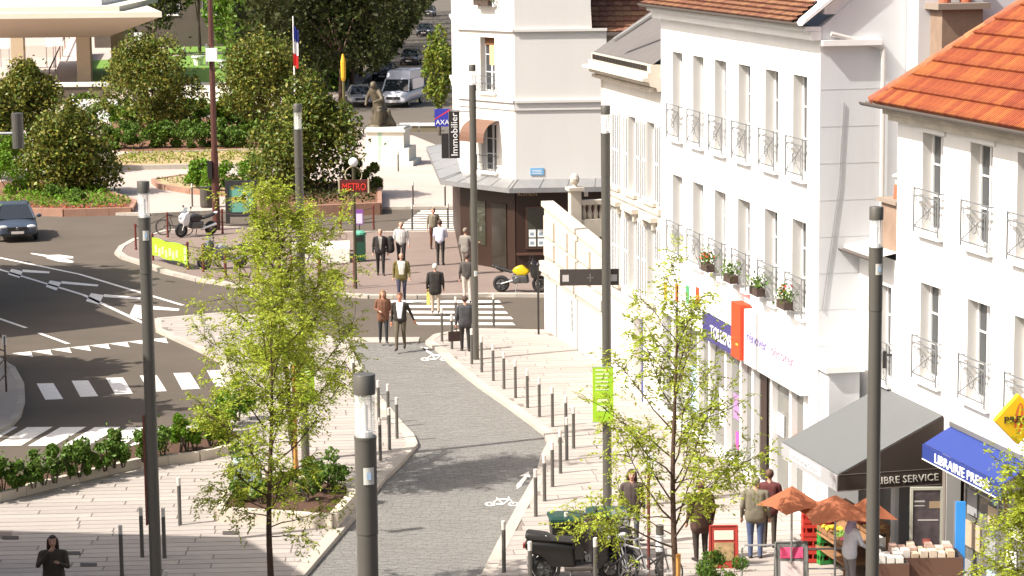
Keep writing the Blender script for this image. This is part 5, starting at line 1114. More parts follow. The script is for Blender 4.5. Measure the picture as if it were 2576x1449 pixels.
person('woman in white top and lilac headscarf leaning over the stall', 2136, 1500, 110, 1.66, (.66, .67, .72), (.22, .2, .2), hood=(.42, .36, .52), arms=[((-.05, -.1, -.26), (.0, -.34, -.42)), ((.05, -.1, -.26), (.03, -.34, -.4))], coat=.1, lean=.06, voxel=.012)
person('tiny figure sitting on the far lawn by the path', 465, 148, 60, 1.3, (.55, .5, .5), (.06, .05, .06), hair=(.06, .04, .03), voxel=.03)
# things carried
b = MB(); b.box(-.2, .2, -.05, .05, 0, .3); o = T('briefcase', 'dark brown briefcase held by the man behind the slim lamp', 'bag', (p7.location.x-.32, p7.location.y+.02, .42), RAD(15)); b.build('body', mat('case_brown', (.03, .012, .01), .5), o); b = MB(); b.torus((0, 0, .31), .06, .012, 'y', 12, 5); b.build('handle', black, o)
x, y = G(1078, 786, .1); o = T('yellow_bag', 'thin yellow carrier bag held by the woman in black coat', 'bag', (x, y, .35)); b = MB(); b.box(-.06, .06, -.03, .03, 0, .42); b.box(-.015, .015, -.01, .01, .42, .6); b.build('bag', mat('bag_yellow', (.55, .55, .15), .7), o)
x, y = G(985, 672, .1); o = T('carried_jacket', 'dark jacket folded over the arm of the man in pale shirt', 'jacket', (x-.02, y-.12, .95)); b = MB(); capsule(b, (0, 0, .25), (.02, 0, -.15), .13, .15); capsule(b, (-.05, .02, .2), (-.07, .02, -.2), .1, .12); obj('cloth', fuse(b, .03), mat('jacket_black', (.02, .018, .016), .85), o)
# ---------------------------------------------------------------- bronze figure
ts = T('bronze_statue', 'weathered bronze figure leaning forward on the white pedestal', 'statue', (G(953, 418, .1)[0], G(953, 418, .1)[1]+1.2, .1+zP), RAD(-35))
b = MB(); capsule(b, (0, 0, .1), (.1, 0, .8), .5, .42); capsule(b, (.1, 0, .8), (.05, -.1, 1.4), .38, .34); capsule(b, (.05, -.1, 1.4), (-.05, -.3, 1.95), .36, .3); capsule(b, (-.05, -.3, 2.0), (0, -.42, 2.15), .14, .14); capsule(b, (0, -.45, 2.28), (0, -.5, 2.22), .19, .17)
capsule(b, (.25, -.3, 1.9), (.6, -.45, 1.5), .14, .11); capsule(b, (.6, -.45, 1.5), (.3, -.8, 1.35), .1, .08); capsule(b, (-.3, -.3, 1.9), (-.5, -.4, 1.5), .14, .11); capsule(b, (-.5, -.4, 1.5), (-.3, -.75, 1.2), .1, .08); capsule(b, (.2, -.1, .9), (.45, -.5, .85), .24, .19); capsule(b, (.45, -.5, .85), (.4, -.5, .2), .17, .13); capsule(b, (-.25, 0, .7), (-.35, -.3, .1), .2, .14)
for q in range(8): a = random.uniform(0, 6.28); capsule(b, (.35*math.cos(a), .35*math.sin(a), .1), (.3*math.cos(a), .25*math.sin(a), 1.2), .12, .09)
for q in range(6): capsule(b, (.55+random.uniform(-.2, .25), .2+random.uniform(-.3, .3), .05), (.6, .1, .4+random.uniform(0, .5)), .16, .1)
obj('figure', fuse(b, .035, 3), bronze, ts); b = MB(); b.cyl((0, 0, 0), (0, 0, .12), .75, .65, 14); b.build('plinth', bronze, ts)
# ================================================================ VEHICLES
def wheel(parent, x, y, r, w, name='wheel', rimm=None):
    b = MB(); b.torus((x, y, r), r-w*.42, w*.42, 'x', 22, 8); t = b.build('wheel', rubber, parent, smooth=True); b = MB(); b.cyl((x-w*.32, y, r), (x+w*.32, y, r), r*.56, n=16)
    for k in range(5): a = 2*math.pi*k/5; b.cyl((x-w*.36, y+r*.1*math.cos(a), r+r*.1*math.sin(a)), (x-w*.36, y+r*.55*math.cos(a), r+r*.55*math.sin(a)), .03, n=5)
    b.build('rim', rimm or steel, t); return t
def car(label, u, v, rz, colour, L=4.2, Wd=1.76, Ht=1.44, van=False, group=None, loc=None, name='car', cat='car'):
    x, y = loc or G(u, v); t = T(name, label, cat, (x, y, 0), rz, group); pm = mat('paint_'+'_'.join('%d' % int(c*99) for c in colour), colour, .25, .2, spec=.6); hw = Wd/2
    def ring(yy, w_, z0, z1, tw=None): tw = tw or w_; return [(-w_*.94, yy, z0), (w_*.94, yy, z0), (w_, yy, z0+(z1-z0)*.35), (w_, yy, z0+(z1-z0)*.7), (tw*.93, yy, z1), (-tw*.93, yy, z1), (-w_, yy, z0+(z1-z0)*.7), (-w_, yy, z0+(z1-z0)*.35)]
    f = -L/2; b = MB()
    if not van:
        b.loft([ring(f, hw*.74, .32, .62), ring(f+.1, hw*.88, .22, .72), ring(f+.45, hw*.98, .18, .82), ring(f+1.15, hw, .18, .93), ring(f+2.2, hw, .18, .95), ring(-f-.75, hw, .2, .97), ring(-f-.12, hw*.93, .25, .93), ring(-f, hw*.85, .35, .8)])
    else:
        b.loft([ring(f, hw*.85, .35, .85), ring(f+.12, hw*.95, .28, .98), ring(f+.6, hw, .26, 1.15), ring(f+.9, hw, .26, 1.25), ring(-f-.1, hw, .26, 1.3), ring(-f, hw*.97, .3, 1.28)])
    body = b.build('body', pm, t, smooth=False); 
    md = body.modifiers.new('s', 'SUBSURF'); md.levels = 2; md.render_levels = 2; body.data.polygons.foreach_set('use_smooth', [True]*len(body.data.polygons))
    g_ = MB(); cz = Ht
    if not van:
        lo = lambda yy, w_: [(-w_, yy, .9), (w_, yy, .9)]; 
        A = [(-hw*.9, f+1.0, .9), (hw*.9, f+1.0, .9), (hw*.9, -f-.35, .92), (-hw*.9, -f-.35, .92)]; B = [(-hw*.68, f+1.75, cz-.04), (hw*.68, f+1.75, cz-.04), (hw*.66, -f-1.05, cz-.03), (-hw*.66, -f-1.05, cz-.03)]
    else:
        A = [(-hw*.97, f+.72, 1.15), (hw*.97, f+.72, 1.15), (hw*.98, -f-.02, 1.2), (-hw*.98, -f-.02, 1.2)]; B = [(-hw*.86, f+1.35, 1.95), (hw*.86, f+1.35, 1.95), (hw*.86, -f-.06, 1.95), (-hw*.86, -f-.06, 1.95)]
    g_.loft([A, B]); gl = g_.build('glasshouse', mat('car_glass', (.02, .025, .03), .05, spec=.9), t)
    r_ = MB()
    if not van: r_.loft([[(q[0], q[1], q[2]) for q in B], [(q[0]*.9, q[1]*.96, cz) for q in B]])
    else:
        C_ = [(-hw*.84, f+1.9, Ht-.05), (hw*.84, f+1.9, Ht-.05), (hw*.84, -f-.08, Ht-.05), (-hw*.84, -f-.08, Ht-.05)]; r_.loft([[(q[0]*1.01, q[1], q[2]) for q in B], C_, [(q[0]*.9, q[1]*.97, Ht) for q in C_]])
        r_.box(-hw*.985, hw*.985, f+1.9, -f-.03, 1.2, 1.94)
    r_.build('roof', pm, t)
    p = MB()
    for sx in (-1, 1):
        a, c = A[1 if sx > 0 else 0], B[1 if sx > 0 else 0]; p.cyl(a, c, .045, .04, 6); a, c = A[2 if sx > 0 else 3], B[2 if sx > 0 else 3]; p.cyl(a, c, .06, .05, 6)
    p.build('pillar', pm, t)
    wr_ = .31 if not van else .34
    for sx in (-1, 1):
        for yy in (f+.8, -f-.8): wheel(t, sx*(hw-.1), yy, wr_, .2)
    for sx in (-1, 1):
        p = MB(); p.ell((sx*hw*.66, f+.13 if not van else f+.1, .66 if not van else .88), (.2, .12, .085), 12, 8); p.build('headlight', mat('headlight', (.55, .57, .6), .15, .2), t)
        p = MB(); p.ell((sx*(hw+.08), f+1.15 if not van else f+1.1, 1.0 if not van else 1.35), (.11, .06, .08 if not van else .16), 10, 6); p.build('mirror', pm if not van else black, t)
    p = MB(); p.box(-.42, .42, f-.012, f+.1, .5, .66) if not van else p.box(-.5, .5, f-.012, f+.1, .6, .8); p.box(-.6, .6, f-.005, f+.1, .27, .38); p.build('grille', black, t)
    p = MB(); p.box(-.26, .26, f-.03, f-.014, .38, .49); p.build('number_plate', mat('plate_white', (.6, .55, .52)), t)
    p = MB(); p.torus((0, f-.02, .6 if not van else .7), .05, .012, 'y', 10, 5); p.build('badge', chrome, t); return t
car('dark blue-grey saloon car cut off by the left edge', 14, 612, RAD(14), (.055, .07, .10), loc=(G(14, 612)[0], G(14, 612)[1]+2.1))
car('small silver-white car parked in the side street left of the van', 902, 268, RAD(6), (.38, .38, .4), loc=(G(902, 270)[0], G(902, 270)[1]+2), L=4.0)
car('white high-roofed delivery van behind the statue', 1010, 272, RAD(-12), (.62, .64, .70), L=5.2, Wd=2.0, Ht=2.55, van=True, loc=(G(1008, 272)[0], G(1008, 272)[1]+2.6), name='van', cat='van')
for k, (u, v, c, lb) in enumerate([(1032, 165, (.06, .055, .05), 'dark car in the side street just beyond the van'), (1068, 92, (.05, .055, .07), 'dark blue car further up the side street'), (1078, 42, (.2, .2, .21), 'grey car far up the side street at the top'), (965, 205, (.02, .022, .02), 'dark car parked in tree shade left of the van')]):
    car(lb, u, v, RAD(-4), c, loc=(G(u, v)[0], G(u, v)[1]+2))
def moto(label, u, v, rz, colour, accent=None, scooter=False, name='motorcycle', loc=None):
    """local -y is forward"""
    x, y = loc or G(u, v, .1); t = T(name, label, 'motorcycle' if not scooter else 'scooter', (x, y, .1), rz); cm = mat('moto_%s' % label[:14].replace(' ', '_'), colour, .3, .1); am = accent or cm
    r = .3 if not scooter else .25; wb = .7 if not scooter else .66
    rm = mat('alloy_dark', (.10, .10, .10), .4, .5); wheel(t, 0, -wb, r, .14, rimm=rm); wheel(t, 0, wb, r, .17, rimm=rm)
    if not scooter:
        b = MB(); b.side([(-.35, .75), (-.05, .98), (.2, .9), (.3, .75), (.1, .6), (-.2, .6)], -.15, .15); b.build('tank', am, t); b = MB(); b.side([(.15, .83), (.35, .78), (.85, .95), (.95, .9), (.8, .8), (.3, .68)], -.12, .12); b.build('seat', black, t)
        b = MB(); b.side([(-.3, .35), (.25, .33), (.3, .62), (-.25, .62)], -.17, .17); b.cyl((-.19, .1, .45), (.19, .1, .45), .12, n=12); b.build('engine', mat('engine_grey', (.12, .12, .12), .4, .6), t)
        b = MB(); b.side([(-.75, .72), (-.62, 1.0), (-.4, 1.12), (-.32, .95), (-.4, .55), (-.6, .45)], -.2, .2); b.build('fairing', cm, t); b = MB(); b.add([(-.16, -.6, 1.0), (.16, -.6, 1.0), (.13, -.42, 1.25), (-.13, -.42, 1.25)], [(0, 1, 2, 3)]); b.build('windscreen', mat('screen_smoke', (.12, .13, .14), .1), t)
        b = MB(); b.side([(.6, .85), (1.02, 1.0), (1.0, .9), (.62, .7)], -.1, .1); b.build('tail', cm, t)
        b = MB()
        for s in (-1, 1): b.cyl((s*.1, -wb, r), (s*.1, -.42, 1.0), .03, n=8); b.cyl((s*.07, wb, r), (s*.07, .2, .45), .03, n=8)
        b.build('fork', steel, t); b = MB(); b.tube([(-.36, -.22, 1.04), (-.18, -.38, 1.06), (.18, -.38, 1.06), (.36, -.22, 1.04)], .018, 6); b.build('handlebar', black, t)
        for s in (-1, 1): b = MB(); b.cyl((s*.25, -.36, 1.06), (s*.33, -.4, 1.24), .01, n=5); b.ell((s*.34, -.4, 1.27), (.08, .03, .05), 8, 6); b.build('mirror', black, t)
        b = MB(); b.cyl((.17, .15, .3), (.19, .85, .48), .05, .065, 10); b.build('exhaust', chrome, t)
        b = MB(); b.ell((0, -.74, .86), (.11, .06, .08), 10, 6); b.build('headlight', mat('headlight', (.55, .57, .6)), t)
    else:
        b = MB(); b.side([(-.66, .5), (-.62, .85), (-.5, 1.08), (-.38, 1.1), (-.3, .9), (-.3, .3), (-.45, .26)], -.26, .26); b.build('leg_shield', cm, t); b = MB(); b.side([(-.95, .42), (-.85, .56), (-.66, .6), (-.5, .5), (-.55, .42), (-.7, .5)], -.1, .1); b.build('front_mudguard', cm, t); b = MB(); b.ell((0, -.62, .88), (.13, .07, .09), 12, 8); b.build('headlight', mat('headlight', (.55, .57, .6)), t)
        b = MB(); b.side([(-.4, .22), (.25, .22), (.25, .32), (-.4, .32)], -.22, .22); b.build('footboard', mat('footboard', (.05, .04, .035), .6), t)
        b = MB(); b.side([(.02, .3), (.06, .74), (.5, .8), (1.0, .84), (1.06, .7), (.9, .56), (.7, .5), (.5, .3)], -.23, .23); b.build('rear_body', cm, t); b = MB(); b.box(-.1, .1, 1.04, 1.075, .66, .74); b.build('tail_light', mat('tail_red', (.35, .01, .01), .3), t); b = MB(); b.box(-.16, .16, .98, 1.0, .36, .52); b.build('number_plate', mat('plate_white', (.6, .55, .52)), t)
        b = MB(); b.side([(-.02, .76), (.04, .86), (.5, .88), (.6, .95), (1.0, 1.0), (1.05, .9), (.95, .82)], -.19, .19); b.build('seat', mat('seat_black', (.014, .012, .011), .6), t)
        b = MB(); b.tube([(-.16, .6, .93), (-.16, 1.02, .92), (.16, 1.02, .92), (.16, .6, .93)], .018, 6); b.build('grab_rail', mat('rail_white', (.7, .7, .7), .3), t)
        b = MB(); b.tube([(-.33, -.22, 1.08), (-.1, -.42, 1.1), (.1, -.42, 1.1), (.33, -.22, 1.08)], .02, 6); b.build('handlebar', black, t)
        b = MB(); b.torus((0, wb, r), .3, .035, 'x', 18, 6); b.build('mudguard', mat('mudguard', (.03, .03, .03), .4), t)
        b = MB(); b.cyl((.2, .35, .25), (.22, .95, .35), .06, .075, 10); b.build('exhaust', chrome, t)
        b = MB(); b.add([(-.2, -.58, 1.05), (.2, -.58, 1.05), (.17, -.45, 1.4), (-.17, -.45, 1.4)], [(0, 1, 2, 3)]); b.build('windscreen', glassmat('screen_clear', (.8, .82, .82), .35), t)
        for s in (-1, 1): b = MB(); b.cyl((s*.25, -.36, 1.08), (s*.33, -.38, 1.3), .01, n=5); b.ell((s*.34, -.38, 1.34), (.07, .03, .06), 8, 6); b.build('mirror', black, t)
        b = MB(); b.cyl((0, -wb, r), (0, -.5, .8), .04, n=8); b.build('fork', steel, t)
    b = MB(); b.cyl((-.14, .1, .28), (-.3, .14, .01), .016, n=6); b.build('stand', black, t)
    for ch in t.children:
        if ch.name.split('.')[0] in ('tank', 'seat', 'fairing', 'tail', 'leg_shield', 'rear_body', 'footboard', 'engine', 'front_mudguard'):
            md = ch.modifiers.new('b', 'BEVEL'); md.width = .07 if ch.name.split('.')[0] != 'footboard' else .03; md.segments = 3; md.limit_method = 'ANGLE'
            ch.data.polygons.foreach_set('use_smooth', [True]*len(ch.data.polygons))
    return t
moto('white and black motorcycle parked at the back of the station island', 492, 597, RAD(-55), (.68, .68, .70), mat('tank_dark', (.03, .025, .03), .3), loc=G(494, 594, .1))
moto('dark motorcycle parked behind the left young tree', 560, 676, RAD(-70), (.05, .05, .055), mat('tank_grey', (.25, .25, .27), .3))
moto('yellow and black sports motorcycle parked by the brown shop', 1310, 735, RAD(80), (.03, .028, .026), mat('tank_yellow', (.62, .44, .01), .35))
moto('black scooter parked beside the bins at the bottom', 1460, 1468, RAD(86), (.01, .009, .008), scooter=True, name='scooter', loc=G(1452, 1458, .1))
moto('second black scooter behind the bicycles, turned towards the camera', 1545, 1440, RAD(28), (.012, .01, .01), scooter=True, name='scooter', loc=G(1528, 1440, .1))
def bicycle(label, u, v, rz, colour, lean=0., loc=None):
    x, y = loc or G(u, v, .1); t = T('bicycle', label, 'bicycle', (x, y, .1), rz, 'bicycles locked by the scooter'); t.rotation_euler = (0, lean, rz); cm = mat('bike_%s' % '_'.join('%d' % int(c*99) for c in colour), colour, .35, .3)
    r = .33
    for yy in (-.52, .52):
        b = MB(); b.torus((0, yy, r), r-.02, .02, 'x', 28, 6); w = b.build('wheel', rubber, t); b = MB()
        for k in range(14): a = 2*math.pi*k/14; b.cyl((0, yy, r), (0, yy+(r-.03)*math.cos(a), r+(r-.03)*math.sin(a)), .0025, n=3, cap=False)
        b.cyl((-.03, yy, r), (.03, yy, r), .025, n=8); b.build('spokes', steel, w)
    b = MB(); pts = {'bb': (0, .05, .3), 'st': (0, .2, .78), 'hd': (0, -.36, .78), 'hd2': (0, -.4, .65), 'ra': (0, .52, r), 'fa': (0, -.52, r)}
    for a, c, q in (('bb', 'st', .017), ('st', 'hd', .017), ('bb', 'hd2', .02), ('bb', 'ra', .011), ('st', 'ra', .009), ('hd', 'fa', .013)): b.cyl(pts[a], pts[c], q, n=7)
    b.build('frame', cm, t); b = MB(); b.side([(.08, .87), (.32, .9), (.34, .86), (.1, .84)], -.06, .06); b.cyl((0, .2, .78), (0, .21, .86), .013, n=6); b.build('saddle', black, t)
    b = MB(); b.cyl((0, -.36, .78), (0, -.33, .98), .014, n=6); b.tube([(-.27, -.2, 1.02), (-.12, -.34, .99), (.12, -.34, .99), (.27, -.2, 1.02)], .012, 6); b.build('handlebar', steel, t)
    b = MB(); b.torus((.03, .05, .3), .09, .008, 'x', 16, 4); b.cyl((-.08, .05, .3), (-.1, .12, .16), .01, n=5); b.cyl((.08, .05, .3), (.1, -.02, .44), .01, n=5); b.build('crank', steel, t)
    b = MB(); b.torus((0, .52, r), r+.025, .015, 'x', 24, 4); b.build('mudguard', cm, t)
    return t
bicycle('dark bicycle nearest the scooter at the bottom', 1540, 1462, RAD(30), (.06, .06, .07), RAD(6))
bicycle('silver bicycle in the middle of the parked three', 1585, 1466, RAD(42), (.4, .4, .42), RAD(-5))
bicycle('dark bicycle with red rear reflector nearest the thick bollard', 1625, 1468, RAD(55), (.05, .05, .05), RAD(4))
bicycle('bicycle leaning on the chain railing left of the white motorcycle', 440, 592, RAD(75), (.08, .07, .06), 0.)
def wheelie(label, u, v, rz, w=.62, h=1.0, loc=None):
    x, y = loc or G(u, v, .1); t = T('wheeled_bin', label, 'bin', (x, y, .1), rz, 'green lidded wheeled bins'); b = MB(); b.loft([[(-w*.42, -.25, .1), (w*.42, -.25, .1), (w*.42, .25, .1), (-w*.42, .25, .1)], [(-w*.5, -.33, h), (w*.5, -.33, h), (w*.5, .33, h), (-w*.5, .33, h)]]); b.build('body', bingrey, t)
    b = MB(); b.loft([[(-w*.54, -.37, h), (w*.54, -.37, h), (w*.54, .37, h), (-w*.54, .37, h)], [(-w*.53, -.36, h+.05), (w*.53, -.36, h+.05), (w*.53, .36, h+.05), (-w*.53, .36, h+.05)], [(-w*.42, -.22, h+.08), (w*.42, -.22, h+.08), (w*.42, .25, h+.09), (-w*.42, .25, h+.09)]]); b.build('lid', mat('lid_dark_green', (.012, .045, .03), .4), t)
    for s in (-1, 1): b = MB(); b.cyl((s*w*.36-.03, .2, .1), (s*w*.36+.03, .2, .1), .1, n=12); b.build('wheel', rubber, t)
    b = MB(); b.cyl((-w*.35, .4, h-.06), (w*.35, .4, h-.06), .018, n=6); b.build('handle', black, t); return t
wheelie('left dark bin with green lid behind the scooter', 1428, 1412, RAD(5), .72, .92); wheelie('right larger dark bin with green lid behind the bicycles', 1528, 1405, RAD(-3), .84, .96)
# ================================================================ GROCERY AND NEWSAGENT STALLS
def parasol(label, u, v, ztop, w, rz):
    d = ray(u, v); q = (ztop-CH)/d[2]; x, y = float(d[0]*q), float(d[1]*q); t = T('parasol', label, 'parasol', (x, y, .1), rz, 'orange square parasols'); b = MB(); n = 8; h = ztop-.1
    rim = [(-w, -w, h-.42), (0, -w*.95, h-.36), (w, -w, h-.42), (w*.95, 0, h-.36), (w, w, h-.42), (0, w*.95, h-.36), (-w, w, h-.42), (-w*.95, 0, h-.36)]; b.add([(0, 0, h)]+rim, [(0, i+1, (i+1) % 8+1) for i in range(8)]); b.build('canopy', orange, t)
    b = MB(); b.cyl((0, 0, 0), (0, 0, h-.01), .022, n=8); b.build('pole', steel, t); b = MB()
    for p in rim[::2]: b.cyl((0, 0, h-.05), (p[0]*.98, p[1]*.98, p[2]-.01), .008, n=4)
    b.build('rib', steel, t); b = MB(); b.cyl((0, 0, 0), (0, 0, .08), .22, .18, 12); b.build('foot', black, t)
parasol('tall rust orange parasol tilted beside the jacket wearers', 1992, 1222, 2.2, .5, RAD(30)); parasol('orange parasol in front of the grocery opening', 2102, 1245, 2.1, .62, RAD(8)); parasol('orange parasol peak half hidden by the right lamp', 2185, 1248, 2.05, .42, RAD(20))
def crates(label, u, v, n, colour, w=.55, d=.38, hh=.27, rz=0., loc=None):
    for k in range(n):
        x, y = loc or G(u, v, .1); t = T('crate', label % ORD[k], 'crate', (x, y, .1+k*(hh+.004)), rz+random.uniform(-.05, .05), 'stacked plastic crates'); b = MB(); b.box(-w/2, w/2, -d/2, d/2, 0, .03)
        for s in (-1, 1):
            b.box(s*w/2-.012, s*w/2+.012, -d/2, d/2, .03, .1); b.box(s*w/2-.012, s*w/2+.012, -d/2, d/2, hh-.07, hh); b.box(-w/2, w/2, s*d/2-.012, s*d/2+.012, .03, .1); b.box(-w/2, w/2, s*d/2-.0122, s*d/2+.0122, hh-.07, hh)
            for c in (-.45, -.15, .15, .45): b.box(s*w/2-.01, s*w/2+.01, c*d*.9-.015, c*d*.9+.015, .1, hh-.07); b.box(c*w*.9-.015, c*w*.9+.015, s*d/2-.01, s*d/2+.01, .1, hh-.07)
        b.build('basket', colour, t)
crates('red crate in the stack beside the stall, %s from the ground', 2052, 1412, 4, mat('crate_red', (.45, .03, .02), .5))
crates('green crate beside the red stack, %s from the ground', 2086, 1415, 3, mat('crate_green', (.03, .25, .05), .5), rz=.3)
t = T('fruit_stall', 'sloping fruit and vegetable stall under the grey awning', 'stall', RF.loc(), RF.rz); b = MB(); b.box(-.4, 2.1, -1.9, -.9, .45, .5); b.add([(-.4, -1.9, .75), (2.1, -1.9, .75), (2.1, -.9, 1.2), (-.4, -.9, 1.2)], [(0, 1, 2, 3)]); b.build('shelf', woodm, t)
b = MB()
for xx in (-.35, 2.05):
    for yy in (-1.85, -.95): b.box(xx-.03, xx+.03, yy-.03, yy+.03, .1, .75 if yy < -1.5 else 1.19)
b.build('leg', woodm, t); random.seed(3)
fm = [mat('fruit_%d' % i, c, .5) for i, c in enumerate([(.6, .15, .02), (.5, .03, .02), (.6, .45, .03), (.12, .22, .03), (.25, .03, .08), (.5, .3, .1)])]
for i in range(5):
    for j in range(2):
        bx_ = T('produce_tray', 'tray of %s on the stall, column %s, %s row' % (['oranges', 'tomatoes', 'lemons', 'lettuces', 'plums'][i], ORD[i], ['front', 'back'][j]), 'tray', RF.world(-.12+i*.5, -1.66+j*.5, .8+.23*j+.02), RF.rz, 'produce trays'); b = MB()
        b.box(-.23, .23, -.22, .22, .0, .02); b.box(-.23, .23, -.22, -.2, .02, .1); b.box(-.23, .23, .2, .22, .02, .1); b.box(-.23, -.21, -.2, .2, .02, .1); b.box(.21, .23, -.2, .2, .02, .1); b.build('box', woodm, bx_); b = MB()
        for k in range(22): b.ell((random.uniform(-.18, .18), random.uniform(-.17, .17), random.uniform(.06, .12)), (.045, .045, .042), 7, 5)
        b.build('produce', fm[(i+j) % 6], bx_, kind='stuff')
# poster panel with steel uprights between grocery and newsagent
yq = 46.8
def at(u, v, y): return (xat(u, v, y), y, zat(u, v, y))
a = at(2288, 1380, yq); c = at(2372, 1225, yq); t = T('food_advert_stand', 'tall food poster panel in steel frame beside the grocery opening', 'advertising panel', (a[0], yq, .1)); wq = c[0]-a[0]; z1 = c[2]-.1
b = MB(); b.box(0, .05, -.04, .04, 0, z1); b.box(wq-.05, wq, -.04, .04, 0, z1); b.box(.051, wq-.051, -.04, .04, z1-.05, z1); b.build('frame', mat('frame_steel', (.5, .5, .42), .4, .3), t); b = MB(); b.box(.052, wq-.052, -.02, .02, .35, z1-.052); pn = b.build('poster', mat('poster_dark', (.07, .055, .06), .5, var=.5, scale=4), t)
for q, (xx, zz, w_, h_, cc) in enumerate([(.08, .86, .2, .03, (.4, .38, .36)), (.08, .82, .2, .02, (.4, .38, .36)), (.37, .8, .22, .14, (.3, .22, .14)), (.15, .68, .4, .03, (.4, .38, .36)), (.2, .3, .3, .25, (.35, .18, .1)), (.15, .22, .45, .1, (.3, .25, .15)), (.25, .46, .15, .1, (.4, .1, .08))]): b = MB(); b.box(xx, xx+w_, -.026-.0004*q, -.021, zz*z1, zz*z1+h_*1.0); b.build('print', mat('print_%d' % q, cc), pn)
a = at(2415, 1385, 46.0); t = T('blue_panel', 'narrow upright bright blue panel beside the book table', 'advertising panel', (a[0], 46.0, .1)); b = MB(); b.box(-.09, .09, -.03, .03, .2, zat(2415, 1262, 46.)-.1); b.build('panel', mat('cyan_blue', (.04, .28, .75), .5), t); b = MB(); b.cyl((-.1, .05, 0), (-.1, .05, 2.0), .02, n=6); b.build('post', steel, t)
# book tables
for k, (u, v, w_, lb) in enumerate([(2325, 1430, 1.35, 'book table with rows of paperbacks before the newsagent'), (2238, 1462, .62, 'small table with white books beside the right lamp')]):
    yb = 45.6-k*.3; x = xat(u, v, yb); zt2 = zat(u, 1392+k*14, yb)-.1; t = T('book_table', lb, 'table', (x, yb, .1)); b = MB(); b.box(-w_/2, w_/2, -.35, .35, zt2-.05, zt2); b.build('top', mat('table_dark', (.05, .035, .03)), t)
    for sx in (-1, 1):
        for sy in (-1, 1): b = MB(); b.box(sx*(w_/2-.06)-.025, sx*(w_/2-.06)+.025, sy*.3-.025, sy*.3+.025, 0, zt2-.05); b.build('leg', black, t)
    b = MB(); b.box(-w_/2, w_/2, -.36, -.351, zt2-.35, zt2); b.build('skirt', mat('table_skirt', (.12, .06, .04)), t)
    nbk = int(w_/.17)
    for i in range(nbk):
        for j in range(3):
            xx = -w_/2+.1+i*.17; hh = random.uniform(.05, .16); b = MB(); b.box(-.07, .07, -.1, .1, 0, hh); cc = random.choice([(.6, .5, .4), (.55, .42, .3), (.65, .6, .55), (.3, .2, .15), (.6, .4, .05), (.45, .3, .25)]) if k == 0 else random.choice([(.68, .66, .62), (.6, .55, .5)])
            tag(b.build('book_pile', mat('book_%d_%d' % (int(cc[0]*99), int(cc[1]*99)), cc, .7), loc=(x+xx, yb-.23+j*.22, .1+zt2+.002), rz=random.uniform(-.1, .1)), 'pile of books on the %s table, %s column from the left, %s row' % (['long', 'small'][k], ORD[i], ['front', 'middle', 'back'][j]), 'books', 'book piles')
# pavement boards
def aboard(label, u, v, w, h, mt, pm, rz=0.):
    x, y = G(u, v, .1); t = T('pavement_board', label, 'sign', (x, y, .1), rz); b = MB(); b.add([(-w/2, -.2, 0), (w/2, -.2, 0), (w/2, 0, h), (-w/2, 0, h)], [(0, 1, 2, 3)]); b.add([(-w/2, .2, 0), (w/2, .2, 0), (w/2, .01, h), (-w/2, .01, h)], [(3, 2, 1, 0)]); b.cyl((-w/2, .0, h), (w/2, .0, h), .02, n=6)
    for s in (-1, 1): b.cyl((s*w/2, -.2, 0), (s*w/2, 0, h), .02, n=6); b.cyl((s*w/2, .2, 0), (s*w/2, 0, h), .02, n=6)
    b.build('board', mt, t); b = MB(); e = .015
    f = lambda xx, q: (xx, -.2*(1-q)-e, h*q); b.add([f(-w*.36, .2), f(w*.36, .2), f(w*.36, .62), f(-w*.36, .62)], [(0, 1, 2, 3)]); b.build('poster', pm, t); b = MB(); b.add([f(-w*.36, .68), f(w*.36, .68), f(w*.36, .9), f(-w*.36, .9)], [(0, 1, 2, 3)]); b.build('heading', mat('heading_cream', (.6, .5, .42)) if mt.name != 'board_grey' else mat('heading_pink', (.75, .08, .2)), t)
aboard('red framed menu board on the pavement left of the man in jeans', 1820, 1425, .55, .85, mat('board_red', (.3, .03, .02), .5), mat('board_food', (.3, .2, .1), .7, var=.5, scale=8))
aboard('grey framed pavement board with pink poster at the bottom', 1990, 1482, .62, .95, mat('board_grey', (.16, .16, .15), .5), mat('poster_skin', (.6, .5, .48), .7))
for k, (u, v) in enumerate([(2075, 1480), (1930, 1470)]):
    x, y = G(u, v, .1); t = T('metal_barrier', ['grey metal barrier before the stall at the bottom', 'grey metal barrier left of the pink poster board'][k], 'barrier', (x, y, .1)); b = MB(); b.tube([(-.5, 0, 0), (-.5, 0, .75), (-.45, 0, .8), (.45, 0, .8), (.5, 0, .75), (.5, 0, 0)], .022, 6); b.build('hoop', steel, t); b = MB(); b.cyl((-.5, 0, .4), (.5, 0, .4), .015, n=6); b.build('bar', steel, t)
x, y = G(2022, 1385, .1); t = T('umbrella_stand', 'thin white pole with black foot in front of the stall', 'post', (x, y, .1)); b = MB(); b.cyl((0, 0, .1), (0, 0, 1.25), .02, n=8); b.build('pole', whitep, t); b = MB(); b.box(-.07, .07, -.07, .07, 0, .16); b.build('foot', black, t)
x, y = G(625, 1260, .1); t = T('utility_cabinet', 'pale blue-grey utility cabinet behind the plaza planter', 'cabinet', (x, y, .1)); b = MB(); b.box(-.3, .3, -.2, .2, 0, .9); b.build('body', mat('cabinet_grey', (.35, .42, .45), .5), t); b = MB(); b.box(-.33, .33, -.23, .23, .9, .95); b.build('cap', mat('cabinet_cap', (.45, .5, .52)), t)
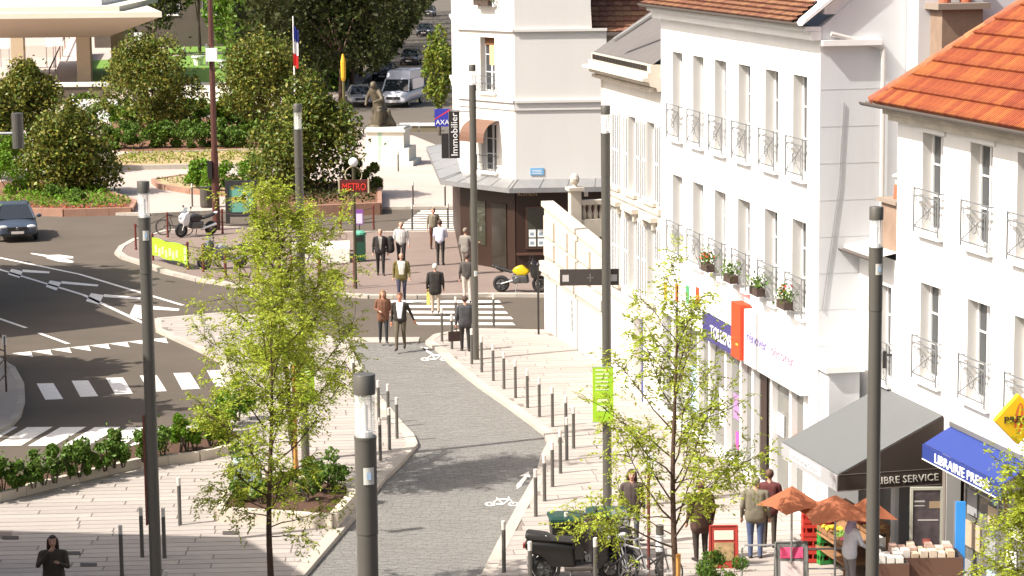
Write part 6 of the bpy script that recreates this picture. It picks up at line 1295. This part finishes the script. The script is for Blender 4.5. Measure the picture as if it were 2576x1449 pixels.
# railing on the small left island
P = [G(-40, 905, .1), G(14, 925, .1), G(16, 985, .1), G(-30, 1040, .1)]; t = T('island_railing', 'dark railing post with pale sign on the island at the left edge', 'railing', (*P[1], .1)); b = MB()
for p in P: b.cyl((p[0]-P[1][0], p[1]-P[1][1], 0), (p[0]-P[1][0], p[1]-P[1][1], 1.0), .03, n=6)
for i in range(3):
    for z_ in (.5, .95): b.cyl((P[i][0]-P[1][0], P[i][1]-P[1][1], z_), (P[i+1][0]-P[1][0], P[i+1][1]-P[1][1], z_), .02, n=6)
b.build('rail', mat('rail_dark', (.06, .035, .025)), t); b = MB(); b.cbox((0, -.05, .85), (.12, .02, .3)); b.build('sign_plate', whitev, t)
# ================================================================ VEGETATION
def frond_leaves(P, D, rs, n=10, L=.28, s=.08):
    """compound leaves: n leaflets along a drooping stalk from each point"""
    m = len(P); D = D/(np.linalg.norm(D, axis=1)[:, None]+1e-9); Ls = L*rs.uniform(.6, 1.3, m); out = []
    side = np.cross(D, [0, 0, 1.]); side /= np.linalg.norm(side, axis=1)[:, None]+1e-9
    for k in range(n):
        t = (k+1)/n; base = P+D*(Ls*t)[:, None]; base[:, 2] -= .35*Ls*t*t
        sg = 1 if k % 2 else -1; d = side*sg*.8+D*.5+rs.normal(0, .25, (m, 3)); d[:, 2] -= .25; d /= np.linalg.norm(d, axis=1)[:, None]
        e = np.cross(d, rs.normal(0, 1, (m, 3))*.6+np.array([0, 0, 1.])); e /= np.linalg.norm(e, axis=1)[:, None]+1e-9
        sz = s*rs.uniform(.7, 1.3, m); a = d*sz[:, None]; c = e*(sz*.22)[:, None]
        out.append(np.stack([base, base+a*.45+c, base+a, base+a*.45-c], 1))
    return np.concatenate(out).reshape(-1, 3)
def locust(label, base, Ht, R, f0, seed, lean=(0, 0), dens=1., nb=26, stake=None, low=None, wide=False):
    rs = np.random.RandomState(seed); t = T('young_tree', label, 'tree', (*base, .1)); b = MB(); top = np.array([lean[0], lean[1], Ht])
    tp = lambda f: np.array([lean[0]*f**1.5+.05*math.sin(6*f+seed), lean[1]*f**1.5+.05*math.cos(5*f+seed), Ht*f])
    pts = [tuple(tp(f)) for f in np.linspace(0, 1, 14)]; b.tube(pts, [.072*(1-.85*f) for f in np.linspace(0, 1, 14)], 9); b.build('trunk', bark, t, smooth=True)
    lb = MB(); FP = []; FD = []
    def limb(p, d, L, r, lev):
        n = 6; q = [p]; dd = d/np.linalg.norm(d)
        for i in range(n):
            dd = dd+rs.normal(0, .13, 3)+np.array([0, 0, .05 if lev == 0 else -.03]); dd /= np.linalg.norm(dd); q.append(q[-1]+dd*L/n)
        lb.tube([tuple(a) for a in q], [r*(1-.8*i/n) for i in range(n+1)], 5 if lev == 0 else 4)
        s0 = .25 if lev == 0 else .12
        nf = int(L*(9 if lev == 0 else 20)*dens)
        for _ in range(nf):
            u_ = rs.uniform(s0, 1); i = min(int(u_*n), n-1); pp = q[i]+(q[i+1]-q[i])*(u_*n-i); v = (q[i+1]-q[i]); FP.append(pp+rs.normal(0, .03, 3)); FD.append(v/np.linalg.norm(v)*.6+rs.normal(0, .6, 3))
        if lev == 0:
            for _ in range(int(3+L*3.2)):
                u_ = rs.uniform(.25, .95); i = min(int(u_*n), n-1); pp = q[i]+(q[i+1]-q[i])*(u_*n-i); v = q[i+1]-q[i]; nd = v/np.linalg.norm(v)+rs.normal(0, .65, 3); nd[2] += .1; limb(pp, nd, L*rs.uniform(.25, .5), r*.45, 1)
    az = rs.uniform(0, 6)
    for i in range(nb):
        f = f0+(.97-f0)*(i+.5)/nb; az += 2.4+rs.normal(0, .3); g_ = (f-f0)/(1-f0); L = R*(.55+.6*math.sin(min(1, g_*1.6+.25)*math.pi*.5))*(1-.78*g_**1.6)*rs.uniform(.75, 1.25); L = R*(1.0-.58*g_)*rs.uniform(.8, 1.2) if wide else L; el = RAD(34+28*g_+rs.normal(0, 9))
        limb(tp(f), np.array([math.cos(az)*math.cos(el), math.sin(az)*math.cos(el), math.sin(el)]), L, .022*(1-.5*g_), 0)
    for lw in (low or []): limb(tp(lw[0]), np.array(lw[1], float), lw[2], .014, 0)
    lb.build('branches', bark, t); FP = np.array(FP); FD = np.array(FD)
    o = quads_obj('crown', frond_leaves(FP, FD, rs), leafl, t)
    if stake:
        q = MB(); q.cyl((stake[0], stake[1], 0), (stake[0]+.02, stake[1], stake[2]), .055, .05, 8); q.build('stake', stakem, t)
    return t
locust('young tree with yellow-green leaves at bottom left of the lane, thin bare trunk', G(688, 1545, .1), 5.6, 1.8, .34, 3, (.0, .4), .75, 24, low=[(.3, (1, .1, .55), 1.5), (.36, (-1, .1, .35), 1.3), (.27, (.9, -.3, .1), .8), (.34, (-.8, -.5, .3), 1.2)])
locust('leafy young tree with wooden stake in the plaza planter', G(742, 1228, .1), 6.75, 2.5, .22, 8, (-.35, .1), .78, 38, stake=(.03, -.06, 2.9))
locust('young tree with airy light green crown in front of the paint shop', G(1700, 1590, .1), 6.35, 2.05, .24, 21, (.0, .3), .52, 28, wide=True, stake=(.02, -.05, 1.5), low=[(.29, (-1, .1, .3), 1.7), (.34, (-1, -.2, .35), 1.9), (.38, (1, -.1, .4), 1.8), (.44, (1, -.3, .5), 1.7)])
locust('light green young tree at the right edge before the newsagent', G(2640, 1640, .1), 4.5, 1.3, .25, 33, (-.1, 0), 1.0, 26, low=[(.45, (-1, .1, .0), 1.2), (.33, (-1, -.1, -.1), 1.3), (.6, (-1, .0, .1), .9)])
def lump_points(rs, n, R, lumps, fill=.35, zmin=None, taper=0.):
    """leaf positions on clumps spread over an uneven ellipsoid"""
    c = rs.normal(0, 1, (lumps, 3)); c /= np.linalg.norm(c, axis=1)[:, None]; c *= rs.uniform(.3, .9, (lumps, 1))**.6; rad = rs.uniform(.14, .4, lumps)
    k = rs.choice(lumps, n, p=rad**2/np.sum(rad**2)); d = rs.normal(0, 1, (n, 3)); d /= np.linalg.norm(d, axis=1)[:, None]; P = c[k]+d*(rad[k]*rs.uniform(.6, 1.08, n))[:, None]
    f = int(n*fill*.3); Q = rs.normal(0, .4, (f, 3)); P = np.concatenate([P, Q])
    if taper: P[:, :2] *= (1-taper*P[:, 2:3])
    P = P*np.array(R)
    if zmin is not None: P = P[P[:, 2] > zmin]
    return P
def shrub(name, label, cat, base, R, n, size, mt, seed, z=.1, group=None, lift=.9, lumps=9, mt2=None, frac=.3, stem=True):
    rs = np.random.RandomState(seed); t = T(name, label, cat, (base[0], base[1], z), 0, group); P = lump_points(rs, n, R, lumps, zmin=-R[2]*lift*.97); P[:, 2] += R[2]*lift
    V = leaf_arrays(P, size, rs); mi = (rs.uniform(0, 1, len(P)) < frac).astype(int) if mt2 else None; quads_obj('foliage', V, [mt, mt2] if mt2 else mt, t, mi=mi)
    if stem:
        b = MB()
        for k in range(4): a = rs.uniform(0, 6.28); b.cyl((.03*math.cos(a), .03*math.sin(a), 0), (R[0]*.5*math.cos(a), R[1]*.5*math.sin(a), R[2]*lift), .018+.01*R[2], .008, 5)
        b.build('stem', barkg, t)
    return t
def bigtree(name, label, base, trunk_h, R, zc, n, size, mt, mt2, seed, lumps=40, frac=.3, tr=.16, z=.1, group=None, bk_=None, fill=.35, taper=0.):
    rs = np.random.RandomState(seed); t = T(name, label, 'tree', (base[0], base[1], z), 0, group); b = MB(); b.tube([(0, 0, 0), (.05, .02, trunk_h*.5), (0, 0, trunk_h), (.05, 0, zc)], [tr*1.3, tr, tr*.85, tr*.4], 9)
    for k in range(9): a = rs.uniform(0, 6.28); e = np.array([R[0]*.7*math.cos(a), R[1]*.7*math.sin(a), zc+R[2]*rs.uniform(-.2, .6)]); h0 = trunk_h*rs.uniform(.75, 1.1); b.tube([(0, 0, h0), tuple(e*np.array([.5, .5, 1])*.6+np.array([0, 0, h0*.4])), tuple(e)], [tr*.5, tr*.3, tr*.1], 6)
    b.build('trunk', bk_ or barkg, t); P = lump_points(rs, n, R, lumps, fill, None, taper); P[:, 2] += zc; P = P[P[:, 2] > .15]; V = leaf_arrays(P, size, rs); mi = (rs.uniform(0, 1, len(P)) < frac).astype(int) if mt2 else None
    quads_obj('crown', V, [mt, mt2] if mt2 else mt, t, mi=mi); return t
# magnolias in the park: pixel box -> size at the depth of their foot
def mag(label, u0, u1, v0, v1, foot, n, seed, fr=.35, group='magnolia trees in the park'):
    x, y = G((u0+u1)/2, foot, .1); s = F/y; R = ((u1-u0)/2/s*1.08, (u1-u0)/2/s*.95, (v1-v0)/2/s*1.08); zc = zat((u0+u1)/2, (v0+v1)/2, y)-.1
    bigtree('magnolia_tree', label, (x, y), max(.3, zc-R[2]*.7), R, zc, int(n*1.9), .21, leafm, leafmy, seed, 60, fr, .13, group=group, fill=.7, taper=.3)
mag('rusty green magnolia at the left edge below the pavilion', 0, 150, 165, 330, 440, 5200, 1, .55)
mag('large dark magnolia over the left flower bed', 70, 290, 255, 485, 490, 7000, 2, .4)
mag('magnolia in front of the pavilion columns', 272, 500, 92, 318, 350, 6500, 3, .4)
mag('magnolia right of the brown mast under the clipped hedge', 560, 770, 92, 300, 350, 6000, 4, .4)
mag('dark magnolia in the bed left of the station sign', 655, 895, 215, 480, 500, 8000, 5, .25)
mag('magnolia leaves left edge upper', -70, 60, 240, 420, 450, 3000, 6, .45)
# clipped hedge block and row of limes along the side street
def boxhedge(name, label, x0, x1, y0, y1, z0, z1, n, size, mt, seed, cat='hedge', j=.22, kind=None):
    rs = np.random.RandomState(seed); t = T(name, label, cat, ((x0+x1)/2, y0, 0)); lx, ly, lz = x1-x0, y1-y0, z1-z0; A = np.array([lx*lz, lx*lz*.3, ly*lz, ly*lz, lx*ly]); k = rs.choice(5, n, p=A/A.sum()); u_ = rs.uniform(0, 1, (n, 3)); P = u_*np.array([lx, ly, lz])
    P[k == 0, 1] = 0; P[k == 1, 1] = ly; P[k == 2, 0] = 0; P[k == 3, 0] = lx; P[k == 4, 2] = lz; P += rs.normal(0, j, (n, 3)); P += .18*np.sin(P[:, [1, 2, 0]]*2.3); P += np.array([-lx/2, 0, z0]); quads_obj('foliage', leaf_arrays(P, size, rs), mt, t); b = MB(); b.box(-lx/2+.35, lx/2-.35, .35, ly-.3, 0.05, z1-.35); b.build('inner_twigs', mat('twig_dark', (.02, .025, .008), .95), t); return t
hx0 = xat(578, 150, 190); hx1 = xat(838, 150, 190)
boxhedge('clipped_hedge', 'tall clipped green hedge block behind the flagpole', hx0, hx1, 190, 214, 0, 9.2, 15000, .42, leafh, 12)
for k in range(13):
    y = 181+k*14; x = -12.4-.006*(y-178)
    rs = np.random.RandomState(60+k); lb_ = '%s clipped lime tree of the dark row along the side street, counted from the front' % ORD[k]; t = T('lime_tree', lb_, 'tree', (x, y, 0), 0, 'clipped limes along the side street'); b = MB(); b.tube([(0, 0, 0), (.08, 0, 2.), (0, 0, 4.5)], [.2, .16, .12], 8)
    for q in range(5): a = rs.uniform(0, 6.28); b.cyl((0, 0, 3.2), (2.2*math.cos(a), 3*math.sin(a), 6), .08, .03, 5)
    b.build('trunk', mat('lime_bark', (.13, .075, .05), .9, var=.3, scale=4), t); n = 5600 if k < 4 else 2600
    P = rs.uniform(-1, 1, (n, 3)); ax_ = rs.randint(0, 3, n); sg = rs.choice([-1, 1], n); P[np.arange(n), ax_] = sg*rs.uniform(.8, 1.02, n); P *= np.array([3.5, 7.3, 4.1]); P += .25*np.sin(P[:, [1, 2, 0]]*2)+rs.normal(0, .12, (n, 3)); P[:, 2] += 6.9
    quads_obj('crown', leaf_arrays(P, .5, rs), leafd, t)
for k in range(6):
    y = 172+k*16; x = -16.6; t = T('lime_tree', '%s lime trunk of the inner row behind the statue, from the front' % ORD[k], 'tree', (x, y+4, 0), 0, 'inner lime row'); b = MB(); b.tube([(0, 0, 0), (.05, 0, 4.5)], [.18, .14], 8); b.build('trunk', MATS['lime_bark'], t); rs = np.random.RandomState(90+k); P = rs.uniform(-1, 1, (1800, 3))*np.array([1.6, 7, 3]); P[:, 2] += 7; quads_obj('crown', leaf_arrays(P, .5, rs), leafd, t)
bigtree('small_street_tree', 'pale yellow-green small tree against the corner building', (xat(1103, 200, 152), 152, ), 1.6, (1.05, 1.1, 2.3), zat(1103, 180, 152), 3200, .24, leafy, leafs, 17, 30, .25, .08, 0, fill=.9)
# far trees and bushes in front of the park house
for k, (u, v, r, h_, m_) in enumerate([(420, 108, 2.2, 1.6, leafs), (505, 106, 2.4, 1.9, leafb), (560, 108, 2.2, 2.0, leafs), (380, 112, 2.6, 2.8, leafd)]):
    x, y = G(u, v); shrub('park_bush', ['dark bush before the grey house, left', 'bright green bush before the grey house, middle', 'green bush before the grey house next to the hedge', 'dark shrub behind the pavilion roof edge'][k], 'bush', (x, y), (r, r, h_), 1500, .4, m_, 200+k, z=0)
bigtree('weeping_tree', 'bright green hanging tree in front of the grey house', (xat(500, 60, 250), 250), 3, (1.9, 1.9, 4.6), 9.6, 3000, .42, leafb, leafy, 210, 30, .3, .15, 0)
bigtree('tall_park_tree', 'light green tree between the brown mast and the clipped hedge', (xat(570, 60, 226), 226), 3, (2.2, 2.2, 5.5), 8.2, 3600, .42, leafb, leafh, 211, 36, .4, .18, 0)
bigtree('dark_conifer', 'dark evergreen tree behind the pavilion roof tip', (xat(385, 40, 246), 246), 2, (3.2, 3, 6), 6.5, 3600, .42, leafd, leafm, 212, 30, .2, .2, 0)
# hedge rows and bright shrubs in the beds
row = [(275, 375), (315, 372), (352, 374), (395, 371), (436, 370), (478, 372), (520, 369), (560, 370), (600, 371), (640, 372)]
for k, (u, v) in enumerate(row):
    x, y = G(u, v, .34); shrub('bed_shrub', '%s shrub in the front row of the hedge bed, from the left' % ORD[k], 'shrub', (x, y), (.95, .8, .8), 1700, .18, leafs if k % 3 else leafh, 300+k, .34, 'front row shrubs in the hedge bed')
for k, u in enumerate(range(270, 700, 42)):
    x, y = G(u, 326, .34); shrub('bed_shrub', '%s shrub in the back row of the hedge bed, from the left' % ORD[k], 'shrub', (x, y), (1.15, .9, 1.05), 1700, .2, leafb if k % 2 else leafs, 330+k, .34, 'back row shrubs in the hedge bed')
for k, (u, v, r, h_, mm) in enumerate([(25, 485, 1.4, 1.15, leafb), (78, 476, 1.1, 1.0, leafb), (-20, 450, 1.3, 1.3, leafb), (40, 450, 1.2, 1.2, leafb), (140, 500, .6, .35, leafs), (190, 508, .6, .35, leafs), (495, 474, .85, .8, leafb), (548, 480, .95, .85, leafb), (600, 478, 1.0, .9, leafb), (640, 472, .9, .85, leafs), (690, 482, .9, .8, leafs), (890, 478, .7, .75, leafd), (925, 482, .7, .75, leafm)]):
    x, y = G(u, v, .3); shrub('round_shrub', ['bright rounded shrub at the left edge bed, front', 'bright rounded shrub under the large dark magnolia', 'bright shrub cut by the left edge', 'upper bright shrub in the left bed', 'low green plant left of the bed corner', 'low green plant near the bed corner', 'leftmost bright clipped shrub before the brown mast', 'bright clipped shrub behind the brown mast', 'green shrub right of the brown mast', 'green shrub behind the map panel', 'green shrub right of the map panel', 'dark shrub left of the station globe', 'dark shrub below the statue pedestal'][k], 'shrub', (x, y), (r, r, h_), 1300, .17, mm, 360+k, .3)
for k, (u, v, r, h_) in enumerate([(300, 292, 1.3, .8), (365, 296, 1.4, .9), (430, 292, 1.3, .85), (500, 290, 1.4, .7), (560, 288, 1.4, .8), (620, 292, 1.4, .9), (200, 300, 1.4, 1.0), (255, 296, 1.2, .9)]):
    x, y = G(u, v, .1); shrub('park_shrub', '%s dark green shrub of the loose row behind the hedge bed, from the left' % ORD[(k+2) % 8], 'shrub', (x, y), (r, r*.8, h_), 1500, .24, leafs if k % 2 else leafh, 600+k, .1, 'loose shrub row behind the hedge bed')
def groundcover(name, label, poly, h, n, size, mt, seed, z):
    rs = np.random.RandomState(seed); P = px(poly, z); xs = [p[0] for p in P]; ys = [p[1] for p in P]; out = []
    from mathutils.geometry import intersect_point_tri_2d
    while len(out) < n:
        c = rs.uniform(min(xs), max(xs)), rs.uniform(min(ys), max(ys)); ins = False
        for i in range(len(P)):
            a, q = P[i], P[i-1]
            if (a[1] > c[1]) != (q[1] > c[1]) and c[0] < (q[0]-a[0])*(c[1]-a[1])/(q[1]-a[1])+a[0]: ins = not ins
        if ins: out.append((*c, z+rs.uniform(.02, h)*rs.uniform(.3, 1)))
    o = quads_obj(name, leaf_arrays(np.array(out), size, rs, .4), mt, kind='stuff'); o['label'] = label; o['category'] = 'plants'
groundcover('bed_plants', 'low mixed green plants in the left road-side bed', [(-200, 478), (0, 500), (150, 470), (240, 478), (330, 510), (320, 520), (160, 524), (0, 518), (-200, 508)], .42, 2600, .2, leafb, 1, .3)
groundcover('bed_blossom', 'red and brown flowers edging the left road-side bed', [(-200, 508), (0, 516), (160, 522), (320, 518), (320, 522), (160, 526), (0, 521), (-200, 513)], .2, 420, .14, mat('dull_red_flower', (.4, .07, .04), .7), 2, .3)
groundcover('flower_bed_plants', 'sparse yellow-green plants in the sandy flower bed', [(262, 400), (330, 388), (640, 380), (695, 384), (690, 404), (280, 415)], .35, 1500, .19, leafy, 3, .3)
groundcover('centre_bed_plants', 'sparse plants in the small sandy bed before the mast', [(390, 454), (460, 444), (600, 450), (590, 478), (480, 472)], .25, 500, .15, leafs, 4, .3)
groundcover('tree_bed_plants', 'dark ground cover under the magnolia by the station sign', [(650, 505), (690, 475), (900, 460), (945, 470), (945, 508), (780, 515)], .4, 1400, .2, leafd, 5, .5)
# plaza planters
lpw = [(-120, 1296), (0, 1263), (120, 1232), (340, 1178), (500, 1160), (588, 1140)]
kerb('planter_edging', px(lpw, .1), .16, .34, mat('planter_stone', (.52, .46, .38), .85, var=.06, scale=3), .9)
b = MB(); P = px([(-120, 1293), (0, 1260), (120, 1229), (340, 1175), (500, 1157), (585, 1137), (560, 1090), (340, 1136), (0, 1222), (-120, 1254)], .1); b.prism(P, .1, .27); b.build('planter_soil', mat('bark_mulch', (.075, .035, .02), .95, var=.3, scale=10, bump=.6), kind='structure')
pls = [(-25, 1250), (40, 1237), (85, 1228), (138, 1216), (178, 1205), (222, 1197), (265, 1186), (310, 1176), (362, 1162), (410, 1152), (452, 1142), (490, 1132), (530, 1122), (565, 1112)]
pls = sorted(pls+[((pls[i][0]+pls[i+1][0])/2, (pls[i][1]+pls[i+1][1])/2-2) for i in (0, 2, 4, 6, 8, 10)])
for k, (u, v) in enumerate(pls):
    x, y = G(u, v, .27); s_ = 1+.15*math.sin(k*2.1); shrub('planter_shrub', '%s leafy shrub in the long plaza planter, from the left' % ORD[k], 'shrub', (x, y), (.33*s_, .33*s_, .4*s_), 1100, .095, leafs if k < 15 else leafb, 400+k, .27, 'shrubs in the long plaza planter', 1.25, 7)
cpl = [(548, 1278), (585, 1222), (640, 1200), (800, 1200), (882, 1222), (884, 1243), (838, 1296)]
plateau('planter_bed', px(cpl, .4), .36, mat('bark_mulch', (.2, .07, .03)), .1); kerb('planter_wall', px(cpl+cpl[:1], .4), .2, .42, mat('planter_stone', (.52, .46, .38)), .8, .0)
for k, (u, v, r, h_) in enumerate([(612, 1258, .36, .4), (655, 1262, .3, .32), (700, 1248, .3, .34), (775, 1262, .42, .42), (825, 1242, .46, .46), (790, 1235, .36, .38), (600, 1225, .4, .5), (850, 1232, .3, .3)]):
    x, y = G(u, v, .36); shrub('planter_shrub', 'leafy shrub in the square planter under the staked tree, %s from the left' % ORD[[2, 3, 4, 5, 7, 6, 0, 8][k]-(k != 6)], 'shrub', (x, y), (r, r, h_), 900, .09, leafs, 440+k, .36, 'shrubs in the square planter', 1.1, 9)
x, y = G(1808, 1500, .1); shrub('pavement_shrub', 'dense small-leaved shrub at the bottom edge below the menu board', 'shrub', (x, y), (.55, .5, .45), 3200, .06, leafs, 470, .1, None, 1.1, 12)
for k, (u, v) in enumerate([(570, 1075), (600, 1060), (545, 1095)]):
    x, y = G(u, v, .1); shrub('plaza_shrub', ['dark shrub behind the left young tree crown', 'taller shrub at the plaza road corner', 'shrub beside the plaza road corner'][k], 'shrub', (x, y), (.45, .45, .6), 1100, .1, leafb if k else leafs, 480+k, .1)
# street trees outside the frame on the left whose shade crosses the road
for k, (u, v, r, zc) in enumerate([(150, 697, 2.2, 5.5), (30, 690, 2.2, 5.5), (130, 728, 2.6, 6), (30, 735, 2.6, 6), (80, 765, 2.6, 6), (20, 922, 1.4, 4.5), (120, 932, 1.5, 4.6), (90, 985, 1.8, 5.0), (210, 1040, 1.7, 5), (90, 1050, 2.2, 5), (-20, 1040, 2.2, 5)]):
    c = np.array(G(u, v))-zc*math.tan(math.pi/2-SUN_EL)*np.array([math.cos(SUN_AZ), math.sin(SUN_AZ)])
    bigtree('plane_tree', '%s plane tree beyond the left edge of the view, from the park' % ORD[k], (float(c[0]), float(c[1])), zc-r*.6, (r, r, r*.7), zc, 2600, .75, leafh, None, 500+k, 40, 0, .15, 0, 'plane trees left of the view', fill=2.2)
